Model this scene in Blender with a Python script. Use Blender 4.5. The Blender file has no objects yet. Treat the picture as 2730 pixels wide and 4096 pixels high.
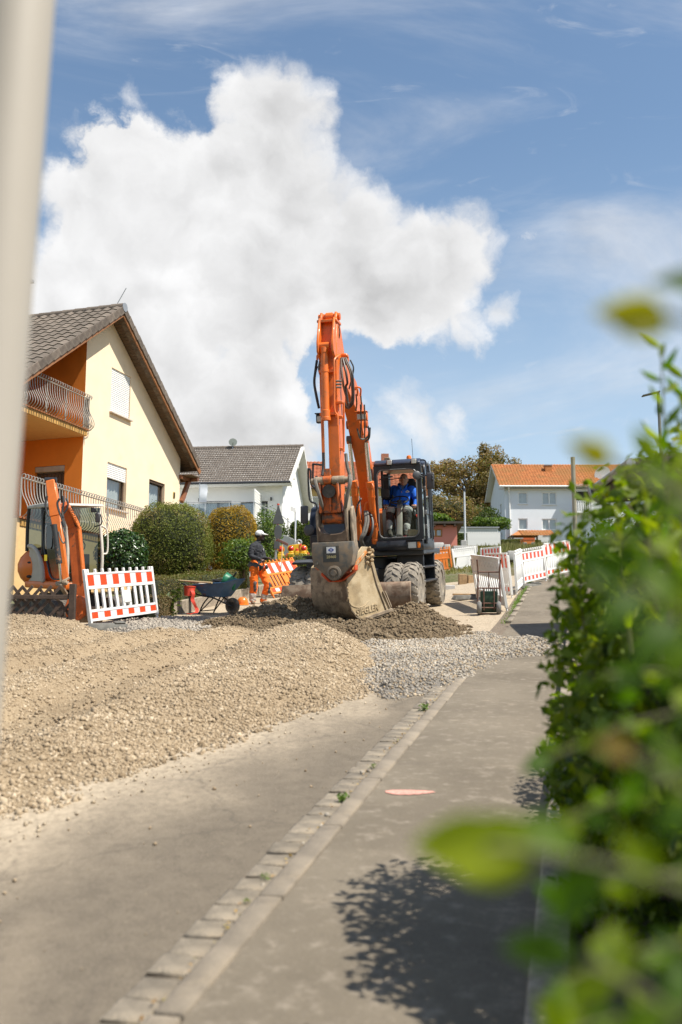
import bpy, bmesh, math, random
import numpy as np
from mathutils import Vector, Matrix, Euler, Quaternion
random.seed(7); rng = np.random.default_rng(7)
sc = bpy.context.scene
col = sc.collection
rad = math.radians

# ------------------------------------------------------------ camera
FPX = 3982.0                                   # focal length in photo pixels (35 mm lens, 36 mm tall frame)
TILT = rad(8.53)                               # camera looks slightly up
SLOPE = rad(6.63); S = math.tan(SLOPE)         # the street climbs away from the camera
HC = 1.42/math.cos(SLOPE)
cam_d = bpy.data.cameras.new('camera'); cam = bpy.data.objects.new('camera', cam_d); col.objects.link(cam)
cam_d.sensor_fit = 'VERTICAL'; cam_d.sensor_height = 36; cam_d.sensor_width = 24; cam_d.lens = 35
cam_d.clip_start = 0.05; cam_d.clip_end = 6000
cam.location = (0, 0, HC); cam.rotation_euler = (math.pi/2+TILT, 0, 0)
cam_d.dof.use_dof = True; cam_d.dof.focus_distance = 19.5; cam_d.dof.aperture_fstop = 2.1
sc.camera = cam

# ------------------------------------------------------------ light
SUN_EL = rad(57); SUN_AZ = math.atan2(.89, -.456)           # azimuth from +Y clockwise
SUNV = Vector((math.sin(SUN_AZ)*math.cos(SUN_EL), math.cos(SUN_AZ)*math.cos(SUN_EL), math.sin(SUN_EL)))
sun_d = bpy.data.lights.new('sun', 'SUN'); sun = bpy.data.objects.new('sun', sun_d); col.objects.link(sun)
sun_d.energy = 4.8; sun_d.angle = rad(.53); sun_d.color = (1, .94, .84)
sun.rotation_euler = SUNV.to_track_quat('Z', 'Y').to_euler(); sun.location = (20, -10, 40)
sc.view_settings.view_transform = 'Standard'; sc.view_settings.look = 'None'
sc.view_settings.gamma = 1.0; sc.view_settings.use_curve_mapping = False
sc.view_settings.exposure = 0.66
try:
    sc.cycles.use_denoising = True
    sc.cycles.denoiser = 'OPENIMAGEDENOISE'
    sc.cycles.max_bounces = 8; sc.cycles.transparent_max_bounces = 12
    sc.cycles.sample_clamp_indirect = 6.0
    sc.cycles.caustics_reflective = False; sc.cycles.caustics_refractive = False
except Exception: pass

# pixel helpers: where a feature of the photo stands, given its distance or the ground under it
_R = np.array([1, 0, 0.]); _F = np.array([0, math.cos(TILT), math.sin(TILT)]); _U = np.array([0, -math.sin(TILT), math.cos(TILT)])
_C = np.array([0, 0, HC])
def ray(u, v): return _F+(u-1365)/FPX*_R-(v-2048)/FPX*_U
def sstep(a, b, x):
    t = min(1, max(0, (x-a)/(b-a))); return t*t*(3-2*t)
def gz(x, y):
    base = S*y if y < 150 else S*150+(1-math.exp(-(y-150)*S/8))*8
    return base+.11*min(6, max(0, x-2.2))*sstep(14, 24, y)
def at(u, v, Y):
    d = ray(u, v); return Vector(_C+d*(Y/d[1]))
def G(u, v, h=0.0):                            # point of the ground (plus h) seen at that pixel
    d = ray(u, v); lo, hi = 1.0, 160.0
    fz = lambda Y: HC+d[2]/d[1]*Y-(gz(d[0]/d[1]*Y, Y)+h)
    Y = lo
    while Y < hi and fz(Y) > 0: Y *= 1.01
    a, b = Y/1.01, Y
    for _ in range(30):
        m = (a+b)/2
        if fz(m) > 0: a = m
        else: b = m
    return at(u, v, (a+b)/2)
def disp(x, y): k = 2730/1568; return x*k, y*k
def z1(x, y): k = 800/1568; return 1050+x*k, 1200+y*k
def z2(x, y): k = 800/1568; return 1050+x*k, 1800+y*k
def z3(x, y): k = 900/1568; return x*k, 1100+y*k
def z4(x, y): k = 800/1568; return x*k, 1800+y*k
def z5(x, y): k = 700/1568; return 600+x*k, 1700+y*k
def z6(x, y): k = 800/1568; return 1650+x*k, 1700+y*k
def onplane(u, v, p, n):
    d = ray(u, v); n = np.array(n); t = np.dot(np.array(p)-_C, n)/np.dot(d, n); return Vector(_C+t*d)

# ------------------------------------------------------------ world: Nishita sky with clouds
w = bpy.data.worlds.new('World'); sc.world = w; w.use_nodes = True
try: w.cycles.sampling_method = 'MANUAL'; w.cycles.sample_map_resolution = 512
except Exception: pass
class NT:
    def __init__(s, tree): s.t = tree; tree.nodes.clear()
    def n(s, typ, **kw):
        nd = s.t.nodes.new(typ)
        for k, v in kw.items(): setattr(nd, k, v)
        return nd
    def l(s, a, b): s.t.links.new(a, b)
    def put(s, sock, v):
        if hasattr(v, 'is_linked'): s.l(v, sock)
        else: sock.default_value = v
    def math(s, op, a, b=0.0, c=0.0, clamp=False):
        nd = s.n('ShaderNodeMath', operation=op, use_clamp=clamp)
        for i, v in enumerate((a, b, c)): s.put(nd.inputs[i], v)
        return nd.outputs[0]
    def vmath(s, op, a, b=(0, 0, 0), out=0):
        nd = s.n('ShaderNodeVectorMath', operation=op)
        s.put(nd.inputs[0], a)
        if op == 'SCALE': s.put(nd.inputs['Scale'], b)
        else: s.put(nd.inputs[1], b)
        return nd.outputs[out]
    def noise(s, vec, scale, detail=4, rough=.5, dist=0.0, out=0):
        nd = s.n('ShaderNodeTexNoise'); s.put(nd.inputs['Vector'], vec)
        nd.inputs['Scale'].default_value = scale; nd.inputs['Detail'].default_value = detail
        nd.inputs['Roughness'].default_value = rough; nd.inputs['Distortion'].default_value = dist
        return nd.outputs[out]
    def mix(s, f, a, b, blend='MIX'):
        nd = s.n('ShaderNodeMix', data_type='RGBA', blend_type=blend)
        s.put(nd.inputs[0], f)
        for i, v in ((6, a), (7, b)):
            if not hasattr(v, 'is_linked'): v = (*v[:3], 1)
            s.put(nd.inputs[i], v)
        return nd.outputs[2]
    def ss(s, x, a, b, lo=0.0, hi=1.0):
        nd = s.n('ShaderNodeMapRange', interpolation_type='SMOOTHSTEP')
        s.put(nd.inputs[0], x)
        for i, v in zip((1, 2, 3, 4), (a, b, lo, hi)): nd.inputs[i].default_value = v
        return nd.outputs[0]
    def sep(s, v):
        nd = s.n('ShaderNodeSeparateXYZ'); s.l(v, nd.inputs[0]); return nd.outputs
T = NT(w.node_tree)
sky = T.n('ShaderNodeTexSky', sky_type='NISHITA')
sky.sun_disc = False; sky.sun_elevation = SUN_EL; sky.sun_rotation = SUN_AZ; sky.altitude = 300
sky.air_density = 1.15; sky.dust_density = .35; sky.ozone_density = .35
dirv = T.vmath('NORMALIZE', T.n('ShaderNodeTexCoord').outputs['Generated'])
wob = T.noise(dirv, 4.0, 4, .5, out=1)
wv = T.vmath('ADD', dirv, T.vmath('SCALE', T.vmath('SUBTRACT', wob, (.5, .5, .5)), .07))
wob2 = T.noise(dirv, 16.0, 6, .62, out=1)
wv2 = T.vmath('ADD', wv, T.vmath('SCALE', T.vmath('SUBTRACT', wob2, (.5, .5, .5)), .050))
def blobs(lst, vec):
    f = None
    for (x, y, r) in lst:
        r *= .92; d = Vector(ray(*disp(x+14, y+46))).normalized()
        dist = T.vmath('DISTANCE', vec, tuple(d), out=1)
        e = T.math('MULTIPLY_ADD', dist, -2290.0/r, 1.0)
        f = e if f is None else T.math('SMOOTH_MAX', f, e, .35)
    return f
# the big cumulus bank and its small outliers, as lobes in the sky's own directions
big = [(610, 205, 95), (600, 330, 140), (500, 380, 120), (430, 480, 140), (680, 420, 125), (180, 480, 105), (300, 620, 290), (560, 640, 300),
       (790, 560, 190), (930, 590, 170), (1000, 530, 100), (985, 640, 110), (860, 670, 130), (350, 860, 230), (120, 760, 260), (600, 800, 120),
       (520, 960, 130), (650, 990, 100), (-200, 700, 300), (-150, 560, 150)]
small = [(930, 920, 75), (1030, 935, 70), (850, 1010, 70), (960, 960, 70), (1150, 660, 42), (320, 200, 34), (1190, 510, 26), (760, 1080, 60)]
fb = blobs(big, wv2); fs_ = blobs(small, wv2)
# scattered cumulus over the rest of the dome
gen = T.noise(dirv, 2.6, 7, .58)
away = T.ss(T.math('ABSOLUTE', T.vmath('DISTANCE', dirv, tuple(Vector(ray(1365, 1300)).normalized()), out=1)), .55, .95)
gfield = T.math('MULTIPLY', T.math('SUBTRACT', gen, .58), T.math('MULTIPLY', away, 6.0))
def billow(vec, sc):
    # puffy lobes: rounded cells at three sizes
    f = None
    for k, (m, w_) in enumerate(((1, .58), (2.7, .30))):
        vo = T.n('ShaderNodeTexVoronoi', feature='F1'); T.l(vec, vo.inputs['Vector']); vo.inputs['Scale'].default_value = sc*m
        e = T.math('MULTIPLY', T.math('SUBTRACT', .60, vo.outputs['Distance']), w_); f = e if f is None else T.math('ADD', f, e)
    return f
bil = billow(wv2, 10.0)
fin_n = T.math('SUBTRACT', T.noise(wv2, 30.0, 6, .70), .5)
fb = T.math('ADD', T.math('ADD', fb, T.math('MULTIPLY', bil, 1.5)), T.math('MULTIPLY', fin_n, .45))
edge_soft = T.ss(T.noise(dirv, 5.0, 2, .5), .35, .65, .14, .62)
a_big = T.math('DIVIDE', T.math('SUBTRACT', fb, -.12), edge_soft, clamp=True); a_big = T.ss(a_big, 0, 1)
fs_ = T.math('ADD', fs_, T.math('MULTIPLY', T.math('SUBTRACT', T.noise(wv2, 20.0, 6, .65), .5), 2.4))
a_sm = T.math('MULTIPLY', T.ss(fs_, -.35, 1.1), .8)
a_gen = T.ss(gfield, 0.0, .35)
# thin cirrus veils
mp = T.n('ShaderNodeMapping'); T.l(dirv, mp.inputs[0]); mp.inputs['Rotation'].default_value = (.3, .5, .6); mp.inputs['Scale'].default_value = (1.1, 3.2, 4.4)
cir = T.ss(T.noise(mp.outputs[0], 1.5, 9, .60, .7), .42, .76, 0, .62)
wis = T.ss(T.noise(mp.outputs[0], 7.5, 8, .6, 1.6), .56, .82, 0, .30)
alpha = T.math('MAXIMUM', T.math('MAXIMUM', a_big, a_sm), T.math('MAXIMUM', a_gen, T.math('MAXIMUM', cir, wis)))
# shading of the thick cloud: bright rims and billows, greyer in the thick lower body
thick = T.ss(T.math('MAXIMUM', fb, gfield), .15, 1.0)
toward = tuple(Vector((.62, -.25, .75)).normalized()*.020)
bil2 = billow(T.vmath('ADD', wv2, toward), 10.0)
n_a = T.noise(wv2, 14.0, 5, .6); n_b = T.noise(T.vmath('ADD', wv2, toward), 14.0, 5, .6)
relief = T.math('ADD', T.math('MULTIPLY', T.math('SUBTRACT', bil, bil2), 2.6), T.math('MULTIPLY', T.math('SUBTRACT', n_a, n_b), 1.5))
lo1 = T.noise(wv, 3.6, 4, .55)
lum = T.math('ADD', T.math('SUBTRACT', 6.0, T.math('MULTIPLY', thick, T.math('MULTIPLY', T.ss(lo1, .30, .60), 1.15))), T.math('MULTIPLY', relief, 1.15))
lum = T.math('MAXIMUM', lum, 3.6)
cc = T.n('ShaderNodeCombineColor'); T.l(T.math('MULTIPLY', lum, 1.0), cc.inputs[0]); T.l(T.math('MULTIPLY', lum, 1.0), cc.inputs[1]); T.l(T.math('MULTIPLY', lum, 1.005), cc.inputs[2])
# haze near the horizon
hz = T.ss(T.sep(dirv)[2], .0, .50, .75, 0.0)
skyc = T.mix(hz, T.vmath('MULTIPLY', sky.outputs[0], (.95, 1.0, 1.0)), (4.3, 5.25, 6.3))
fin = T.mix(alpha, skyc, cc.outputs[0])
bg = T.n('ShaderNodeBackground'); bg.inputs['Strength'].default_value = 0.095; T.l(fin, bg.inputs[0])
wo = T.n('ShaderNodeOutputWorld'); T.l(bg.outputs[0], wo.inputs[0])

# ------------------------------------------------------------ materials
MATS = {}
def mat(name, c, rough=.6, metal=0.0, var=.12, scale=6.0, dirt=None, bump=0.0, bscale=40.0, rnd=0.0, coat=0.0, spec=.5, trans=None, streak=None, c2=None, c2scale=2.0, c2lo=.45, c2hi=.6):
    """procedural paint/stone/metal: tonal noise, optional second colour in patches, dirt film, bump"""
    if name in MATS: return MATS[name]
    m = bpy.data.materials.new(name); m.use_nodes = True; t = NT(m.node_tree)
    tc = t.n('ShaderNodeTexCoord').outputs['Object']
    base = (*c, 1)
    nz = t.noise(tc, scale, 5, .6)
    f = t.ss(nz, .25, .75)
    dk = tuple(max(0, x*(1-var)) for x in c); lt = tuple(min(1, x*(1+var)) for x in c)
    colr = t.mix(f, dk, lt)
    if c2: colr = t.mix(t.ss(t.noise(tc, c2scale, 7, .65, .3), c2lo, c2hi), colr, c2)
    rsock = rough
    if dirt:
        dc, amt, dsc = dirt
        dm = t.math('MULTIPLY', t.ss(t.noise(tc, dsc, 8, .7, .4), .62-.45*amt, .80-.25*amt), min(1, .35+amt))
        colr = t.mix(dm, colr, dc)
        rsock = t.math('ADD', t.math('MULTIPLY', dm, max(0, .9-rough)), rough)
    if rnd:
        oi = t.n('ShaderNodeObjectInfo').outputs['Random']
        hv = t.n('ShaderNodeHueSaturation'); t.l(colr, hv.inputs['Color'])
        t.l(t.math('MULTIPLY_ADD', oi, 2*rnd, 1-rnd), hv.inputs['Value']); colr = hv.outputs[0]
    b = t.n('ShaderNodeBsdfPrincipled'); t.put(b.inputs['Base Color'], colr)
    t.put(b.inputs['Roughness'], rsock); b.inputs['Metallic'].default_value = metal
    b.inputs['Specular IOR Level'].default_value = spec
    if coat: b.inputs['Coat Weight'].default_value = coat; b.inputs['Coat Roughness'].default_value = .15
    if bump:
        bp = t.n('ShaderNodeBump'); bp.inputs['Strength'].default_value = min(1, bump); bp.inputs['Distance'].default_value = .01*max(1, bump)
        t.l(t.noise(tc, bscale, 6, .6), bp.inputs['Height']); t.l(bp.outputs[0], b.inputs['Normal'])
    o = t.n('ShaderNodeOutputMaterial'); t.l(b.outputs[0], o.inputs[0])
    MATS[name] = m; return m
def glassmat(name, tint=(.85, .9, .88), refl=.10):
    if name in MATS: return MATS[name]
    m = bpy.data.materials.new(name); m.use_nodes = True; t = NT(m.node_tree)
    tr = t.n('ShaderNodeBsdfTransparent'); tr.inputs[0].default_value = (*tint, 1)
    gl = t.n('ShaderNodeBsdfGlossy'); gl.inputs['Roughness'].default_value = .03
    lw_ = t.n('ShaderNodeLayerWeight'); lw_.inputs[0].default_value = .5; fr = t.math('ADD', t.math('MULTIPLY', t.math('POWER', lw_.outputs['Facing'], 5.0), .85), .04)
    mx = t.n('ShaderNodeMixShader'); t.l(t.math('ADD', fr, refl, clamp=True), mx.inputs[0]); t.l(tr.outputs[0], mx.inputs[1]); t.l(gl.outputs[0], mx.inputs[2])
    o = t.n('ShaderNodeOutputMaterial'); t.l(mx.outputs[0], o.inputs[0]); MATS[name] = m; return m
def leafmat(name, cols, trans=.35, rough=.45, spec=.4):
    """leaf colours picked leaf by leaf through the point attribute 'tone'"""
    if name in MATS: return MATS[name]
    m = bpy.data.materials.new(name); m.use_nodes = True; t = NT(m.node_tree)
    a = t.n('ShaderNodeAttribute', attribute_name='tone').outputs['Fac']
    r = t.n('ShaderNodeValToRGB'); t.l(a, r.inputs[0])
    el = r.color_ramp.elements
    while len(el) < len(cols): el.new(.5)
    for i, c in enumerate(cols): el[i].position = i/(len(cols)-1); el[i].color = (*c, 1)
    b = t.n('ShaderNodeBsdfPrincipled'); t.l(r.outputs[0], b.inputs['Base Color']); b.inputs['Roughness'].default_value = rough; b.inputs['Specular IOR Level'].default_value = spec
    tl = t.n('ShaderNodeBsdfTranslucent')
    hv = t.n('ShaderNodeHueSaturation'); t.l(r.outputs[0], hv.inputs['Color']); hv.inputs['Saturation'].default_value = 1.15; hv.inputs['Value'].default_value = 1.6; t.l(hv.outputs[0], tl.inputs[0])
    mx = t.n('ShaderNodeMixShader'); mx.inputs[0].default_value = trans; t.l(b.outputs[0], mx.inputs[1]); t.l(tl.outputs[0], mx.inputs[2])
    o = t.n('ShaderNodeOutputMaterial'); t.l(mx.outputs[0], o.inputs[0]); MATS[name] = m; return m

# ------------------------------------------------------------ mesh helpers
def props(o, label=None, cat=None, group=None, kind=None):
    if label: o['label'] = label
    if cat: o['category'] = cat
    if group: o['group'] = group
    if kind: o['kind'] = kind
    return o
def link(name, me, parent=None, loc=None):
    o = bpy.data.objects.new(name, me); col.objects.link(o)
    if parent: o.parent = parent
    if loc is not None: o.location = loc
    return o
def empty(name, label=None, cat=None, group=None, loc=(0, 0, 0), mtx=None):
    o = bpy.data.objects.new(name, None); col.objects.link(o); o.empty_display_size = .2
    if mtx is not None: o.matrix_world = mtx
    else: o.location = loc
    return props(o, label, cat, group)
def finish(me, smooth=40):
    if smooth:
        me.shade_smooth()
        try: me.set_sharp_from_angle(angle=rad(smooth))
        except Exception: pass
class MB:
    def __init__(s): s.V = []; s.F = []
    def add(s, vs, fs, m=None):
        n = len(s.V)
        s.V += [tuple(m @ Vector(v)) for v in vs] if m is not None else [tuple(v) for v in vs]
        s.F += [tuple(i+n for i in f) for f in fs]; return s
    def box(s, c, size, rot=None, tap=1.0):
        x, y, z = size[0]/2, size[1]/2, size[2]/2; t = tap
        vs = [(-x, -y, -z), (x, -y, -z), (x, y, -z), (-x, y, -z), (-x*t, -y*t, z), (x*t, -y*t, z), (x*t, y*t, z), (-x*t, y*t, z)]
        m = Matrix.Translation(Vector(c))
        if rot is not None: m = m @ (rot.to_4x4() if isinstance(rot, Matrix) else Euler(rot).to_matrix().to_4x4())
        return s.add(vs, [(3, 2, 1, 0), (4, 5, 6, 7), (0, 1, 5, 4), (1, 2, 6, 5), (2, 3, 7, 6), (3, 0, 4, 7)], m)
    def bx(s, x0, x1, y0, y1, z0, z1): return s.box(((x0+x1)/2, (y0+y1)/2, (z0+z1)/2), (x1-x0, y1-y0, z1-z0))
    def beam(s, p0, p1, w, d, up=(0, 0, 1), w1=None, d1=None):
        """bar from p0 to p1; w across, d along the 'up' side"""
        p0, p1 = Vector(p0), Vector(p1); a = (p1-p0).normalized(); u = Vector(up)
        if abs(a.dot(u)) > .98: u = Vector((0, 1, 0))
        sx = a.cross(u).normalized(); sy = sx.cross(a).normalized(); w1 = w if w1 is None else w1; d1 = d if d1 is None else d1
        vs = []
        for p, ww, dd in ((p0, w, d), (p1, w1, d1)):
            for i, j in ((-1, -1), (1, -1), (1, 1), (-1, 1)): vs.append(p+sx*(ww/2*i)+sy*(dd/2*j))
        return s.add(vs, [(0, 3, 2, 1), (4, 5, 6, 7), (0, 1, 5, 4), (1, 2, 6, 5), (2, 3, 7, 6), (3, 0, 4, 7)])
    def cyl(s, p0, p1, r0, r1=None, n=14, cap=True):
        return s.tube([p0, p1], [r0, r0 if r1 is None else r1], n, cap)
    def tube(s, pts, r, n=8, cap=True, closed=False):
        pts = [Vector(p) for p in pts]; k = len(pts)
        rs = r if isinstance(r, (list, tuple)) else [r]*k
        tang = []
        for i in range(k):
            a = pts[(i-1) % k] if (closed or i > 0) else pts[i]; b = pts[(i+1) % k] if (closed or i < k-1) else pts[i]
            tang.append((b-a).normalized())
        u = tang[0].orthogonal().normalized(); vs = []
        for i in range(k):
            u = (u-tang[i]*u.dot(tang[i])).normalized(); v = tang[i].cross(u)
            for j in range(n):
                a = 2*math.pi*j/n; vs.append(pts[i]+(u*math.cos(a)+v*math.sin(a))*rs[i])
        fs = []
        for i in range(k if closed else k-1):
            i2 = (i+1) % k
            for j in range(n): fs.append((i*n+j, i*n+(j+1) % n, i2*n+(j+1) % n, i2*n+j))
        if cap and not closed: fs += [tuple(range(n-1, -1, -1)), tuple((k-1)*n+j for j in range(n))]
        return s.add(vs, fs)
    def prism(s, poly, a0, a1, axis='x', m=None):
        """outline extruded from a0 to a1 along axis; outline is (y,z), (x,z) or (x,y)"""
        f = {'x': lambda p, a: (a, p[0], p[1]), 'y': lambda p, a: (p[0], a, p[1]), 'z': lambda p, a: (p[0], p[1], a)}[axis]
        n = len(poly); vs = [f(p, a0) for p in poly]+[f(p, a1) for p in poly]
        fs = [tuple(range(n-1, -1, -1)), tuple(range(n, 2*n))]+[(i, (i+1) % n, n+(i+1) % n, n+i) for i in range(n)]
        return s.add(vs, fs, m)
    def lathe(s, prof, c, ax, n=20, m=None):
        """profile of (radius, height) turned round ax through c"""
        ax = Vector(ax).normalized(); u = ax.orthogonal().normalized(); v = ax.cross(u); c = Vector(c); k = len(prof); vs = []
        for (r, h) in prof:
            for j in range(n):
                a = 2*math.pi*j/n; vs.append(c+ax*h+(u*math.cos(a)+v*math.sin(a))*max(r, 1e-4))
        fs = [(i*n+j, i*n+(j+1) % n, (i+1)*n+(j+1) % n, (i+1)*n+j) for i in range(k-1) for j in range(n)]
        fs += [tuple(range(n-1, -1, -1)), tuple((k-1)*n+j for j in range(n))]
        return s.add(vs, fs, m)
    def ell(s, c, r, n=12, rot=None):
        r = (r, r, r) if not hasattr(r, '__len__') else r
        vs = []; k = max(4, n//2)
        for i in range(1, k):
            th = math.pi*i/k
            for j in range(n):
                a = 2*math.pi*j/n; vs.append((r[0]*math.sin(th)*math.cos(a), r[1]*math.sin(th)*math.sin(a), r[2]*math.cos(th)))
        vs += [(0, 0, r[2]), (0, 0, -r[2])]; t = len(vs)-2
        fs = [(i*n+j, (i+1)*n+j, (i+1)*n+(j+1) % n, i*n+(j+1) % n) for i in range(k-2) for j in range(n)]
        fs += [(t, j, (j+1) % n) for j in range(n)]+[(t+1, (k-2)*n+(j+1) % n, (k-2)*n+j) for j in range(n)]
        m = Matrix.Translation(Vector(c))
        if rot is not None: m = m @ (rot.to_4x4() if isinstance(rot, Matrix) else Euler(rot).to_matrix().to_4x4())
        return s.add(vs, fs, m)
    def quad(s, a, b, c, d): return s.add([a, b, c, d], [(0, 1, 2, 3)])
    def mesh(s, name, material=None, bev=0.0, smooth=40, seg=1):
        me = bpy.data.meshes.new(name); me.from_pydata(s.V, [], s.F)
        if bev or True:
            b = bmesh.new(); b.from_mesh(me)
            bmesh.ops.recalc_face_normals(b, faces=b.faces)
            if bev:
                eds = [e for e in b.edges if len(e.link_faces) == 2 and e.calc_face_angle(0) > rad(32)]
                bmesh.ops.bevel(b, geom=eds, offset=bev, segments=seg, profile=.5, affect='EDGES', clamp_overlap=True)
            b.to_mesh(me); b.free()
        if material: me.materials.append(material)
        finish(me, smooth); return me
    def build(s, name, material, parent=None, bev=0.0, smooth=40, seg=1, loc=None):
        return link(name, s.mesh(name, material, bev, smooth, seg), parent, loc)
def npmesh(name, V, F, material=None, tone=None, smooth=False):
    """fast mesh from arrays: V (n,3), F (m,k)"""
    V = np.asarray(V, np.float32); F = np.asarray(F, np.int32); me = bpy.data.meshes.new(name)
    me.vertices.add(len(V)); me.vertices.foreach_set('co', V.ravel())
    m, k = F.shape
    me.loops.add(m*k); me.loops.foreach_set('vertex_index', F.ravel())
    me.polygons.add(m); me.polygons.foreach_set('loop_start', np.arange(0, m*k, k, dtype=np.int32))
    me.update(calc_edges=True); me.validate()
    if tone is not None:
        a = me.attributes.new('tone', 'FLOAT', 'POINT'); a.data.foreach_set('value', np.asarray(tone, np.float32))
    if material: me.materials.append(material)
    if smooth: me.shade_smooth()
    return me
def copy_tree(o, parent=None):
    c = o.copy(); col.objects.link(c); c.parent = parent
    for ch in list(o.children): copy_tree(ch, c)
    return c
def text_mesh(name, body, size, depth, material, parent=None, mtx=None, bold=False, align='CENTER'):
    cu = bpy.data.curves.new(name, 'FONT'); cu.body = body; cu.size = size; cu.extrude = depth/2; cu.align_x = align; cu.align_y = 'CENTER'
    if bold: cu.offset = size*.018
    cu.resolution_u = 3
    tmp = bpy.data.objects.new(name, cu); col.objects.link(tmp)
    dg = bpy.context.evaluated_depsgraph_get(); dg.update()
    me = bpy.data.meshes.new_from_object(tmp.evaluated_get(dg)); bpy.data.objects.remove(tmp); bpy.data.curves.remove(cu)
    me.materials.clear(); me.materials.append(material)
    if mtx is not None: me.transform(mtx)
    return link(name, me, parent)
def basis(o, x, y, z):
    m = Matrix.Identity(4)
    for i, a in enumerate((x, y, z)):
        for j in range(3): m[j][i] = a[j]
    m.translation = Vector(o); return m
def stand(x, y, yaw=0.0, tilt=True, z=None, roll=0.0):
    """frame standing on the ground at x,y: z axis square to the street if tilt, else plumb"""
    m = Matrix.Translation((x, y, gz(x, y) if z is None else z))
    if tilt: m = m @ Matrix.Rotation(SLOPE, 4, 'X')
    m = m @ Matrix.Rotation(rad(yaw), 4, 'Z')
    if roll: m = m @ Matrix.Rotation(rad(roll), 4, 'Y')
    return m
def catmull(pts, k=6):
    P = [Vector(p) for p in pts]; P = [P[0]*2-P[1]]+P+[P[-1]*2-P[-2]]; out = []
    for i in range(1, len(P)-2):
        for j in range(k):
            t = j/k; a, b, c, d = P[i-1:i+3]
            out.append(.5*((2*b)+(c-a)*t+(2*a-5*b+4*c-d)*t*t+(3*b-a-3*c+d)*t**3))
    out.append(P[-2]); return out
# leaves -------------------------------------------------------------
def leaf_cards(P, N, size, aspect=1.8, fold=.25, jit=.9, tone=None, rg=rng):
    """one folded leaf of four triangles-as-quads at each point P, facing about N"""
    n = len(P); P = np.asarray(P); N = np.asarray(N)+rg.normal(0, jit, (n, 3)); N /= np.linalg.norm(N, axis=1, keepdims=True)+1e-9
    A = rg.normal(0, 1, (n, 3)); A -= N*(A*N).sum(1, keepdims=True); A /= np.linalg.norm(A, axis=1, keepdims=True)+1e-9
    B = np.cross(N, A); s = (np.asarray(size)*rg.uniform(.7, 1.3, n))[:, None]; wd = s/aspect
    v = np.stack([P-A*s*.5, P+B*wd*.5+N*wd*fold, P+A*s*.5, P-B*wd*.5+N*wd*fold, ], 1).reshape(-1, 3)
    i = np.arange(n)[:, None]*4
    F = np.concatenate([i+np.array([[0, 1, 2]]), i+np.array([[0, 2, 3]])], 0)
    t = rg.uniform(0, 1, n) if tone is None else np.clip(tone+rg.normal(0, .16, n), 0, 1)
    return v, F, np.repeat(t, 4)
# ============================================================ the ground, the street and the gravel
def tri_mat(name, build):
    if name in MATS: return MATS[name]
    m = bpy.data.materials.new(name); m.use_nodes = True; t = NT(m.node_tree); build(t); MATS[name] = m; return m
def principled(t, colr, rough, h=None, strength=.5, dist=.01, spec=.3):
    b = t.n('ShaderNodeBsdfPrincipled'); t.put(b.inputs['Base Color'], colr); t.put(b.inputs['Roughness'], rough); b.inputs['Specular IOR Level'].default_value = spec
    if h is not None:
        bp = t.n('ShaderNodeBump'); bp.inputs['Strength'].default_value = strength; bp.inputs['Distance'].default_value = dist; t.l(h, bp.inputs['Height']); t.l(bp.outputs[0], b.inputs['Normal'])
    o = t.n('ShaderNodeOutputMaterial'); t.l(b.outputs[0], o.inputs[0])
A0 = G(402, 4096); B0 = G(1715, 2775)
E2 = Vector((B0.x-A0.x, B0.y-A0.y)).normalized(); P2 = Vector((E2.y, -E2.x)); A2 = Vector((A0.x, A0.y))
ROADYAW = -math.degrees(math.atan2(E2.x, E2.y))
def rd(p, q, dz=0.0):                          # street coordinates: p to the right of the gutter, q up the street
    a = A2+P2*p+E2*q; return Vector((a.x, a.y, gz(a.x, a.y)+dz))
def sheet(name, p0, p1, q0, q1, dp, dq, dz, material, label=None):
    ps = np.linspace(p0, p1, max(2, int((p1-p0)/dp)+1)); qs = np.linspace(q0, q1, max(2, int((q1-q0)/dq)+1))
    V = [tuple(rd(p, q, dz)) for q in qs for p in ps]; n = len(ps)
    F = [(j*n+i, j*n+i+1, (j+1)*n+i+1, (j+1)*n+i) for j in range(len(qs)-1) for i in range(n-1)]
    me = npmesh(name, V, F, material, smooth=True); o = link(name, me); props(o, label, None, None, 'structure'); return o
def soil_m(t):
    tc = t.n('ShaderNodeTexCoord').outputs['Object']
    n1 = t.noise(tc, .8, 6, .6); n2 = t.noise(tc, 14, 6, .7)
    c = t.mix(t.ss(n1, .4, .62), (.13, .115, .06), (.075, .105, .03)); c = t.mix(t.ss(n2, .35, .75), c, (.16, .14, .085)); principled(t, c, .95, n2, .8, .04)
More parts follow.
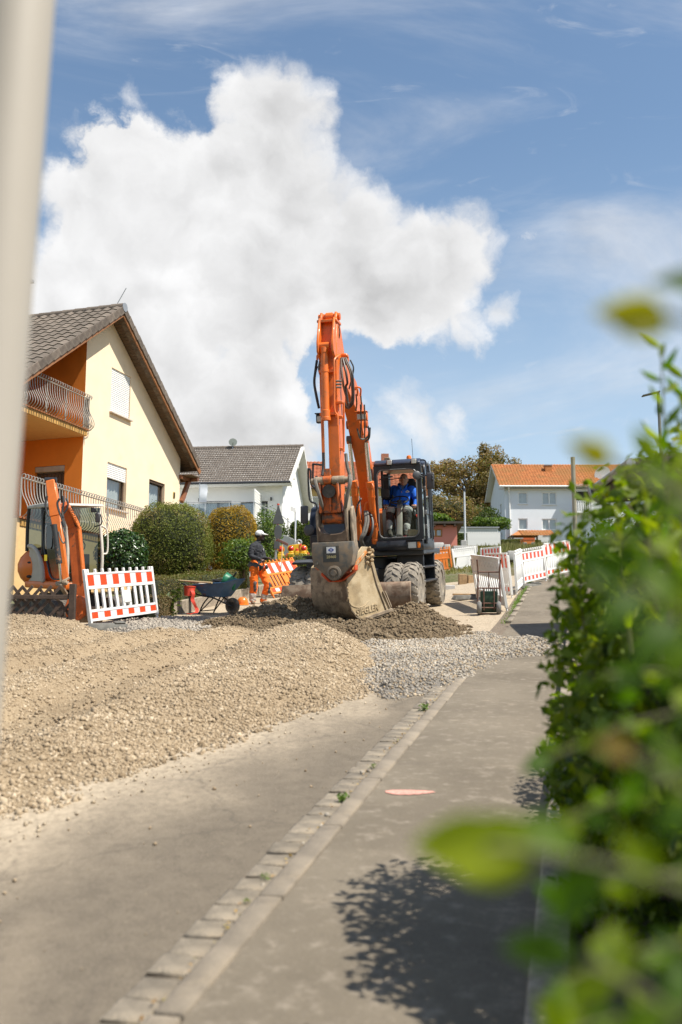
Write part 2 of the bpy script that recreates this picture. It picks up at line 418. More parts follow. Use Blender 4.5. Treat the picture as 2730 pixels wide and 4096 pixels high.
def asphalt_m(t):
    g = t.n('ShaderNodeNewGeometry').outputs['Position']
    # street coordinate across, for the dust that the gravel bed has shed on the asphalt beside it
    rel = t.vmath('SUBTRACT', g, (A2.x, A2.y, 0)); acr = t.vmath('DOT_PRODUCT', rel, (P2.x, P2.y, 0), out=1); alo = t.vmath('DOT_PRODUCT', rel, (E2.x, E2.y, 0), out=1)
    mpn = t.n('ShaderNodeMapping'); t.l(g, mpn.inputs[0]); mpn.inputs['Rotation'].default_value = (0, 0, rad(ROADYAW)); mpn.inputs['Scale'].default_value = (1.0, .55, 1)
    n1 = t.noise(mpn.outputs[0], 1.3, 7, .6); n2 = t.noise(g, 9, 6, .65); n3 = t.noise(g, 260, 2, .5); n4 = t.noise(mpn.outputs[0], 26, 5, .7)
    base = t.mix(t.ss(n2, .3, .7), (.098, .081, .058), (.142, .118, .085)); base = t.mix(t.ss(n3, .45, .7), base, (.23, .192, .152))
    edge = t.math('ADD', acr, t.math('MULTIPLY', t.math('SUBTRACT', n1, .5), 1.5))
    # tread-marked dust: strongest about a metre and a half out from the gutter, fading towards it and towards the camera
    near = t.ss(alo, -1.5, .3, .8, 0.0)
    dust = t.ss(t.math('SUBTRACT', t.math('ADD', edge, near), t.math('MULTIPLY', alo, .13)), -1.85, -.60, .95, .03)
    far = t.ss(alo, 13.0, 17.0, 0, .42)
    dust = t.math('MAXIMUM', dust, t.math('MULTIPLY', far, t.ss(n1, .35, .6)))
    dust = t.math('MULTIPLY', dust, t.ss(n4, .22, .62, .55, 1.0))
    lo = t.math('MULTIPLY', t.ss(n1, .5, .7), .18)
    c = t.mix(t.math('MAXIMUM', dust, lo), base, t.mix(t.ss(n4, .3, .7), (.42, .34, .242), (.51, .418, .302)))
    st_ = t.noise(mpn.outputs[0], 4.2, 8, .72, .6); c = t.mix(t.ss(st_, .56, .72, 0, .45), c, (.085, .07, .056)); c = t.mix(t.ss(st_, .42, .28, 0, .35), c, (.36, .295, .215))
    n5 = t.noise(g, 75, 4, .75); c = t.mix(t.ss(n5, .55, .75, 0, .55), c, (.30, .25, .19)); c = t.mix(t.ss(n5, .45, .28, 0, .5), c, (.06, .05, .04))
    vor = t.n('ShaderNodeTexVoronoi', feature='DISTANCE_TO_EDGE'); t.l(t.vmath('ADD', g, t.vmath('SCALE', t.noise(g, 3, 4, .6, out=1), .5)), vor.inputs['Vector']); vor.inputs['Scale'].default_value = .55
    c = t.mix(t.ss(vor.outputs['Distance'], .002, .010, .25, 0), c, (.05, .045, .04))
    principled(t, c, t.ss(n3, .3, .7, .8, .95), t.math('ADD', n3, t.math('MULTIPLY', n2, .8)), .55, .012, .25)
def walk_m(t):
    g = t.n('ShaderNodeNewGeometry').outputs['Position']
    n1 = t.noise(g, 1.1, 6, .6); n2 = t.noise(g, 11, 6, .65); n3 = t.noise(g, 240, 2, .5)
    c = t.mix(t.ss(n1, .3, .7), (.142, .118, .086), (.200, .168, .124)); st_ = t.noise(g, 3.6, 8, .72, .7); c = t.mix(t.ss(st_, .56, .74, 0, .5), c, (.13, .105, .085)); c = t.mix(t.ss(st_, .44, .28, 0, .45), c, (.36, .295, .22)); c = t.mix(t.ss(n2, .5, .75, 0, .55), c, (.36, .305, .24)); c = t.mix(t.ss(n3, .5, .75, 0, .6), c, (.13, .115, .10)); c = t.mix(t.ss(n3, .28, .12, 0, .5), c, (.36, .33, .29))
    n5 = t.noise(g, 75, 4, .75); c = t.mix(t.ss(n5, .55, .75, 0, .5), c, (.32, .27, .22)); c = t.mix(t.ss(n5, .45, .28, 0, .45), c, (.07, .06, .05))
    principled(t, c, .9, t.math('ADD', n3, t.math('MULTIPLY', n2, .6)), .5, .01, .25)
# one sheet out to the horizon
xs = np.concatenate([[-3000, -1200, -500, -200, -100], np.arange(-60, 61, 2.0), [80, 110, 200, 500, 1200, 3000]]); ys = np.concatenate([[-3000, -800, -200, -60], np.arange(-30, 151, 2.0), [160, 175, 200, 240, 300, 500, 1200, 4000]])
def gzs(x, y): return gz(x, max(y, -40)) if y > -40 else S*-40
V = [(x, y, gzs(x, y)-(.09 if -12 < x < 12 and -8 < y < 46 else .012)) for y in ys for x in xs]; n = len(xs)
F = [(j*n+i, j*n+i+1, (j+1)*n+i+1, (j+1)*n+i) for j in range(len(ys)-1) for i in range(n-1)]
props(link('ground', npmesh('ground', V, F, tri_mat('soil_grass', soil_m), smooth=True)), None, None, None, 'structure')
sheet('road', -7.5, 0.0, -6, 44, .5, .5, 0.0, tri_mat('dusty_asphalt', asphalt_m))
sheet('pavement', .27, 1.75, -6, 44, .5, .5, .045, tri_mat('pavement_asphalt', walk_m))
# dug-up strip across the pavement
mort = mat('mortar_bed', (.16, .125, .09), .95, var=.4, scale=30, bump=.6, bscale=120)
gut = sheet('gutter', -.006, .156, -5, 44, .2, .5, .006, mort); kerb = sheet('kerb', .152, .275, -5, 32, .2, .5, .010, mort)
stone_m = mat('gutter_stone', (.205, .172, .128), .88, var=.28, scale=9, bump=.9, bscale=70, rnd=.16, dirt=((.33, .265, .185), .30, 5))
kerb_m = mat('kerb_stone', (.225, .188, .142), .88, var=.25, scale=5, bump=.9, bscale=80, rnd=.08, dirt=((.32, .26, .185), .30, 3))
def stone_mesh(name, lx, ly, lz, m, bev=.008, j=.006):
    b = MB(); b.box((0, 0, -lz/2), (lx, ly, lz)); me = b.mesh(name, m, bev, 60, 2)
    for v in me.vertices: v.co += Vector((random.uniform(-j, j), random.uniform(-j, j), random.uniform(-j*.6, j*.6)))
    return me
variants = [stone_mesh('gutter_stone', .142, .152+random.uniform(-.004, .004), .1, stone_m) for _ in range(5)]
def lay(name, me, p, q, dz, parent, jit=1.0):
    o = link(name, me, parent); o.location = rd(p, q, dz)
    o.rotation_euler = (SLOPE+random.uniform(-.015, .015)*jit, random.uniform(-.02, .02)*jit, rad(ROADYAW)+random.uniform(-.02, .02)*jit); return o
for i in range(90):
    q = -4.7+i*.164
    if q < 9.4: lay('gutter_stone', random.choice(variants), .073+random.uniform(-.004, .004), q+random.uniform(-.004, .004), .022+random.uniform(-.004, .004), gut)
kv = [stone_mesh('kerb_stone', .104, .985, .15, kerb_m, .012, .003) for _ in range(3)]
for i in range(37):
    q = -4.5+i*1.0
    if q < 8.9 or q > 14.5: lay('kerb_stone', random.choice(kv), .213, q, .052+random.uniform(-.003, .003), kerb, .25)
# sprayed survey mark on the pavement
pm = MB(); c = G(*disp(930, 1841)); k = []
for i in range(40):
    a = 2*math.pi*i/40; r = 1+.12*math.sin(3*a+1)+random.uniform(-.08, .08); x, y = c.x+.135*r*math.cos(a)+.02, c.y+.05*r*math.sin(a); k.append((x, y, gz(x, y)+.050))
pm.add(k+[(c.x, c.y, gz(c.x, c.y)+.050)], [(i, (i+1) % 40, 40) for i in range(40)])
def pink_m(t):
    g = t.n('ShaderNodeNewGeometry').outputs['Position']
    b = t.n('ShaderNodeBsdfPrincipled'); b.inputs['Base Color'].default_value = (.72, .34, .27, 1); b.inputs['Roughness'].default_value = .8
    tr = t.n('ShaderNodeBsdfTransparent'); mx = t.n('ShaderNodeMixShader'); t.l(t.ss(t.noise(g, 60, 5, .7), .3, .6, .45, 1.0), mx.inputs[0]); t.l(tr.outputs[0], mx.inputs[1]); t.l(b.outputs[0], mx.inputs[2])
    o = t.n('ShaderNodeOutputMaterial'); t.l(mx.outputs[0], o.inputs[0])
o = pm.build('paint_mark', tri_mat('pink_spray', pink_m)); props(o, 'pale pink sprayed oval on the pavement beside the kerb', 'paint mark')

# ---------------- gravel bed, soil piles and grey gravel as height fields
def poly_sd(poly, X, Y):
    d = np.full(X.shape, 1e9); ins = np.zeros(X.shape, bool); n = len(poly)
    for i in range(n):
        (x0, y0), (x1, y1) = poly[i], poly[(i+1) % n]; ex, ey = x1-x0, y1-y0
        t = np.clip(((X-x0)*ex+(Y-y0)*ey)/(ex*ex+ey*ey+1e-12), 0, 1); d = np.minimum(d, np.hypot(X-x0-t*ex, Y-y0-t*ey))
        c = ((y0 > Y) != (y1 > Y)) & (X < ex*(Y-y0)/(ey if abs(ey) > 1e-9 else 1e-9)+x0); ins ^= c
    return np.where(ins, d, -d)
def vnoise(X, Y, s, seed):
    """smooth value noise"""
    r = np.random.default_rng(seed).random((97, 97)); x, y = X/s+31.3, Y/s+17.7
    i, j = np.floor(x).astype(int), np.floor(y).astype(int); fx, fy = x-i, y-j; fx = fx*fx*(3-2*fx); fy = fy*fy*(3-2*fy); i %= 96; j %= 96
    return (r[i, j]*(1-fx)+r[i+1, j]*fx)*(1-fy)+(r[i, j+1]*(1-fx)+r[i+1, j+1]*fx)*fy
gzv = np.vectorize(gz)
def smst(a, b, x): t = np.clip((x-a)/(b-a), 0, 1); return t*t*(3-2*t)
BED = [(-9, 3.6), (-3.4, 4.55), (-1.95, 5.15), (-1.57, 6.05), (-1.12, 7.0), (-.72, 8.05), (-.42, 8.75), (-.02, 9.6), (.33, 10.4), (.60, 11.2), (.62, 12.2), (.40, 13.6), (.05, 14.8), (-.8, 15.3), (-2.0, 15.5), (-3.0, 14.9), (-3.7, 15.7), (-4.3, 16.1), (-5.3, 16.15), (-9, 16.3)]
def gauss(X, Y, x, y, h, sx, sy, a=0.0):
    c, s = math.cos(a), math.sin(a); dx, dy = X-x, Y-y; p, q = dx*c+dy*s, -dx*s+dy*c
    return h*np.exp(-.5*((p/sx)**2+(q/sy)**2))
def bed_h(X, Y):
    sd = poly_sd(BED, X, Y)+(vnoise(X, Y, .33, 3)-.5)*.30
    e = smst(-.05, .85, sd)
    h = .13*e+.07*e*vnoise(X, Y, 1.7, 5)
    h += e*(gauss(X, Y, -.20, 12.9, .23, .62, 1.4, -.22)+gauss(X, Y, -4.6, 15.4, .15, .8, .45)+gauss(X, Y, -5.9, 14.8, .08, 1.0, 1.0)+gauss(X, Y, -1.6, 13.9, .04, 1.2, .8))
    # tyre ruts with cross ripples from the tread
    for (ax, ay, bx_, by, wd, dp) in ((-3.9, 6.3, -2.1, 14.9, .30, .075), (-2.45, 6.5, -1.05, 14.6, .38, .085), (-4.9, 7.0, -3.2, 14.0, .3, .06)):
        ln = math.hypot(bx_-ax, by-ay); ex, ey = (bx_-ax)/ln, (by-ay)/ln; q = (X-ax)*ex+(Y-ay)*ey; p = (X-ax)*ey-(Y-ay)*ex+.25*np.sin(q*.45)
        m = np.exp(-(p/wd)**4)*smst(-.5, 1, q)*smst(ln+.5, ln-1, q); h -= e*dp*m*1.6; h += e*.035*np.exp(-((np.abs(p)-wd*1.35)/.13)**2)*smst(-.5, 1, q)
        h += e*m*.032*np.sin(q*2*math.pi/.22+2.5*np.abs(p))
    h += e*((vnoise(X, Y, .16, 8)-.5)*.045+(vnoise(X, Y, .07, 9)-.5)*.03)
    return np.where(sd > -.12, h, -.05), sd
SOIL = [(-2.75, 17.3), (-2.2, 16.1), (-1.2, 15.4), (-.2, 15.2), (.5, 14.6), (1.25, 14.6), (1.75, 15.4), (2.1, 16.9), (2.1, 18.6), (1.3, 19.4), (-.2, 19.2), (-1.2, 19.6), (-2.3, 19.0)]
def soil_h(X, Y):
    sd = poly_sd(SOIL, X, Y)+(vnoise(X, Y, .3, 13)-.5)*.35; e = smst(0, .6, sd)
    h = e*(.05+gauss(X, Y, -1.25, 18.5, .22, .65, .50, .35)+gauss(X, Y, -.65, 18.7, .22, .45, .4)+gauss(X, Y, -.65, 16.3, .06, .5, .6)+gauss(X, Y, 1.45, 18.5, .30, .42, .45, -.3)+gauss(X, Y, .9, 16.6, .05, .5, .4))
    h += e*((vnoise(X, Y, .22, 14)-.5)*.10+(vnoise(X, Y, .09, 15)-.5)*.06)
    return np.where(sd > -.1, h, -.05), sd
GREY = [(.32, 9.55), (.62, 9.45), (1.02, 9.6), (1.35, 10.2), (1.75, 11.2), (2.35, 12.3), (2.95, 12.5), (3.3, 14.6), (2.6, 15.0), (2.3, 16.2), (1.6, 14.8), (.6, 14.4), (.2, 14.6), (.0, 12.0)]
def grey_h(X, Y):
    sd = poly_sd(GREY, X, Y)+(vnoise(X, Y, .28, 23)-.5)*.40; e = smst(0, .5, sd)
    return np.where(sd > -.06, e*(.075+.03*vnoise(X, Y, .6, 24))+(vnoise(X, Y, .08, 25)-.5)*.02, -.05), sd
GREY2 = [(-3.9, 16.5), (-2.6, 15.9), (-1.9, 16.6), (-2.3, 18.2), (-2.9, 19.4), (-3.6, 19.6), (-4.2, 18.2)]
def grey2_h(X, Y):
    sd = poly_sd(GREY2, X, Y)+(vnoise(X, Y, .3, 33)-.5)*.5; e = smst(0, .5, sd)
    return np.where(sd > -.06, e*.035+(vnoise(X, Y, .08, 35)-.5)*.014, -.05), sd
def gravel_mat(name, c1, c2, c3):
    def f(t):
        g = t.n('ShaderNodeNewGeometry').outputs['Position']; n1 = t.noise(g, 1.2, 5, .6); n2 = t.noise(g, 45, 4, .7); n3 = t.noise(g, 9, 5, .6)
        c = t.mix(t.ss(n1, .35, .65), c1, c2); c = t.mix(t.ss(n2, .42, .68), c, c3); c = t.mix(t.ss(n3, .55, .75, 0, .5), c, c1); principled(t, c, .96, n2, 1.0, .02, .15)
    return tri_mat(name, f)
def stonemat(name, cols):
    def f(t):
        a = t.n('ShaderNodeAttribute', attribute_name='tone').outputs['Fac']; r = t.n('ShaderNodeValToRGB'); t.l(a, r.inputs[0]); el = r.color_ramp.elements
        while len(el) < len(cols): el.new(.5)
        for i, cc_ in enumerate(cols): el[i].position = i/(len(cols)-1); el[i].color = (*cc_, 1)
        g = t.n('ShaderNodeNewGeometry').outputs['Position']; c = t.mix(t.ss(t.noise(g, 90, 3, .6), .35, .7, 0, .35), r.outputs[0], tuple(x*.7 for x in cols[1])); principled(t, c, .93, None, spec=.2)
    return tri_mat(name, f)
def field(name, fn, x0, x1, y0, y1, st, m, label):
    X, Y = np.meshgrid(np.arange(x0, x1, st), np.arange(y0, y1, st)); h, sd = fn(X, Y); Z = gzv(X, Y)+h
    ny, nx = X.shape; idx = np.arange(nx*ny).reshape(ny, nx); keep = (sd > -.10); kc = keep[:-1, :-1] & keep[1:, :-1] & keep[:-1, 1:] & keep[1:, 1:]
    F = np.stack([idx[:-1, :-1], idx[:-1, 1:], idx[1:, 1:], idx[1:, :-1]], -1)[kc]
    used, inv = np.unique(F, return_inverse=True); V = np.stack([X, Y, Z], -1).reshape(-1, 3)[used]
    o = link(name, npmesh(name, V, inv.reshape(F.shape), m, smooth=True)); return props(o, label, None, None, 'structure')
field('gravel_bed', bed_h, -8.0, 1.0, 3.6, 16.6, .045, gravel_mat('limestone_bed', (.31, .235, .15), (.39, .303, .198), (.215, .156, .096)), None)
field('soil_pile', soil_h, -3.1, 2.4, 14.3, 20.0, .04, gravel_mat('damp_soil', (.17, .125, .078), (.23, .175, .112), (.105, .075, .046)), None)
field('grey_gravel_layer', grey_h, -.1, 3.6, 9.2, 16.5, .045, gravel_mat('grey_gravel_base', (.21, .19, .165), (.27, .245, .21), (.13, .12, .108)), None)
field('grey_gravel_layer', grey2_h, -4.4, -1.6, 15.6, 19.9, .05, gravel_mat('grey_gravel_base', (.21, .19, .165), (.27, .245, .21), (.13, .12, .108)), None)
CUBE = np.array([(-1, -1, -1), (1, -1, -1), (1, 1, -1), (-1, 1, -1), (-1, -1, 1), (1, -1, 1), (1, 1, 1), (-1, 1, 1)], float)*.5
CF = np.array([(3, 2, 1, 0), (4, 5, 6, 7), (0, 1, 5, 4), (1, 2, 6, 5), (2, 3, 7, 6), (3, 0, 4, 7)])
def stones(name, fn, n, box, smin, smax, m, label, pw=1.0, edge=-.10, sink=.25, seed=1, dens=None):
    r = np.random.default_rng(seed); x0, x1, y0, y1 = box
    Y = y0+(y1-y0)*r.random(n*3)**pw; X = x0+(x1-x0)*r.random(n*3); ok = (np.abs(X) < Y*.40+.4); X, Y = X[ok], Y[ok]; h, sd = fn(X, Y)
    ok = (sd > edge) & (r.random(len(X)) < np.where(sd > 0, 1, .35)); X, Y, h, sd = (a[ok][:n] for a in (X, Y, h, sd)); k = len(X)
    if dens is not None:
        ok = r.random(k) < dens(X, Y); X, Y, h, sd = (a[ok] for a in (X, Y, h, sd)); k = len(X)
    s = smin+(smax-smin)*r.random(k)**2.6; Z = gzv(X, Y)+np.maximum(h, 0)+s*(.5-sink)*.8
    q = r.normal(0, 1, (k, 4)); q /= np.linalg.norm(q, axis=1, keepdims=True); a, b, c, d = q.T
    R = np.stack([1-2*(c*c+d*d), 2*(b*c-a*d), 2*(b*d+a*c), 2*(b*c+a*d), 1-2*(b*b+d*d), 2*(c*d-a*b), 2*(b*d-a*c), 2*(c*d+a*b), 1-2*(b*b+c*c)], -1).reshape(k, 3, 3)
    V = CUBE[None]*(1+r.normal(0, .20, (k, 8, 3)))*s[:, None, None]*r.uniform(.6, 1.15, (k, 1, 3)); V[:, 4:, :2] *= r.uniform(.35, .95, (k, 1, 1))
    V = np.einsum('kij,kvj->kvi', R, V)+np.stack([X, Y, Z], -1)[:, None]
    F = (CF[None]+np.arange(k)[:, None, None]*8).reshape(-1, 4); tone = np.repeat(np.clip(r.normal(.48, .20, k)+(vnoise(X, Y, .9, seed+90)-.5)*.5, 0, 1), 8)
    o = link(name, npmesh(name, V.reshape(-1, 3), F, m, tone)); return props(o, label, 'gravel', None, 'stuff')
lime = stonemat('limestone_stone', [(.19, .138, .084), (.32, .243, .158), (.41, .322, .217), (.56, .462, .335)])
greys = stonemat('grey_stone', [(.17, .15, .13), (.28, .25, .21), (.38, .335, .275), (.53, .465, .375)])
soils = stonemat('soil_crumb', [(.10, .07, .043), (.155, .115, .07), (.20, .15, .095), (.30, .24, .165)])
def bed_dens(X, Y):
    m = np.ones(X.shape)
    for (ax, ay, bx_, by, wd) in ((-3.9, 6.3, -2.1, 14.9, .34), (-2.45, 6.5, -1.05, 14.6, .42), (-4.9, 7.0, -3.2, 14.0, .34)):
        ln = math.hypot(bx_-ax, by-ay); ex, ey = (bx_-ax)/ln, (by-ay)/ln; q = (X-ax)*ex+(Y-ay)*ey; p = (X-ax)*ey-(Y-ay)*ex+.25*np.sin(q*.45); m *= 1-.72*np.exp(-(p/wd)**4)*smst(0, 1.5, q)
    return m*np.clip(.25+1.5*vnoise(X, Y, .55, 77)**1.2, .2, 1)
stones('limestone_gravel', bed_h, 110000, (-6.2, .9, 4.2, 16.4), .007, .031, lime, 'crushed beige limestone gravel spread in a thick bed on the road', 1.15, seed=2, sink=.46, dens=bed_dens)
BEDEDGE = lambda X, Y: (bed_h(X, Y)[0], .9-np.abs(bed_h(X, Y)[1]-.35)-.35)
stones('coarse_edge_gravel', BEDEDGE, 15000, (-4.5, .9, 4.2, 14.5), .011, .036, lime, 'coarser beige stones rolled to the front slope of the gravel bed', 1.0, edge=0, sink=.35, seed=22)
stones('soil_crumbs', soil_h, 20000, (-3.0, 2.3, 14.4, 19.8), .012, .055, soils, 'crumbly damp brown soil heaped under the big bucket', seed=3)
stones('grey_gravel', grey_h, 24000, (-.1, 3.5, 9.2, 16.4), .008, .034, greys, 'loose grey gravel strip crossing the kerb and the pavement', seed=4)
stones('mixed_beige_gravel', grey_h, 9000, (-.1, 3.5, 9.2, 16.4), .008, .030, lime, 'beige stones mixed into the grey gravel strip', seed=14)
stones('fine_grey_gravel', grey2_h, 5000, (-4.3, -1.7, 15.7, 19.8), .015, .05, greys, 'thin grey gravel beside the left barrier and wheelbarrow', seed=5)
ROADPOLY = [(-2.2, 4.6), (-.6, 3.2), (.3, 3.2), (2.2, 10), (2.6, 14), (3.2, 20), (1.8, 20.5), (1.9, 15), (.5, 9.4), (-.3, 8.6), (-1.2, 6.8)]
stones('stray_pebbles', lambda X, Y: (np.full(X.shape, .004), poly_sd(ROADPOLY, X, Y)), 420, (-2, 3, 3.2, 20), .004, .018, lime, 'single pebbles strewn over the asphalt', seed=6, edge=0)
BEDRIM = lambda X, Y: (np.full(X.shape, .004), .45-np.abs(poly_sd(BED, X, Y)+.22))
stones('spilled_gravel', BEDRIM, 1000, (-3, 1.2, 4.4, 13), .006, .024, stonemat('light_stone', [(.34, .27, .185), (.44, .36, .26), (.54, .45, .335)]), 'spilled beige stones along the edge of the gravel bed', seed=7, edge=.2)
GUT = lambda X, Y: (np.full(X.shape, .022), .055-np.abs((X-A2.x)*P2.x+(Y-A2.y)*P2.y-.145))
stones('gutter_grit', GUT, 900, (-.9, 1.9, 2.6, 12.2), .008, .028, greys, 'grit and small stones caught in the gutter by the kerb', seed=8, edge=0, pw=.8)
lm = leafmat('fallen_leaf', [(.30, .16, .05), (.42, .27, .08), (.22, .22, .05)], .2)
P = []
for i in range(260):
    q = random.uniform(-1, 9); p = .15+random.gauss(0, .022); P.append(rd(p, q, .036))
v, f, tn = leaf_cards(np.array(P), np.tile((0, 0, 1.), (260, 1)), .018, 1.5, .3, .4); props(link('dry_leaf_litter', npmesh('dry_leaf_litter', v, f, lm, tn)), 'dry yellow leaf litter caught along the kerb joint', 'leaf litter', None, 'stuff')
# weeds in the joint
wm = leafmat('weed_leaf', [(.07, .12, .02), (.12, .2, .03), (.18, .26, .05)], .35)
def weed(p, q, n, h, label, name='weed_tuft'):
    base = rd(p, q, .02); b = []; ns = []
    for i in range(n):
        a = random.uniform(0, 6.28); r = random.uniform(0, h*.8); b.append(base+Vector((r*math.cos(a), r*math.sin(a), random.uniform(.01, h)))); ns.append((math.cos(a)*.5, math.sin(a)*.5, .8))
    v, f, tn = leaf_cards(np.array(b), np.array(ns), h*.55, 2.6, .2, .6); o = link(name, npmesh(name, v, f, wm, tn)); return props(o, label, 'weed', 'weeds in the gutter joint')
A_ = lambda u, v_: ((G(u, v_).xy-A2).dot(P2), (G(u, v_).xy-A2).dot(E2))
for (x, y, n_, h_, lb) in ((976, 1640, 60, .06, 'farthest green weed tuft in the gutter, just below the grey gravel'), (858, 1776, 30, .035, 'small weed tuft in the kerb joint above the pink mark'), (787, 1855, 60, .05, 'weed tuft in the kerb joint level with the pink mark'), (610, 2035, 30, .03, 'small moss tuft in the kerb joint near the camera'), (566, 2092, 24, .025, 'nearest moss tuft in the kerb joint')):
    p_, q_ = A_(*disp(x, y)); weed(p_, q_, n_, h_, lb)
P = []; 
for i in range(1500):
    q = random.choice((random.uniform(14.6, 30), random.gauss(19, 1), random.gauss(24, 1.5))); P.append(rd(.14+random.gauss(0, .03), q, random.uniform(.02, .09)))
v, f, tn = leaf_cards(np.array(P), np.tile((0, -.3, .6), (1500, 1)), .055, 5, .2, .6); props(link('kerb_grass', npmesh('kerb_grass', v, f, wm, tn)), 'thin grass growing along the far kerb joint', 'grass', None, 'stuff')
# ============================================================ houses
def wall_face(mb, outline, holes, place, depth=.14):
    """outline and rectangular holes in wall coordinates (a,b); place(a,b,w) -> 3D with w inward; reveals run inward"""
    b = bmesh.new(); vs = [b.verts.new((p[0], 0, p[1])) for p in outline]; b.faces.new(vs)
    for (a0, a1, b0, b1) in holes:
        for co, no in (((a0, 0, 0), (1, 0, 0)), ((a1, 0, 0), (1, 0, 0)), ((0, 0, b0), (0, 0, 1)), ((0, 0, b1), (0, 0, 1))):
            bmesh.ops.bisect_plane(b, geom=b.verts[:]+b.edges[:]+b.faces[:], plane_co=co, plane_no=no)
    kill = [f for f in b.faces if any(a0 < f.calc_center_median().x < a1 and b0 < f.calc_center_median().z < b1 for (a0, a1, b0, b1) in holes)]
    bmesh.ops.delete(b, geom=kill, context='FACES')
    b.verts.index_update(); n = len(mb.V)
    mb.V += [tuple(place(v.co.x, v.co.z, 0)) for v in b.verts]; mb.F += [tuple(v.index+n for v in f.verts) for f in b.faces]; b.free()
    for (a0, a1, b0, b1) in holes:
        c = [(a0, b0), (a1, b0), (a1, b1), (a0, b1)]
        for i in range(4):
            p, q = c[i], c[(i+1) % 4]; mb.quad(place(*p, 0), place(*q, 0), place(*q, depth), place(*p, depth))
glass_w = glassmat('window_glass', (.75, .8, .8), .16)
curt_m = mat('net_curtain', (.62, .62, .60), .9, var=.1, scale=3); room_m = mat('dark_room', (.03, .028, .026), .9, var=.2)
def window(parent, a0, a1, b0, b1, place, fm, mull=(), shutter=0.0, shm=None, sill=None, curtain=True, inset=.09, fw=.06, slat=.055, pane=True, slat_n=None):
    """frame, panes, curtain, roller shutter slats and sill inside an opening"""
    def bar(mb, x0, x1, y0, y1, w0, w1):
        vs = [place(x, y, w_) for w_ in (w0, w1) for (x, y) in ((x0, y0), (x1, y0), (x1, y1), (x0, y1))]
        mb.add(vs, [(3, 2, 1, 0), (4, 5, 6, 7), (0, 1, 5, 4), (1, 2, 6, 5), (2, 3, 7, 6), (3, 0, 4, 7)])
    win = MB(); e = .002
    for (x0, x1, y0, y1) in ((a0+e, a0+fw, b0+e, b1-e), (a1-fw, a1-e, b0+e, b1-e), (a0+fw+e, a1-fw-e, b0+e, b0+fw), (a0+fw+e, a1-fw-e, b1-fw, b1-e)): bar(win, x0, x1, y0, y1, inset, inset+.06)
    for m_ in mull: bar(win, m_-fw*.7, m_+fw*.7, b0+fw+e, b1-fw-e, inset-.004, inset+.06)
    wo_ = win.build('window', fm, parent, 0)
    edges = [a0+fw]+[x for m_ in mull for x in (m_-fw*.7, m_+fw*.7)]+[a1-fw]
    if pane:
        for i in range(0, len(edges), 2):
            g = MB(); g.quad(*(place(x, y, inset+.03) for x, y in ((edges[i], b0+fw), (edges[i+1], b0+fw), (edges[i+1], b1-fw), (edges[i], b1-fw)))); g.build('pane', glass_w, wo_, 0, 0)
    if curtain:
        c = MB(); k = max(8, int((a1-a0)/.05)); pts = []
        for i in range(k+1): x = a0+fw+(a1-a0-2*fw)*i/k; pts.append((x, inset+.13+.018*math.sin(i*1.9)+.01*math.sin(i*.7)))
        vs = [place(x, y, ww) for y in (b0+fw, b1-fw) for (x, ww) in pts]; c.add(vs, [(i, i+1, k+2+i, k+1+i) for i in range(k)]); c.build('curtain', curt_m, wo_, 0)
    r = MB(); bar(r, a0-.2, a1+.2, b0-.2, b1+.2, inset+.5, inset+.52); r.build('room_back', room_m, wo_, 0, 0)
    if shutter:
        bot = b1-shutter; n = slat_n or max(1, round(shutter/slat)); hh = shutter/n
        me = None
        for i in range(n):
            y1 = b1-i*hh; s_ = MB(); vs = []
            for (yy, ww) in ((y1-hh+.004, inset-.055), (y1-hh*.5, inset-.065), (y1-.004, inset-.055), (y1-.004, inset-.035), (y1-hh+.004, inset-.035)):
                vs += [place(a0+.012, yy, ww), place(a1-.012, yy, ww)]
            s_.add(vs, [(0, 1, 3, 2), (2, 3, 5, 4), (4, 5, 7, 6), (6, 7, 9, 8), (8, 9, 1, 0)]); s_.build('shutter_slat', shm, wo_, 0, 0)
    if sill:
        s_ = MB(); bar(s_, a0-.06, a1+.06, b0-.05, b0-.004, -.09, inset+.05); s_.build('sill', sill, wo_, .006)
    return wo_
def board_quadbox(mb, c8): mb.add(c8, [(3, 2, 1, 0), (4, 5, 6, 7), (0, 1, 5, 4), (1, 2, 6, 5), (2, 3, 7, 6), (3, 0, 4, 7)])
def tile_mesh(name, w_, l_, m, t=.022, wave=.028, n=6):
    """S-curved roof tile lying in x (across) and y (down the slope)"""
    b = MB(); vs = []
    for (y, dz) in ((0, .0), (-l_, .030)):
        for i in range(n+1):
            x = w_*i/n; vs.append((x, y, dz+wave*(.5-.5*math.cos(2*math.pi*min(1, i/n*1.0)))*(1 if i/n < 1.01 else 0)))
    for (y, dz) in ((0, -.012), (-l_, .030-t)):
        for i in range(n+1): x = w_*i/n; vs.append((x, y, dz+wave*(.5-.5*math.cos(2*math.pi*i/n))))
    k = n+1; fs = [(i, i+1, k+i+1, k+i) for i in range(n)]+[(2*k+i+1, 2*k+i, 3*k+i, 3*k+i+1) for i in range(n)]+[(k+i, k+i+1, 3*k+i+1, 3*k+i) for i in range(n)]+[(0, k, 3*k, 2*k), (n, 2*k+n, 3*k+n, k+n)]
    b.add(vs, fs); return b.mesh(name, m, 0, 50)
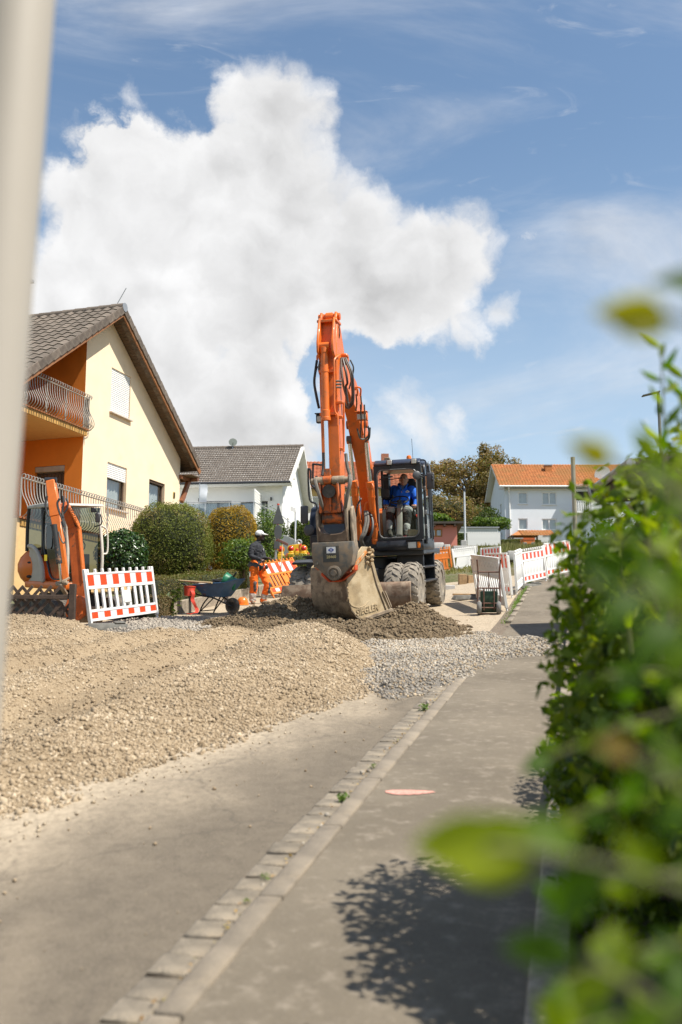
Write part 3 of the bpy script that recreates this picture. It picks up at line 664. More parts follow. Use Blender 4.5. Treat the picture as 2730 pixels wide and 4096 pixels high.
def tile_field(name, o, ex, ey, nx, ny, w_, l_, m, parent, wave=.03, seg=4, label=None):
    """a slope of tiles too small to pick apart, still one raised tile beside the other"""
    o, ex, ey = Vector(o), Vector(ex).normalized(), Vector(ey).normalized(); ez = ex.cross(ey).normalized(); ez = ez if ez.z > 0 else -ez
    V = []; F = []
    for j in range(ny):
        for i in range(nx):
            n = len(V); jt = random.uniform(-.004, .004)
            for (y, dz) in ((j*l_, .0), ((j+1)*l_+.02, .035), ((j+1)*l_+.02, .008)):
                for s_ in range(seg+1):
                    x = w_*(i+s_/seg); V.append(o+ex*x+ey*y+ez*(dz+jt+wave*(.5-.5*math.cos(2*math.pi*s_/seg))))
            k = seg+1
            for r in range(2):
                for s_ in range(seg): F.append((n+r*k+s_, n+r*k+s_+1, n+(r+1)*k+s_+1, n+(r+1)*k+s_))
    ob = link(name, npmesh(name, [tuple(v) for v in V], F, m, smooth=False), parent); ob['kind'] = 'stuff'; return ob

# ------------------------------------------------------------ yellow house on the left
YD = Vector((math.sin(rad(18)), math.cos(rad(18)), 0)); YN = Vector((math.cos(rad(18)), -math.sin(rad(18)), 0)); YP = Vector((-6.5, 28, 0))
yh = empty('yellow_house', 'cream yellow gabled house with orange balcony recess and brown tiled roof', 'house', mtx=basis(YP, YD, -YN, Vector((0, 0, 1))))
yel = mat('cream_render', (.80, .64, .45), .92, var=.06, scale=1.5, dirt=((.60, .45, .26), .10, 1.2), bump=.25, bscale=160); ora = mat('orange_render', (.72, .215, .025), .92, var=.06, scale=2, bump=.3, bscale=150)
ywhite = mat('white_plastic_frame', (.78, .78, .76), .45, var=.04); brownp = mat('brown_frame', (.09, .055, .035), .5, var=.2)
tile_m = mat('brown_roof_tile', (.125, .098, .078), .9, var=.3, scale=7, rnd=.22, bump=.5, bscale=60, dirt=((.24, .22, .17), .30, 9)); wood_m = mat('brown_soffit_board', (.10, .062, .036), .65, var=.25, scale=5, rnd=.12)
RS, RZ, RT = -.55, 11.26, .715                       # ridge position, apex of the wall, roof pitch
zr = lambda s: RZ-RT*abs(s-RS)
W = lambda a, b, w_: Vector((a, w_, b))
mb = MB(); holes = [(-.30, .78, 8.50, 9.80), (-.35, .72, 5.73, 7.02), (2.06, 3.06, 5.73, 6.95)]
wall_face(mb, [(-1.62, 2.6), (4.07, 2.6), (4.07, zr(4.07)), (RS, RZ), (-1.62, zr(-1.62))], holes, W)
mb.quad((4.07, 0, 2.6), (4.07, 9, 2.6), (4.07, 9, zr(4.07)), (4.07, 0, zr(4.07)))
mb.quad((-5.2, 9, 2.6), (4.07, 9, 2.6), (4.07, 9, 7.5), (-5.2, 9, 7.5))
mb.build('wall', yel, yh, 0, 0)
RW = 2.3
mb = MB(); dh = (.55, 1.50, 4.75, 6.72)
O1 = lambda a, b, w_: Vector((-1.62+w_, a, b))
wall_face(mb, [(0, 2.6), (RW, 2.6), (RW, zr(-1.62)), (0, zr(-1.62))], [dh], O1, .2)
O2 = lambda a, b, w_: Vector((a, RW+w_, b))
wall_face(mb, [(-5.2, 2.6), (-1.62, 2.6), (-1.62, zr(-1.62)), (-5.2, zr(-5.2))], [(-4.4, -3.4, 7.7, 9.0)], O2)
mb.quad((-5.2, RW, 2.6), (-5.2, 9, 2.6), (-5.2, 9, zr(-5.2)), (-5.2, RW, zr(-5.2)))
mb.build('recess_wall', ora, yh, 0, 0)
sill_m = mat('marble_sill', (.55, .47, .40), .4, var=.1)
window(yh, *holes[0], W, ywhite, shutter=1.29, shm=ywhite, sill=sill_m, curtain=False, slat_n=23)
window(yh, *holes[1], W, brownp, shutter=.44, shm=ywhite, sill=sill_m, slat_n=8)
window(yh, *holes[2], W, brownp, shutter=.09, shm=brownp, sill=sill_m, slat_n=2)
window(yh, -4.4, -3.4, 7.7, 9.0, O2, brownp)
doorw = mat('dark_wood_door', (.085, .048, .028), .6, var=.3, scale=3); box_m = mat('shutter_box', (.42, .36, .32), .5)
d = MB(); d.bx(-1.50, -1.46, .56, 1.49, 4.75, 6.55); d_o = d.build('door', doorw, yh)
for i in range(8): p_ = MB(); p_.bx(-1.535, -1.502, .585+.112*i, .585+.112*i+.10, 4.8, 6.5); p_.build('door_board', doorw, d_o, .006)
d = MB(); d.bx(-1.62, -1.47, .56, 1.49, 6.56, 6.715); d.build('shutter_box', box_m, yh, .01)
v_ = MB(); v_.bx(3.62, 3.74, -.02, -.002, 6.60, 6.80); vo = v_.build('wall_vent', mat('brass_vent', (.45, .30, .08), .5, .4), yh, .004)
for i in range(5): s_ = MB(); s_.bx(3.635, 3.725, -.028, -.021, 6.62+.034*i, 6.638+.034*i); s_.build('vent_slat', room_m, vo)
# roof: deck, tiles, ridge tiles, soffit boards
rf = MB(); OH = .44
for sg in (-1, 1):
    s0, s1 = RS, (4.6 if sg > 0 else -5.75); n_ = Vector((sg*math.sin(math.atan(RT)), 0, math.cos(math.atan(RT))))
    a, b, c, d_ = (Vector((s0, -OH, RZ+.05)), Vector((s1, -OH, zr(s1)+.05)), Vector((s1, 9.3, zr(s1)+.05)), Vector((s0, 9.3, RZ+.05)))
    board_quadbox(rf, [a, b, c, d_, a+n_*.13, b+n_*.13, c+n_*.13, d_+n_*.13])
roof = rf.build('roof', wood_m, yh, 0, 0)
tw, tl = .30, .345; tm = tile_mesh('roof_tile', tw+.012, tl+.05, tile_m, .03, .04)
ang = math.atan(RT); ca, sa = math.cos(ang), math.sin(ang)
for i in range(14):                                   # near slope: 14 columns in from the verge
    for j in range(19):
        dist = .02+j*tl; o_ = link('roof_tile', tm, roof); s_ = RS-ca*dist; z_ = RZ+.235-sa*dist
        o_.matrix_local = basis((s_, -OH-.03+i*tw, z_), (0, 1, 0), (ca, 0, sa), (-sa, 0, ca)) @ Matrix.Rotation(random.uniform(-.012, .012), 4, 'X')
far_m = tile_m
tile_field('far_tiles', (RS-ca*.02, -OH-.03+14*tw, RZ+.235), (0, 1, 0), (-ca, 0, -sa), 18, 19, tw, tl, tile_m, roof)
tile_field('back_slope_tiles', (RS+ca*.02, -OH+.25, RZ+.235), (0, 1, 0), (ca, 0, -sa), 31, 18, tw, tl, tile_m, roof)
for j in range(19):                                   # verge tiles down both rakes
    for sg in (-1, 1):
        if sg > 0 and j > 17: continue
        dist = .02+j*tl; b = MB(); b.bx(-.02, .26 if sg > 0 else .02, -tl-.03, .0, -.17, .035); key = 'verge%d' % sg
        if key not in MATS: MATS[key] = b.mesh('verge_tile', tile_m, .008)
        o_ = link('verge_tile', MATS[key], roof); o_.matrix_local = basis((RS+sg*ca*dist, -OH-.055, RZ+.235-sa*dist), (0, 1, 0), (-sg*ca, 0, sa), (sg*sa, 0, ca)) @ Matrix.Rotation(.07, 4, 'X')
for i in range(16):
    b = MB(); b.lathe([(.125, 0), (.14, .43)], (0, 0, 0), (0, 1, 0), 12); 
    if 'ridge_t' not in MATS: MATS['ridge_t'] = b.mesh('ridge_tile', tile_m, .004)
    o_ = link('ridge_tile', MATS['ridge_t'], roof); o_.location = (RS, -OH-.08+i*.40, RZ+.19)
e_ = MB(); e_.cyl((RS, -OH-.085, RZ+.19), (RS, -OH-.065, RZ+.19), .13); e_.build('ridge_cap', mat('zinc_sheet', (.36, .37, .38), .5, .6), roof)
nb = 54
for i in range(nb):                                   # boards under the far verge and the near one
    for sg, L_ in ((1, 6.3), (-1, 6.3)):
        d0 = .02+i*L_/nb; key = 'soff'
        if key not in MATS: b = MB(); b.bx(-.43, .20, -L_/nb+.006, 0, -.02, 0); MATS[key] = b.mesh('soffit_board', wood_m, .003)
        o_ = link('soffit_board', MATS[key], roof); o_.matrix_local = basis((RS+sg*ca*d0, 0, RZ+.045-sa*d0), (0, 1, 0), (-sg*ca, 0, sa), (sg*sa, 0, ca))
for sg, s1 in ((1, 4.6), (-1, -5.75)):
    b = MB(); b.beam((RS+sg*.05, -OH-.02, RZ-.02), (s1, -OH-.02, zr(s1)-.02), .035, .15); b.build('bargeboard', mat('orange_brown_board', (.24, .10, .035), .6, var=.2), roof)
b = MB(); b.tube(catmull([(4.66, -.36, 7.37), (4.66, 2, 7.35), (4.66, 9, 7.33)], 3), .075, 10); b.build('gutter', mat('copper_brown', (.20, .085, .045), .5, .3, var=.2), roof)
b = MB(); b.beam((4.12, -.05, 6.55), (4.6, -.05, 7.32), .12, .14); b.beam((4.0, -.05, 7.36), (4.62, -.05, 7.36), .12, .12); b.build('roof_strut', mat('strut_wood', (.22, .085, .04), .6, var=.2), yh)
# eave soffit of the far side seen from below
b = MB(); b.bx(4.07, 4.62, -OH, 9, 7.40, 7.43); b.build('eave_soffit', wood_m, roof)
b = MB(); b.bx(RS-.35, RS+.35, 3.0, 3.7, 11.0, 12.75); ch = b.build('chimney', mat('slate_cladding', (.16, .15, .145), .8, var=.2, scale=10), roof, .01)
b = MB(); b.bx(RS-.45, RS+.45, 2.9, 3.8, 12.75, 12.85); b.build('chimney_cap', mat('zinc_sheet', (.36, .37, .38), .5, .6), ch, .01)
b = MB(); b.bx(RS-.5, RS+.5, 2.85, 3.85, 11.0, 11.6); b.build('flashing', mat('zinc_sheet', (.36, .37, .38), .5, .6), ch)
b = MB(); b.cyl((RS, -.2, 11.5), (RS+.05, -.5, 12.05), .012, n=6); b.build('lightning_rod', mat('zinc_sheet', (.36, .37, .38), .5, .6), roof)
# balcony slab with brick edging, and terrace
plast = mat('balcony_soffit', (.62, .40, .20), .9, var=.05)
b = MB(); b.bx(-5.3, -1.63, -.10, RW, 7.47, 7.62); slab = b.build('balcony_slab', plast, yh)
brick = mat('yellow_edge_tile', (.48, .27, .075), .6, var=.2, scale=12, rnd=.2); brk = MB(); brk.bx(-.068, .068, -.02, 0, -.075, .075); brm = brk.mesh('edge_tile', brick, .004)
for i in range(25): o_ = link('edge_tile', brm, slab); o_.location = (-1.70-.145*i, -.104, 7.545)
b = MB(); b.bx(-5.3, -1.60, -.16, -.08, 7.625, 7.66); b.build('slab_rim', mat('terracotta_rim', (.30, .10, .035), .7, var=.2), slab)
TW = -1.35                                            # terrace front
b = MB(); b.bx(-6.2, 1.15, TW, -.01, 2.6, 4.55); terr = b.build('terrace', mat('terrace_render', (.66, .44, .20), .9, var=.06), yh)
for i in range(50): o_ = link('edge_tile', brm, terr); o_.location = (1.08-.145*i, TW-.004, 4.47)
b = MB(); b.bx(-6.2, 1.2, TW-.06, TW+.1, 4.555, 4.60); b.build('slab_rim', MATS['terracotta_rim'], terr)
iron = mat('galvanised_iron', (.42, .38, .33), .5, .5, var=.2, rnd=.1)
def baluster(h):
    pts = [(0, 0, 0), (0, -.06, .01), (0, -.17, .08), (0, -.20, .19), (0, -.14, .34), (0, -.05, .50), (0, -.01, .68), (0, 0, h-.03), (0, -.02, h+.035), (0, -.06, h+.055), (0, -.10, h+.03), (0, -.105, h-.03)]
    b = MB(); b.tube(catmull(pts, 3), .011, 5); return b.mesh('baluster', iron, 0, 60)
bal = baluster(.92)
def railing(parent, p0, p1, n, h=.92):
    p0, p1 = Vector(p0), Vector(p1); r = MB(); r.tube([p0+Vector((0, 0, h-.03)), p1+Vector((0, 0, h-.03))], .018, 6); r.tube([p0+Vector((0, 0, .02)), p1+Vector((0, 0, .02))], .014, 6)
    ax = (p1-p0).normalized(); ou = Vector((ax.y, -ax.x, 0))
    for k in range(0, n+1, max(1, n//4)): q = p0.lerp(p1, k/n); r.cyl(q, q+Vector((0, 0, h-.03)), .02, n=6)
    ro = r.build('railing', iron, parent)
    for i in range(n+1):
        o_ = link('baluster', bal, ro); o_.matrix_local = basis(p0.lerp(p1, i/n), ax, -ou, (0, 0, 1))
    return ro
railing(yh, (-5.25, -.12, 7.62), (-1.62, -.12, 7.62), 34); railing(yh, (-1.60, -.12, 7.62), (-1.60, -.02, 7.62), 2)
railing(yh, (-6.1, TW, 4.58), (1.15, TW, 4.58), 64); railing(yh, (1.15, TW, 4.58), (1.15, -.05, 4.58), 11)
# flower pot on the terrace
pt = empty('flower_pot', 'terracotta flower pot with green leaves on the terrace of the yellow house', 'flower pot', mtx=Matrix.Translation(yh.matrix_world @ Vector((.55, TW+.30, 4.58)))); pt.location.z += .02
b = MB(); b.lathe([(.15, 0), (.22, .26), (.24, .26), (.24, .31), (.20, .31), (.18, .27)], (0, 0, 0), (0, 0, 1), 20); b.build('pot', mat('terracotta', (.40, .14, .06), .8, var=.15), pt)
P = rng.normal(0, 1, (160, 3))*(.13, .13, .12)+(0, 0, .45); v, f, tn = leaf_cards(P, P-np.array((0, 0, .2)), .12, 3, .2, .6); link('foliage', npmesh('foliage', v, f, leafmat('weed_leaf', []), tn), pt)

# ------------------------------------------------------------ white house behind
def gable_house(name, label, Y, corner_px, yaw, wid, dep, eave_h, pitch, base, wm, roof_m, tw, tl, oh=.5, gab=.35, left_gable=False):
    """house whose front faces the camera; origin at the front right corner under the eave, x to the right, y to the back"""
    c = at(*corner_px, Y); zb = c.z-eave_h
    r = empty(name, label, 'house', mtx=Matrix.Translation((c.x, c.y, zb)) @ Matrix.Rotation(rad(yaw), 4, 'Z'))
    return r
WH = gable_house('white_house', 'white rendered house with dark grey tiled roof behind the clipped bushes', 58, z5(1190, 490), -5.7, 16, 9, 6.2, .8, 0, None, None, .3, .34)
wwall = mat('white_render', (.82, .81, .78), .92, var=.03, scale=1, bump=.15, bscale=120); dkt = mat('grey_brown_tile', (.145, .118, .096), .75, var=.22, scale=4); anth = mat('anthracite', (.035, .037, .042), .5, var=.15)
HW, DW, EH = 16.5, 9.0, 6.2; PW = .62
b = MB(); FW = lambda a, z, w_: Vector((a, w_, z)); wins = [(-10.25, -8.62+.05, 3.0, 4.60-.1), (-5.55, -3.35, 3.0, 4.5)]
wins = [(-10.0, -8.4, 2.9, 4.45), (-5.6, -4.05, 2.9, 4.45)]
# positions from the photo
def wloc(x, y): q = onplane(*z5(x, y), WH.matrix_world.translation, WH.matrix_world.to_3x3() @ Vector((0, 1, 0))); l = WH.matrix_world.inverted() @ q; return l
wA, wB, wC, wD = wloc(490, 682), wloc(732, 682), wloc(812, 684), wloc(1057, 684)
wins = [(wA.x, wB.x, wA.z-1.6, wA.z), (wC.x, wD.x, wC.z-1.6, wC.z)]
wall_face(b, [(-HW, 0), (0, 0), (0, EH), (-HW, EH)], wins, FW, .16)
GW = lambda a, z, w_: Vector((-w_, a, z)); gw = [(1.9, 2.5, 3.4, 4.2), (5.6, 6.3, 3.3, 4.3), (3.2, 3.8, 6.3, 7.2), (1.9, 2.6, 1.2, 1.6), (4.6, 5.3, 1.0, 1.5)]
wall_face(b, [(0, 0), (DW, 0), (DW, EH), (DW/2, EH+PW*DW/2), (0, EH)], gw, GW, .16)
b.build('wall', wwall, WH, 0, 0)
for w_ in wins: window(WH, *w_, FW, anth, mull=[(w_[0]+w_[1])/2], fw=.11, inset=.1)
for w_ in gw: window(WH, *w_, GW, anth, fw=.07, inset=.1)
rb = MB(); an = math.atan(PW)
for sg in (0, 1):
    y0, z0 = DW/2, EH+PW*DW/2; y1 = -.75 if sg == 0 else DW+.75; z1_ = z0-PW*abs(y1-y0); nn = Vector((0, (-1 if sg == 0 else 1)*math.sin(an), math.cos(an)))
    a_, b_, c_, d_ = Vector((-HW-.5, y0, z0)), Vector((.65, y0, z0)), Vector((.65, y1, z1_)), Vector((-HW-.5, y1, z1_)); board_quadbox(rb, [a_, b_, c_, d_, a_+nn*.18, b_+nn*.18, c_+nn*.18, d_+nn*.18])
wr = rb.build('roof', mat('white_bargeboard', (.72, .71, .67), .8, var=.05), WH, 0, 0)
sl_len = (DW/2+.75)/math.cos(an); nyr = int(sl_len/.34)
tile_field('roof_tiles', (-HW-.5, DW/2, EH+PW*DW/2+.20), (1, 0, 0), (0, -math.cos(an), -math.sin(an)), 110, nyr, .159, sl_len/nyr, dkt, wr, .03)
for i in range(44):
    if 'wridge' not in MATS: q = MB(); q.lathe([(.12, 0), (.135, .41)], (0, 0, 0), (1, 0, 0), 8); MATS['wridge'] = q.mesh('ridge_tile', dkt)
    o_ = link('ridge_tile', MATS['wridge'], wr); o_.location = (-HW-.5+i*.4, DW/2, EH+PW*DW/2+.20)
q = MB(); q.tube([(-HW-.5, -.80, EH-.28), (.6, -.80, EH-.28)], .08, 8); q.build('gutter', anth, wr)
q = MB(); q.bx(-HW-.45, .6, -.74, -.02, EH-.40, EH-.30); q.build('eave_soffit', MATS['white_bargeboard'], wr)
for yy in (.6, 2.2): q = MB(); q.bx(.02, .62, yy, yy+.2, EH-.25+PW*yy, EH+PW*yy); q.build('purlin_end', MATS['white_bargeboard'], WH, .01)
for xx in (wloc(447, 680).x, wloc(1090, 680).x): q = MB(); q.cyl((xx, -.12, wA.z-.05), (xx, -.12, wA.z+.15), .05, n=10); q.bx(xx-.02, xx+.02, -.12, -.002, wA.z+.02, wA.z+.08); q.build('wall_lamp', anth, WH)
# balcony with glass railing in front of the white house
bal_z = wloc(600, 748).z-1.0
q = MB(); q.bx(-HW, wloc(995, 748).x+.1, -2.4, -.02, bal_z-.2, bal_z); wb_ = q.build('balcony', wwall, WH)
x1_ = wloc(995, 748).x
q = MB(); q.tube([(-HW, -2.3, bal_z+1.0), (x1_, -2.3, bal_z+1.0), (x1_+1.6, -2.3, bal_z+.2), (x1_+2.2, -2.3, bal_z-.3)], .03, 8)
for i in range(9): xx = x1_-i*1.4; q.cyl((xx, -2.3, bal_z), (xx, -2.3, bal_z+1.0), .025, n=6)
q.build('handrail', mat('stainless', (.6, .6, .6), .3, .8), wb_)
milk = glassmat('frosted_glass', (.72, .76, .76), .12)
for i in range(8): q = MB(); q.bx(x1_-1.36-i*1.4, x1_-.04-i*1.4, -2.31, -2.295, bal_z+.05, bal_z+.92); q.build('glass_panel', milk, wb_, 0, 0)
q = MB(); q.bx(x1_+.02, x1_+.06, -2.3, -.1, bal_z, bal_z+1.75); pv = q.build('privacy_screen', wwall, wb_)
for i in range(11): q = MB(); q.bx(x1_+.065, x1_+.085, -2.28, -.12, bal_z+.06+i*.155, bal_z+.17+i*.155); q.build('screen_slat', wwall, pv, .004)
fl = wloc(560, 590); q = MB(); vs = []
q.cyl((fl.x-.22, -2.2, bal_z), (fl.x-.22, -2.2, fl.z+.05), .03, n=8); fo_ = q.build('flag_pole', mat('stainless', (.6, .6, .6), .3, .8), None)
fo_.matrix_world = WH.matrix_world.copy(); props(fo_, 'slim pole with hanging white banner on the white balcony', 'banner')
q = MB(); k = 10
for i in range(k+1):
    z_ = fl.z-(fl.z-bal_z-.2)*i/k; q.V += [(fl.x-.2, -2.2+.03*math.sin(i*1.3), z_), (fl.x+.0, -2.2+.03*math.sin(i*1.1+1), z_+.02), (fl.x+.22+.02*math.sin(i), -2.2+.04*math.sin(i*.9), z_)]
q.F += [(3*i+j, 3*i+j+1, 3*i+j+4, 3*i+j+3) for i in range(k) for j in range(2)]
q.build('banner_cloth', mat('white_cloth', (.74, .76, .80), .8, var=.05), fo_)
def dish(name, label, loc, r, face, cat='satellite dish', col_=(.30, .31, .29), mast=.7):
    face = Vector(face).normalized(); t = empty(name, label, cat, loc=loc); m_ = mat('dish_%.2f' % col_[0], col_, .5, var=.06)
    b = MB(); b.lathe([(r, .0), (r*.9, -.05*r), (r*.6, -.16*r), (r*.2, -.22*r), (.02, -.23*r)], (0, 0, mast), face, 24); b.build('reflector', m_, t)
    b = MB(); b.cyl((0, 0, -.1), -face*.3*r+Vector((0, 0, mast-.05)), .025, n=8); b.build('mast', MATS['stainless'], t)
    b = MB(); b.tube([Vector((0, 0, mast-r*.8)), face*r*.7+Vector((0, 0, mast-r*.45))], .015, 6); b.cyl(face*r*.66+Vector((0, 0, mast-r*.45)), face*r*.82+Vector((0, 0, mast-r*.40)), .035); b.build('receiver_arm', m_, t); return t
dl = at(*z5(742, 150), 62.4); dish('satellite_dish', 'dark round satellite dish behind the ridge of the white house', (dl.x, dl.y+.2, dl.z-.38), .27, (.1, -1, .25), col_=(.14, .16, .14), mast=.40)

# ------------------------------------------------------------ red-roofed house behind the excavator
c = at(1430, 1945, 74); RH = empty('red_roofed_house', 'pale yellow house with red tiled roof behind the big excavator', 'house', mtx=Matrix.Translation((c.x, c.y, c.z-5.6)))
b = MB(); b.bx(-6.0, 4.2, 0, 9, 0, 5.6); b.build('wall', mat('ochre_wall', (.55, .40, .16), .9, var=.05), RH)
redt = mat('red_roof_tile', (.40, .115, .05), .85, var=.25, scale=5, c2=(.28, .09, .045), c2scale=.9)
P3 = .58; an3 = math.atan(P3); L3 = 5.0/math.cos(an3)
b = MB(); b.add([(-6.8, -.6, 5.40), (4.9, -.6, 5.40), (4.9, 4.5, 5.40+P3*5.1), (-6.8, 4.5, 5.40+P3*5.1), (-6.8, 9.6, 5.40), (4.9, 9.6, 5.40)], [(0, 1, 2, 3), (3, 2, 5, 4), (0, 3, 4), (1, 5, 2), (0, 4, 5, 1)]); r3 = b.build('roof', wood_m, RH, 0, 0)
L3 = math.hypot(5.1, P3*5.1); n3 = int(L3/.34); tile_field('roof_tiles', (-6.8, 4.5, 5.43+P3*5.1), (1, 0, 0), (0, -math.cos(an3), -math.sin(an3)), 38, n3, .302, L3/n3, redt, r3, .05)
b = MB(); b.tube([(-6.8, -.66, 5.36), (4.9, -.66, 5.36)], .07, 8); b.build('gutter', brownp, r3)
F3 = lambda a, z, w_: Vector((a, w_-.30, z))
for (a0, a1, z0, z1_) in ((-4.4, -2.6, 3.4, 4.8), (-1.8, .4, 2.6, 4.8), (1.5, 3.2, 3.4, 4.8)): window(RH, a0, a1, z0, z1_, F3, ywhite, mull=[(a0+a1)/2], inset=.2)
b = MB(); b.bx(-5.2, 2.0, -1.6, -.01, 2.2, 2.4); b.bx(-5.2, 2.0, -1.6, -1.55, 2.4, 3.3); b.build('balcony', wwall, RH)
b = MB(); b.bx(2.0, 2.6, 4.2, 4.8, 7.5, 9.0); b.build('chimney', mat('chimney_brick', (.33, .14, .08), .85, var=.3, scale=14), r3)
c = at(*z6(-60, 395), 79); 

# ------------------------------------------------------------ blue-white house at the right
c = at(*z6(722, 478), 100); BH = empty('pale_blue_house', 'pale blue two-storey house with orange tiled roof and white downpipe', 'house', mtx=Matrix.Translation((c.x, c.y, c.z-6.3)) @ Matrix.Rotation(rad(.3), 4, 'Z'))
blue = mat('pale_blue_render', (.70, .745, .79), .92, var=.03, scale=1); ort = mat('orange_roof_tile', (.42, .15, .045), .85, var=.25, scale=3, c2=(.34, .15, .045), c2scale=.5)
Mi = BH.matrix_world.inverted(); nB = BH.matrix_world.to_3x3() @ Vector((0, 1, 0))
def bloc(x, y): return Mi @ onplane(*z6(x, y), BH.matrix_world.translation, nB)
FB = lambda a, z, w_: Vector((a, w_, z))
wl = []
for (x0, x1, y0, y1) in ((830, 903, 527, 620), (1018, 1130, 527, 625), (833, 903, 733, 822), (1018, 1132, 735, 822)):
    p0, p1 = bloc(x0, y1), bloc(x1, y0); wl.append((p0.x, p1.x, p0.z, p1.z))
BW = bloc(1560, 480).x+6
b = MB(); wall_face(b, [(0, -.6), (BW, -.6), (BW, 6.3), (0, 6.3)], wl, FB, .14)
GB = lambda a, z, w_: Vector((w_, a, z)); gbw = [(2.0, 2.9, 3.6, 4.8), (2.0, 2.9, .6, 1.8)]; wall_face(b, [(0, -.6), (9, -.6), (9, 6.3), (4.5, 8.6), (0, 6.3)], gbw, GB, .12)
b.build('wall', blue, BH, 0, 0)
for i, w_ in enumerate(wl): window(BH, *w_, FB, ywhite, mull=[(w_[0]+w_[1])/2] if i % 2 else [], fw=.10, inset=.06, sill=ywhite)
for w_ in gbw: window(BH, *w_, GB, ywhite, fw=.1)
P4 = .64; an4 = math.atan(P4); e4 = 6.22; top4 = e4+P4*5.0
b = MB(); b.add([(-.6, -.5, e4-.1), (BW+.3, -.5, e4-.1), (BW+.3, 4.5, top4-.1), (-.6, 4.5, top4-.1), (-.6, 9.5, e4-.1), (BW+.3, 9.5, e4-.1)], [(0, 1, 2, 3), (3, 2, 5, 4)]); 
b.add([(-.6, -.5, e4-.28), (-.6, 4.5, top4-.28), (-.6, 9.5, e4-.28), (-.6, 9.5, e4), (-.6, 4.5, top4), (-.6, -.5, e4)], [(0, 1, 4, 5), (1, 2, 3, 4)]); b.add([(-.6, -.48, e4-.28), (BW+.3, -.48, e4-.28), (BW+.3, 0, e4-.28), (-.6, 0, e4-.28)], [(0, 1, 2, 3)])
r4 = b.build('roof', mat('white_bargeboard', (.72, .71, .67)), BH, 0, 0)
L4 = math.hypot(5.0, P4*5.0); n4 = int(L4/.34); tile_field('roof_tiles', (-.6, 4.5, top4), (1, 0, 0), (0, -math.cos(an4), -math.sin(an4)), int((BW+.9)/.302), n4, .302, L4/n4, ort, r4, .05)
b = MB(); b.tube([(-.6, -.58, e4-.05), (BW+.3, -.58, e4-.05)], .10, 8); b.build('gutter', ywhite, r4)
b = MB(); b.tube(catmull([(.35, -.55, e4-.1), (.38, -.3, e4-.5), (.45, -.12, e4-.9), (.45, -.12, 3), (.45, -.12, -.6)], 3), .09, 8); b.build('downpipe', ywhite, BH)
for (x0, x1, y0, y1, yd) in ((857, 905, 322, 345, 5.3), (1078, 1127, 298, 365, 2.6), (1182, 1232, 316, 345, 5.3)):
    p0, p1 = bloc(x0, y1), bloc(x1, y0); k = 1+yd/100; b = MB(); b.bx(p0.x*k, p1.x*k, yd, yd+.7, p0.z*k-.6, p1.z*k+.05); cho = b.build('chimney', mat('orange_brick', (.44, .17, .05), .85, var=.3, scale=12), r4); b = MB(); b.bx(p0.x*k-.06, p1.x*k+.06, yd-.06, yd+.76, p1.z*k+.05, p1.z*k+.14); b.build('chimney_cap', MATS['zinc_sheet'], cho)
pb = bloc(1240, 690); b = MB(); b.bx(pb.x, pb.x+4, -1.3, -.01, pb.z-.15, pb.z); bo = b.build('balcony', ywhite, BH)
for i in range(18): q = MB(); q.bx(pb.x+.05+i*.22, pb.x+.2+i*.22, -1.3, -1.26, pb.z, pb.z+1.0); q.build('balcony_board', ywhite, bo, .005)
q = MB(); q.bx(pb.x, pb.x+4, -1.33, -1.2, pb.z+1.0, pb.z+1.06); q.build('balcony_rail', ywhite, bo)
q = MB(); q.add([(pb.x, -1.5, pb.z+2.75), (pb.x+4, -1.5, pb.z+2.75), (pb.x+4, -.02, pb.z+3.0), (pb.x, -.02, pb.z+3.0), (pb.x, -1.5, pb.z+2.55), (pb.x+4, -1.5, pb.z+2.55)], [(0, 1, 2, 3), (0, 4, 5, 1)]); q.build('awning', mat('striped_awning', (.62, .5, .42), .9, c2=(.45, .2, .12), c2scale=3), BH)
q = MB(); q.bx(pb.x+.5, pb.x+2.2, -.03, -.004, pb.z+.1, pb.z+2.2); q.build('balcony_door', room_m, BH)
p0, p1 = bloc(745, 885), bloc(960, 832)              # small tiled porch roof
b = MB(); w4 = p1.x-p0.x; h4 = p1.z-p0.z; b.add([(p0.x, -2.2, p0.z), (p1.x, -2.2, p0.z), (p1.x-1.2, -.3, p1.z), (p0.x+1.1, -.3, p1.z), (p0.x, -.02, p0.z), (p1.x, -.02, p0.z)], [(0, 1, 2, 3), (0, 3, 4), (1, 5, 2), (3, 2, 5, 4)]); po = b.build('porch_roof', ort, BH, 0, 0)
tile_field('porch_tiles', (p0.x+1.1, -.35, p1.z+.03), (1, 0, 0), (0, -1.85, -h4), 11, 6, .3, .38, ort, po, .05)
for xx in (p0.x+.2, p1.x-.2): q = MB(); q.bx(xx-.08, xx+.08, -2.1, -1.94, p0.z-2.3, p0.z); q.build('porch_post', MATS['brown_frame'], po)
dl = bloc(1510, 370); dpos = BH.matrix_world @ Vector((dl.x, 1.0, dl.z-.75)); dish('satellite_dish', 'white satellite dish on the roof of the pale blue house', dpos, .85, (-.75, -1, .3), col_=(.74, .74, .72), mast=.8)

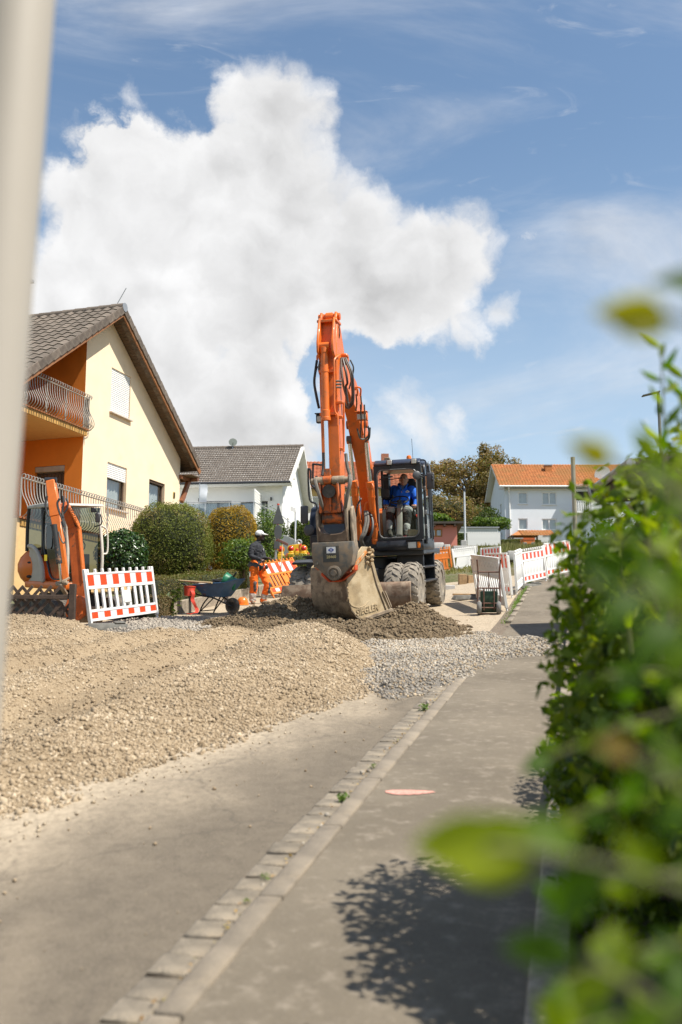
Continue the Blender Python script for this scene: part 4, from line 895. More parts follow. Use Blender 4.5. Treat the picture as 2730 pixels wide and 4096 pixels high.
# ------------------------------------------------------------ pink shed, grey garage
c = at(*z6(350, 775), 60); PS = empty('pink_shed', 'low salmon pink shed with wooden framed window', 'shed', mtx=Matrix.Translation((c.x, c.y, c.z-3.0)) @ Matrix.Rotation(rad(-3), 4, 'Z'))
pink = mat('salmon_render', (.66, .24, .18), .9, var=.04, scale=1)
Mi = PS.matrix_world.inverted(); nP = PS.matrix_world.to_3x3() @ Vector((0, 1, 0)); sl_ = lambda x, y: Mi @ onplane(*z6(x, y), PS.matrix_world.translation, nP)
a_, b_ = sl_(122, 878), sl_(235, 812); b = MB(); wall_face(b, [(-6, -.6), (0, -.6), (0, 2.92), (-6, 2.98)], [(a_.x, b_.x, a_.z, b_.z)], FB, .12); b.quad((0, 0, -.6), (0, 5, -.6), (0, 5, 2.9), (0, 0, 2.92)); b.build('wall', pink, PS, 0, 0)
window(PS, a_.x, b_.x, a_.z, b_.z, FB, mat('orange_wood_frame', (.40, .17, .04), .6, var=.15), mull=[(a_.x+b_.x)/2+.05], fw=.09, inset=.04)
b = MB(); b.bx(-6.4, .35, -.45, 5.3, 2.97, 3.10); ro_ = b.build('roof', mat('dark_roof_edge', (.06, .045, .035), .7), PS)
for i in range(10): b = MB(); b.bx(-.2-i*.62, -.08-i*.62, -.42, -.01, 2.82, 2.965); b.build('rafter_end', wood_m, ro_)
c = at(*z6(655, 808), 86); GA = empty('flat_garage', 'low grey flat-roofed garage between pink shed and pale blue house', 'garage', mtx=Matrix.Translation((c.x, c.y, c.z-2.8)))
b = MB(); b.bx(-7.5, -.02, .2, 6, -.5, 2.35); b.build('wall', mat('garage_wall', (.36, .37, .36), .9, var=.05), GA)
b = MB(); b.bx(-7.8, .2, 0, 6.2, 2.36, 2.8); b.build('fascia', mat('grey_fascia', (.50, .53, .52), .6, var=.06), GA); b = MB(); b.bx(-7.9, .3, -.1, 6.3, 2.805, 2.9); b.build('roof_edge', MATS['zinc_sheet'], GA)
for i in range(3): b = MB(); b.bx(-7.2+2.4*i, -5.1+2.4*i, .15, .19, -.4, 1.9); b.build('garage_door', mat('garage_door', (.30, .31, .32), .6, var=.08), GA, .01)
# ============================================================ garden wall, hedges, bushes, trees
conc = mat('pebble_concrete', (.30, .25, .19), .92, var=.35, scale=18, bump=1.0, bscale=60, dirt=((.16, .13, .09), .3, 4))
bark = mat('bark', (.10, .075, .05), .95, var=.35, scale=14, bump=1.0, bscale=30)
def blob_points(n, r, rg, squash=1.0, shell=.82, lump=.12, boxy=2.0):
    """points in the outer skin of a lumpy clipped bush, with outward normals"""
    d = rg.normal(0, 1, (n, 3)); d /= np.linalg.norm(d, axis=1, keepdims=True)
    ph = rg.uniform(0, 6.28, 6); l = 1+lump*(np.sin(3*d[:, 0]*2+ph[0])*np.sin(4*d[:, 1]+ph[1])+.6*np.sin(7*d[:, 2]+ph[2])*np.sin(6*d[:, 0]+ph[3])+.5*np.sin(11*d[:, 1]+ph[4])*np.sin(9*d[:, 2]+ph[5]))*.5
    k = (np.abs(d)**boxy).sum(1)**(-1/boxy)
    rr = (shell+(1-shell)*rg.random(n)**.6)*l*k
    return d*rr[:, None]*np.array(r), d
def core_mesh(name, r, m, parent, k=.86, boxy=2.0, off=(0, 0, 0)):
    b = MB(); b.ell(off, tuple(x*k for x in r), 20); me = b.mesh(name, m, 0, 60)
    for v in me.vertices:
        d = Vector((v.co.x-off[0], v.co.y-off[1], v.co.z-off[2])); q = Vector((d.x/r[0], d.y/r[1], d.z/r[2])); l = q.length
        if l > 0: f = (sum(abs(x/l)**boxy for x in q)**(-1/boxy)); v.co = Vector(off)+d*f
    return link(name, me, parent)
dark_in = mat('bush_inside', (.022, .028, .010), .95, var=.4, scale=20)  # for solid cores: near-black colour stands for the shade between the leaves
def bush(name, label, cat, base, r, n, leaf, aspect, m, boxy=2.0, lump=.12, seed=1, jit=.9, group=None, up=.0, trunk=True, tonefn=None, shell=.82, core=.86, sprigs=0):
    rg = np.random.default_rng(seed); t = empty(name, label, cat, group, loc=base)
    P, D = blob_points(n, r, rg, 1, shell, lump, boxy); P = P+np.array((0, 0, r[2]+.02)); keep = P[:, 2] > 0; P, D = P[keep], D[keep]
    if sprigs:
        k = rg.integers(0, len(P), sprigs); P = np.concatenate([P, P[k]+D[k]*rg.uniform(.01, .09, (sprigs, 1))+rg.normal(0, .01, (sprigs, 3))]); D = np.concatenate([D, D[k]])
    N = D+np.array((0, 0, up)); tone = None
    if tonefn: tone = tonefn(P, D, rg)
    v, f, tn = leaf_cards(P, N, leaf, aspect, .25, jit, tone, rg); fo = link('foliage', npmesh('foliage', v, f, m, tn), t)
    core_mesh('dark_core', r, dark_in, t, core, boxy, (0, 0, r[2]+.02))
    if trunk: b = MB(); b.tube([(0, 0, -.15), (.02, 0, r[2]*.8)], [.05, .03], 8); b.build('stem', bark, t)
    return t
yew = leafmat('yew_sprig', [(.055, .070, .012), (.115, .140, .022), (.17, .185, .034), (.28, .20, .085)], .15, .6, .2)
thuja_g = leafmat('golden_sprig', [(.09, .08, .010), (.24, .165, .016), (.38, .25, .03), (.20, .095, .025)], .2, .6, .2)
laurel = leafmat('laurel_leaf', [(.010, .030, .006), (.025, .065, .012), (.055, .115, .025), (.12, .17, .06)], .2, .28, .6)
shrub = leafmat('shrub_leaf', [(.03, .065, .010), (.07, .13, .018), (.12, .19, .03), (.20, .25, .06)], .35, .45, .4)
hedge_l = leafmat('box_hedge_leaf', [(.045, .060, .012), (.085, .105, .02), (.13, .14, .03), (.19, .14, .06)], .25, .5, .3); dry_h = leafmat('dry_hedge_leaf', [(.10, .085, .03), (.18, .13, .06), (.24, .17, .09), (.09, .10, .03)], .2, .6, .2)
cypress = leafmat('cypress_sprig', [(.04, .07, .010), (.09, .13, .016), (.15, .19, .025)], .2, .55, .2); walnut = leafmat('walnut_leaf', [(.07, .065, .018), (.15, .12, .035), (.20, .155, .05), (.25, .155, .065), (.14, .165, .04)], .35, .5, .3); broad = leafmat('broad_leaf', [(.03, .05, .010), (.06, .09, .018), (.10, .13, .03)], .3, .5, .3)
# raised garden behind a low wall
wa, wb = G(696, 2462), G(1046, 2380); wd = (wb-wa); wd.z = 0; wdn = wd.normalized(); wn_ = Vector((-wdn.y, wdn.x, 0)); wl0 = wa-wdn*1.0
gv = []; gf = []
for i in range(15):
    for j in range(9):
        p = wa+wdn*(-1.1+i*1.2)+wn_*(.12+j*1.1); gv.append((p.x, p.y, gz(p.x, p.y)+.24))
gf = [(i*9+j, (i+1)*9+j, (i+1)*9+j+1, i*9+j+1) for i in range(14) for j in range(8)]
props(link('garden_soil', npmesh('garden_soil', gv, gf, tri_mat('soil_grass', soil_m), smooth=True)), None, None, None, 'structure')
gw_ = empty('garden_wall', 'low pebbly concrete garden wall under the clipped hedge on the left', 'wall', loc=(0, 0, 0))
L_ = 11.5
for i in range(10):
    a = wa+wdn*(i*1.15); c = wa+wdn*(i*1.15+1.135); b = MB(); h = .27; q = []
    for p in (a, c):
        for (o_, z_) in ((0, -.2), (.16, -.2), (.16, h), (0, h)): x = p+wn_*o_; q.append((x.x, x.y, gz(x.x, x.y)+z_))
    b.add(q, [(0, 1, 2, 3), (7, 6, 5, 4), (0, 4, 5, 1), (1, 5, 6, 2), (2, 6, 7, 3), (3, 7, 4, 0)]); b.build('wall_block', conc, gw_, .012)
def hedge_run(name, label, a, c, w_, h, n, leaf, m, m2=None, seed=1, z0=0.0, cat='hedge', toneshift=0):
    rg = np.random.default_rng(seed); t = empty(name, label, cat, loc=tuple(a)); d = (c-a); d.z = 0; L = d.length; d.normalize(); nn = Vector((-d.y, d.x, 0))
    fa = rg.random(n); s = rg.random(n)*L; P = np.zeros((n, 3)); N = np.zeros((n, 3)); pq = rg.random(n)
    o_ = np.where(fa < .42, 0, np.where(fa < .55, 1, rg.random(n)))*w_; hh = np.where(fa < .55, rg.random(n), 1)*h
    bulge = .03*np.sin(s*2.1)+.025*np.sin(s*5.3+1); o_ = o_+np.where(fa < .42, -1, np.where(fa < .55, 1, 0))*(bulge+rg.normal(0, .012, n)); hh = hh+np.where(fa >= .55, bulge*.8+rg.normal(0, .018, n), 0)
    X = a.x+d.x*s+nn.x*o_; Y = a.y+d.y*s+nn.y*o_; Z = gzv(X, Y)+z0+hh
    N[:, 0] = np.where(fa < .42, -nn.x, np.where(fa < .55, nn.x, 0)); N[:, 1] = np.where(fa < .42, -nn.y, np.where(fa < .55, nn.y, 0)); N[:, 2] = np.where(fa >= .55, 1, .2)
    P = np.stack([X, Y, Z], 1)-np.array(a); pat = vnoise(s, hh, .55, seed+50); tone = np.clip(.25+.5*pat+toneshift+.15*(hh/h-.5), 0, 1)
    v, f, tn = leaf_cards(P, N, leaf, 1.7, .25, .8, tone, rg); link('foliage', npmesh('foliage', v, f, m, tn), t)
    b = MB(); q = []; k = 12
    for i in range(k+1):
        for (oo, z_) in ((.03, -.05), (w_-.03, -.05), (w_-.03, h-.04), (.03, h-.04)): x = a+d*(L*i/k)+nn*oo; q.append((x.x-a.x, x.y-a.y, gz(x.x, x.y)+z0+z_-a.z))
    fs = [(4*i+j, 4*i+(j+1) % 4, 4*(i+1)+(j+1) % 4, 4*(i+1)+j) for i in range(k) for j in range(4)]+[(0, 1, 2, 3), (4*k+3, 4*k+2, 4*k+1, 4*k)]; b.add(q, fs); b.build('dark_core', dark_in, t, 0, 0); return t
ha = wa-wdn*.9+wn_*.06; hc = wa+wdn*7.6+wn_*.06
hedge_run('clipped_hedge', 'long low clipped box hedge on top of the garden wall', ha, hc, .55, .50, 15000, .034, hedge_l, seed=4, z0=.25, toneshift=.12)
hedge_run('hedge_end', 'dry brownish end of hedge beside the striped barrier', wa-wdn*1.0+wn_*.02, wa-wdn*.05+wn_*.02, .34, .40, 2600, .03, dry_h, seed=6, z0=0.0)
def px_bush(u0, u1, v0, v1, Y): a = at((u0+u1)/2, v1, Y); top = at((u0+u1)/2, v0, Y); w_ = (u1-u0)*Y/FPX; return a, (w_/2, w_/2, (top.z-a.z)/2)
def yew_tone(P, D, rg): 
    pat = vnoise(P[:, 0]*1.0+P[:, 1], P[:, 2]+P[:, 1]*.4, .33, 71); return np.clip(.18+.72*pat**1.2+.12*D[:, 2]+.05, 0, 1)
a, r = px_bush(514, 848, 2018, 2345, 24.3); bush('clipped_yew_ball', 'big dome-shaped clipped yew bush, green and brown, beside the yellow house', 'bush', a, r, 24000, .050, 2.6, yew, 2.4, .10, 11, tonefn=yew_tone, sprigs=3500)
a, r = px_bush(815, 1032, 2030, 2330, 28.0); bush('golden_thuja_bush', 'rounded golden yellow clipped thuja bush behind the worker', 'bush', a, r, 15000, .055, 2.2, thuja_g, 2.8, .09, 12, tonefn=lambda P, D, rg: np.clip(.25+.6*vnoise(P[:, 0]+P[:, 1], P[:, 2], .25, 72), 0, 1))
a, r = px_bush(385, 585, 2125, 2335, 21.0); bush('glossy_laurel_bush', 'dark glossy laurel bush between mini excavator and yew ball', 'bush', a, r, 4200, .085, 2.3, laurel, 2.2, .16, 13, up=.5, jit=.7)
a, r = px_bush(875, 1075, 2150, 2300, 26.2); bush('leafy_green_shrub', 'loose bright green leafy shrub just behind the worker', 'shrub', a, r, 3600, .075, 2.4, shrub, 2.0, .3, 14, up=.3, shell=.45, core=.55)
a, r = px_bush(1005, 1130, 2030, 2300, 31.0); bush('loose_green_shrub', 'tall light green shrub between golden bush and road sign', 'shrub', a, r, 3000, .09, 2.6, shrub, 2.0, .3, 15, up=.3, shell=.4, core=.5)
a, r = px_bush(1040, 1160, 2075, 2230, 44.0); bush('grey_green_shrub', 'dull green shrub in front of the white house wall', 'shrub', a, r, 2500, .11, 2.0, broad, 2.0, .3, 16, shell=.5, core=.6)
a, r = px_bush(1155, 1215, 2085, 2290, 46.0); bush('cypress_column', 'first dense green cypress column right of the street name post', 'conifer', a, r, 5000, .10, 3.2, cypress, 3.2, .06, 17, up=1.5, group='cypress columns')
a, r = px_bush(1198, 1262, 2085, 2300, 43.0); bush('cypress_column', 'second cypress column, partly behind the excavator mirrors', 'conifer', a, r, 5000, .10, 3.2, cypress, 3.2, .06, 18, up=1.5, group='cypress columns')
a, r = px_bush(1125, 1420, 2225, 2330, 29.5); bush('low_hedge_mound', 'low flat-topped bright green hedge behind the big tyres', 'hedge', (a.x, a.y, a.z), r, 9000, .045, 1.8, leafmat('lime_hedge', [(.06, .085, .012), (.12, .155, .02), (.17, .20, .03)], .25), 5.0, .03, 19)
# climbing spray of leaves at the house corner and small perennials at the wall foot
def sprays(name, label, base, n, h, sp, leaf, m, seed, cat='plant'):
    rg = np.random.default_rng(seed); t = empty(name, label, cat, loc=base); P = []; N = []
    for i in range(n):
        a = rg.uniform(0, 6.28); tip = np.array((math.cos(a)*sp*rg.uniform(.3, 1), math.sin(a)*sp*rg.uniform(.3, 1), h*rg.uniform(.7, 1)))
        pts = [np.array((tip[0]*k*k, tip[1]*k*k, tip[2]*k)) for k in np.linspace(0, 1, 8)]
        b = MB(); b.tube([tuple(p) for p in pts], [.008*(1-.8*k/7) for k in range(8)], 5); b.build('stem', MATS['bark'], t)
        for p in pts[1:]:
            for _ in range(3): P.append(p+rg.normal(0, leaf*.5, 3)); N.append((math.cos(a)*.4, math.sin(a)*.4, .8))
    v, f, tn = leaf_cards(np.array(P), np.array(N), leaf, 2.2, .25, .6, None, rg); link('foliage', npmesh('foliage', v, f, m, tn), t); return t
c = at(*z5(275, 760), 26.5); sprays('climbing_shoot', 'airy leafy shoots against the right corner of the yellow house', (c.x, c.y, c.z-.35), 7, .65, .35, .07, shrub, 21)
c = G(*z5(160, 1715)); sprays('perennial_plant', 'low broad-leaved green plant at the foot of the garden wall', (c.x, c.y+.15, c.z), 9, .48, .2, .13, broad, 22)
# trees ---------------------------------------------------------------
def tree(name, label, base, H, cr, cz, n, leaf, m, seed, clumps=26, trunk_r=.16, gap=.45, group=None):
    rg = np.random.default_rng(seed); t = empty(name, label, 'tree', group, loc=base); tb = MB()
    tb.tube(catmull([(0, 0, -.3), (.1, .05, H*.22), (.05, -.05, H*.42), (.15, 0, H*.7)], 4), [trunk_r*(1-.8*k/12) for k in range(13)], 8)
    C = []
    while len(C) < clumps:
        d = rg.normal(0, 1, 3); d /= np.linalg.norm(d); q = d*rg.uniform(.35, 1.0)**.7*np.array(cr)
        C.append(q+np.array((0, 0, cz)))
    for q in C:
        s = np.array((.08, 0, H*rg.uniform(.25, .5))); mid = (s+q)/2+rg.normal(0, .15, 3)+np.array((0, 0, .2)); tb.tube(catmull([tuple(s), tuple(mid), tuple(q)], 3), [trunk_r*.38, trunk_r*.32, trunk_r*.28, trunk_r*.22, trunk_r*.17, trunk_r*.12, .015], 5)
    tb.build('trunk', bark, t)
    P = []; N = []; T_ = []
    per = n//clumps
    for q in C:
        rr = np.array(cr)*gap*rg.uniform(.55, 1.05); d = rg.normal(0, 1, (per, 3)); d /= np.linalg.norm(d, axis=1, keepdims=True); pp = d*(rg.random(per)**.45)[:, None]*rr; P.append(q+pp); N.append(d+np.array((0, 0, .4))); T_.append(np.full(per, rg.uniform(.2, .8)))
    v, f, tn = leaf_cards(np.concatenate(P), np.concatenate(N), leaf, 1.9, .25, .8, np.concatenate(T_), rg); link('crown', npmesh('crown', v, f, m, tn), t); return t
c = at(*z6(440, 830), 116); tp = at(*z6(440, 170), 116); Ht = tp.z-c.z
tree('walnut_tree', 'tall sparse brownish-green tree left of the pale blue house', (c.x, c.y, c.z), Ht*.92, (6.3, 5.5, Ht*.37), Ht*.52, 15000, .34, walnut, 31, 44, .38, .30)
c = at(*z6(620, 830), 119); tp = at(*z6(620, 200), 119); tree('walnut_tree', 'second brownish tree rising behind the left gable of the pale blue house', (c.x, c.y, c.z), tp.z-c.z, (4.0, 4, 5.2), (tp.z-c.z)*.50, 7500, .34, walnut, 32, 24, .3, .32)
for i, (x, y0, y1, Y, w_, m, sd, lb) in enumerate(((160, 700, 800, 66, 2.6, shrub, 41, 'bright green bush beside the cab door'), (250, 560, 800, 92, 7, walnut, 42, 'broad olive bush behind the pink shed'), (470, 640, 830, 96, 6, broad, 43, 'dark bush behind the flat garage'), (585, 730, 830, 94, 4.5, shrub, 44, 'light green bush left of the pale blue house'))):
    u0, v1 = z6(x, y1); v0 = z6(x, y0)[1]; a = at(u0, v1, Y); t_ = at(u0, v0, Y); bush('background_bush', lb, 'bush', a, (w_/2, w_/2*.8, (t_.z-a.z)/2), 4200, .24, 2.0, m, 2.2, .3, sd, shell=.5, core=.62, group='bushes behind the sheds')
c = at(*z6(500, 900), 70); hedge_run('dark_hedge', 'dark green hedge under the flat garage', at(*z6(350, 935), 70), at(*z6(655, 935), 70), 1.0, 1.55, 5000, .12, broad, seed=45)
for (x0, x1, y0, lb, sd) in ((705, 860, 905, 'clipped low hedge left of the orange dumper', 46), (955, 1010, 908, 'clipped low hedge right of the orange dumper', 47)):
    a_ = at(*z6(x0, 950), 78); c_ = at(*z6(x1, 950), 78); hedge_run('front_hedge', lb, a_, c_, .8, (at(*z6(x0, y0), 78).z-a_.z)-(gz(a_.x, a_.y)-a_.z), 2500, .10, hedge_l, seed=sd)
# grassy bank behind the trench, with its cut soil face and long grass
GB0 = 33.6; gx0, gx1 = 1.6, 14.0
bk_ = MB(); rows = [(GB0-.15, -.25), (GB0+.05, .20), (GB0+.5, .24), (40, .3), (48, .35), (58, .5), (72, .8)]
for (y, h) in rows:
    for i in range(26): x = gx0+(gx1-gx0)*i/25; yy = y+(.18*math.sin(x*3)+.1*math.sin(x*7.3) if y < 35 else 0); bk_.V.append((x, yy, gz(x, yy)+h+(random.uniform(-.03, .03) if y < 35 else 0)))
bk_.F = [(j*26+i, j*26+i+1, (j+1)*26+i+1, (j+1)*26+i) for j in range(len(rows)-1) for i in range(25)]
props(bk_.build('grass_bank', tri_mat('soil_grass', soil_m), None, 0, 60), None, None, None, 'structure')
gl = leafmat('long_grass', [(.10, .115, .03), (.17, .17, .05), (.24, .21, .09), (.10, .14, .03)], .35, .6, .2)
n = 9000; Y = 34+30*rng.random(n)**1.3; X = gx0+(gx1-gx0)*rng.random(n); hgt = .10+.40*rng.random(n)*np.clip((Y-36)/8, .15, 1)
zz = gzv(X, Y)+np.interp(Y, [34, 40, 48, 58, 72], [.22, .3, .35, .5, .8]); V = np.zeros((n, 3, 3)); w_ = .03+.02*rng.random(n); le = rng.normal(0, .12, (n, 2))
V[:, 0] = np.stack([X-w_, Y, zz-.02], 1); V[:, 1] = np.stack([X+w_, Y, zz-.02], 1); V[:, 2] = np.stack([X+le[:, 0], Y+le[:, 1], zz+hgt], 1)
props(link('long_grass', npmesh('long_grass', V.reshape(-1, 3), np.arange(n*3).reshape(n, 3), gl, np.repeat(np.clip(rng.normal(.5, .25, n), 0, 1), 3))), 'unmown yellowish grass on the bank before the pale blue house', 'grass', None, 'stuff')
# ============================================================ big wheeled excavator
EXM = stand(.79, 22.05, -12, True, roll=-2.5)
ex = empty('wheeled_excavator', 'large orange wheeled excavator with black cab lowering its bucket to the gravel', 'excavator', mtx=EXM)
EXI = EXM.inverted(); EXR = EXM.to_3x3()
def XL(uv, yl): n = EXR @ Vector((0, 1, 0)); return EXI @ onplane(*uv, EXM @ Vector((0, yl, 0)), n)
orange = mat('excavator_orange', (.72, .150, .014), .42, var=.10, scale=3, dirt=((.22, .105, .045), .30, 5), coat=.12)
orange_w = mat('worn_orange', (.52, .115, .02), .6, var=.25, scale=6, c2=(.10, .065, .045), c2scale=5.5, c2lo=.46, c2hi=.58, bump=.3)
blackp = mat('black_machine_paint', (.020, .022, .026), .38, var=.25, scale=5, dirt=((.16, .13, .10), .10, 6)); navy = mat('dark_navy_panel', (.018, .022, .035), .3, var=.3, dirt=((.18, .15, .11), .12, 3))
steel_d = mat('dirty_steel', (.24, .185, .13), .75, .15, var=.35, scale=8, c2=(.36, .285, .20), c2scale=3, bump=.5, bscale=50); rust = mat('rusty_blade', (.155, .098, .062), .62, .3, var=.4, scale=5, c2=(.26, .195, .135), c2scale=4, bump=.3)
bucket_m = mat('bucket_steel', (.37, .275, .155), .7, .1, var=.25, scale=5, c2=(.53, .42, .265), c2scale=2.6, c2lo=.42, c2hi=.62, bump=.4, bscale=35)
bucket_back = mat('bucket_back_paint', (.20, .165, .12), .6, .25, var=.3, scale=6, c2=(.50, .10, .02), c2scale=3.0, c2lo=.44, c2hi=.55, bump=.35)
chrome = mat('chrome_rod', (.80, .82, .86), .12, 1.0, var=.03); rubber = mat('dusty_tyre', (.17, .152, .128), .92, var=.25, scale=10, dirt=((.36, .31, .24), .55, 6), bump=.4); rim_m = mat('dusty_rim', (.20, .165, .125), .8, .1, var=.3, scale=8)
hose_m = mat('black_hose', (.030, .030, .032), .5, var=.3, dirt=((.20, .16, .12), .25, 8)); hose_g = mat('grey_hose_sleeve', (.145, .13, .11), .8, var=.25, scale=15); greyh = mat('coupler_grey', (.115, .115, .105), .6, .2, var=.2, scale=5, dirt=((.27, .195, .125), .62, 5)); mud = mat('dried_mud', (.40, .29, .165), .97, var=.3, scale=20, bump=1.0, bscale=60)
lens_m = mat('lamp_lens', (.55, .56, .52), .15, var=.1, coat=.6); amber = mat('amber_lens', (.80, .20, .01), .2, coat=.5); greyplastic = mat('grey_cab_plastic', (.36, .36, .35), .6, var=.06); mirr = mat('mirror_back', (.055, .055, .06), .45, var=.2)
# ---- undercarriage, turned three degrees against the upper body
UR = Matrix.Translation((-.09, 0, 0)) @ Matrix.Rotation(rad(-3), 4, 'Z')
class MU(MB):
    def build(s, *a, **k): s.V = [tuple(UR @ Vector(v)) for v in s.V]; return MB.build(s, *a, **k)
def tyre_meshes(R=.525, W=.33, rr=.27):
    t = MB(); pr = [(rr, -W*.42), (rr+.03, -W*.5), (R-.11, -W*.5), (R-.05, -W*.46), (R-.028, -W*.38), (R-.02, 0), (R-.028, W*.38), (R-.05, W*.46), (R-.11, W*.5), (rr+.03, W*.5), (rr, W*.42)]
    t.lathe(pr, (0, 0, 0), (1, 0, 0), 40)
    n = 20
    for k in range(n):
        for sd in (-1, 1):
            a0 = 2*math.pi*(k+(.5 if sd > 0 else 0))/n
            pts = [(.01, 0.0), (W*.28, .07), (W*.53, .20)]; hw = (.040, .056, .066)
            vs = []
            for (xx, da), h in zip(pts, hw):
                rt = R-(.0 if xx < W*.4 else .055); rb_ = R-.06-(.0 if xx < W*.4 else .05)
                for (dd, r_) in ((-h, rb_), (-h*.8, rt), (h*.8, rt), (h, rb_)):
                    a = a0+da+dd/R; vs.append((sd*xx, r_*math.cos(a), r_*math.sin(a)))
            fs = []
            for i in range(2):
                for j in range(3): fs.append((i*4+j, i*4+j+1, (i+1)*4+j+1, (i+1)*4+j))
            fs += [(0, 1, 2, 3), (8, 11, 10, 9)]; t.add(vs, fs)
    tm_ = t.mesh('tyre', rubber, 0, 35)
    r = MB(); r.lathe([(rr+.005, -.12), (rr-.02, -.10), (rr-.04, .02), (.17, .05), (.10, .06), (.09, .10), (.0, .10)], (0, 0, 0), (1, 0, 0), 28); r.lathe([(rr+.005, .125), (rr-.015, .12), (rr-.03, .02)], (0, 0, 0), (1, 0, 0), 28)
    for k in range(8): a = k*math.pi/4; r.cyl((.05, .135*math.cos(a), .135*math.sin(a)), (.085, .135*math.cos(a), .135*math.sin(a)), .014, n=6)
    return tm_, r.mesh('rim', rim_m, 0, 40)
TYM, RIM = tyre_meshes()
for yy in (-1.3, 1.32):
    for sx in (-1, 1):
        for xx in (1.185, .84):
            hub = MU(); hub.cyl((sx*xx-.1, yy, .5), (sx*xx+.1, yy, .5), .09, n=12); h_ = hub.build('wheel', rim_m, ex)
            for nm, me in (('tyre', TYM), ('rim', RIM)):
                o_ = link(nm, me, h_); o_.matrix_local = UR @ Matrix.Translation((sx*xx, yy, .505)) @ (Matrix.Rotation(math.pi, 4, 'Z') if sx < 0 else Matrix.Identity(4)) @ Matrix.Rotation(random.uniform(0, 6), 4, 'X')
b = MU(); b.bx(-.42, .42, -1.7, 1.7, .45, .92); b.bx(-.75, .75, -1.45, -1.15, .4, .62); b.bx(-.75, .75, 1.15, 1.45, .4, .62); b.cyl((0, 0, .9), (0, 0, 1.16), .62, n=24); b.build('chassis', blackp, ex, .02)
bl = MU(); prof = [(-2.22, .10), (-2.30, .20), (-2.34, .38), (-2.30, .56), (-2.24, .665), (-2.18, .665), (-2.24, .55), (-2.28, .38), (-2.24, .2), (-2.18, .10)]
bl.prism(prof, -1.34, 1.32, 'x'); blo = bl.build('dozer_blade', rust, ex, .006)
for sx in (-.55, .55): b = MU(); b.beam((sx, -2.2, .35), (sx, -1.3, .45), .12, .16); b.beam((sx, -2.2, .6), (sx*.6, -1.5, .85), .08, .08); b.build('blade_arm', blackp, blo, .01)
# lifting lug and blade cylinder seen beside the bucket
b = MU(); b.box((.42, -1.75, .95), (.10, .10, .60)); b.cyl((.36, -1.75, 1.22), (.48, -1.75, 1.22), .10, n=16); b.build('blade_cylinder', blackp, ex, .01)
# side steps and fender boxes on both flanks between the wheels
for sx in (1, -1):
    b = MU(); x0, x1 = (.72, 1.30) if sx > 0 else (-1.30, -.72)
    b.bx(x0, x1, -.62, -.56, .62, 1.22); b.bx(x0, x1, .72, .78, .55, 1.22); st = b.build('side_step', blackp, ex, .01)
    for zz, xa in ((1.20, .62), (.88, .95), (.58, 1.0)):
        q = MU(); q.bx(sx*xa if sx > 0 else -1.34, 1.34 if sx > 0 else sx*xa, -.72, .86, zz, zz+.045); q.build('step_tread', blackp, st, .008)
    q = MU(); q.bx(x0+.05 if sx > 0 else x0+.2, x1-.2 if sx > 0 else x1-.05, -.5, .66, .64, 1.12); q.build('tool_box', blackp, st, .02)
b = MU(); b.box((-1.0, -1.55, 1.12), (.55, .45, .05), (.12, 0, .1)); b.build('mudguard', blackp, ex, .01)
# ---- upper body
b = MB(); b.bx(-1.2, 1.22, -.95, 2.1, 1.17, 1.30); b.bx(-.35, .25, -.75, .6, 1.30, 1.62); up = b.build('revolving_deck', blackp, ex, .02)
b = MB(); b.prism([(-.98, 1.28), (-1.02, 1.6), (-.98, 2.02), (-.80, 2.28), (-.5, 2.34), (2.0, 2.34), (2.1, 2.2), (2.1, 1.3)], -1.22, -.42, 'x'); b.build('side_housing', navy, ex, .06, 50, 3)
b = MB(); b.prism([(1.55, 1.22), (1.5, 2.3), (2.2, 2.25), (2.42, 1.9), (2.42, 1.35), (2.3, 1.22)], -1.15, .80, 'x'); b.build('counterweight', orange, ex, .08, 50, 3)
b = MB(); b.bx(-1.10, .78, .9, 1.52, 1.3, 2.2); b.build('engine_hood', orange, ex, .05, 50, 2)
for (xa, xb) in ((-1.16, -.80),):
    b = MB(); b.bx(xa, xb, -1.10, -1.0, 1.10, 1.29); hl = b.build('headlight', blackp, ex, .015)
    q = MB(); q.bx(xa+.17, xb-.02, -1.115, -1.101, 1.13, 1.26); q.build('lens', lens_m, hl, .01); q = MB(); q.bx(xa+.02, xa+.12, -1.118, -1.102, 1.13, 1.26); q.build('indicator', amber, hl, .01)
# handrails on the image-left side
def railpx(pts, y, r=.022): return [XL(z2(*p), y) for p in pts]
b = MB(); b.tube(catmull(railpx([(425, 560), (425, 430), (372, 385), (360, 170), (368, 150), (380, 170), (384, 270), (440, 310)], -.85), 5), .022, 8)
b.tube(catmull(railpx([(470, 118), (402, 112), (398, 130), (400, 270), (430, 330)], -.55), 5), .022, 8); b.build('handrail', blackp, ex)
m0 = XL(z2(330, 507), -1.15); b = MB(); b.box(m0, (.165, .05, .38), (0, .04, .15)); mo = b.build('side_mirror', mirr, ex, .03, 50, 2)
c0 = XL(z2(366, 628), -1.15); b = MB(); b.lathe([(.115, -.02), (.12, 0), (.10, .03), (.03, .045)], c0, (0, -1, 0), 22); b.tube(catmull([XL(z2(*p), -1.12) for p in ((342, 545), (342, 640), (350, 668), (440, 672))], 4), .010, 6); b.build('round_mirror', mirr, mo)
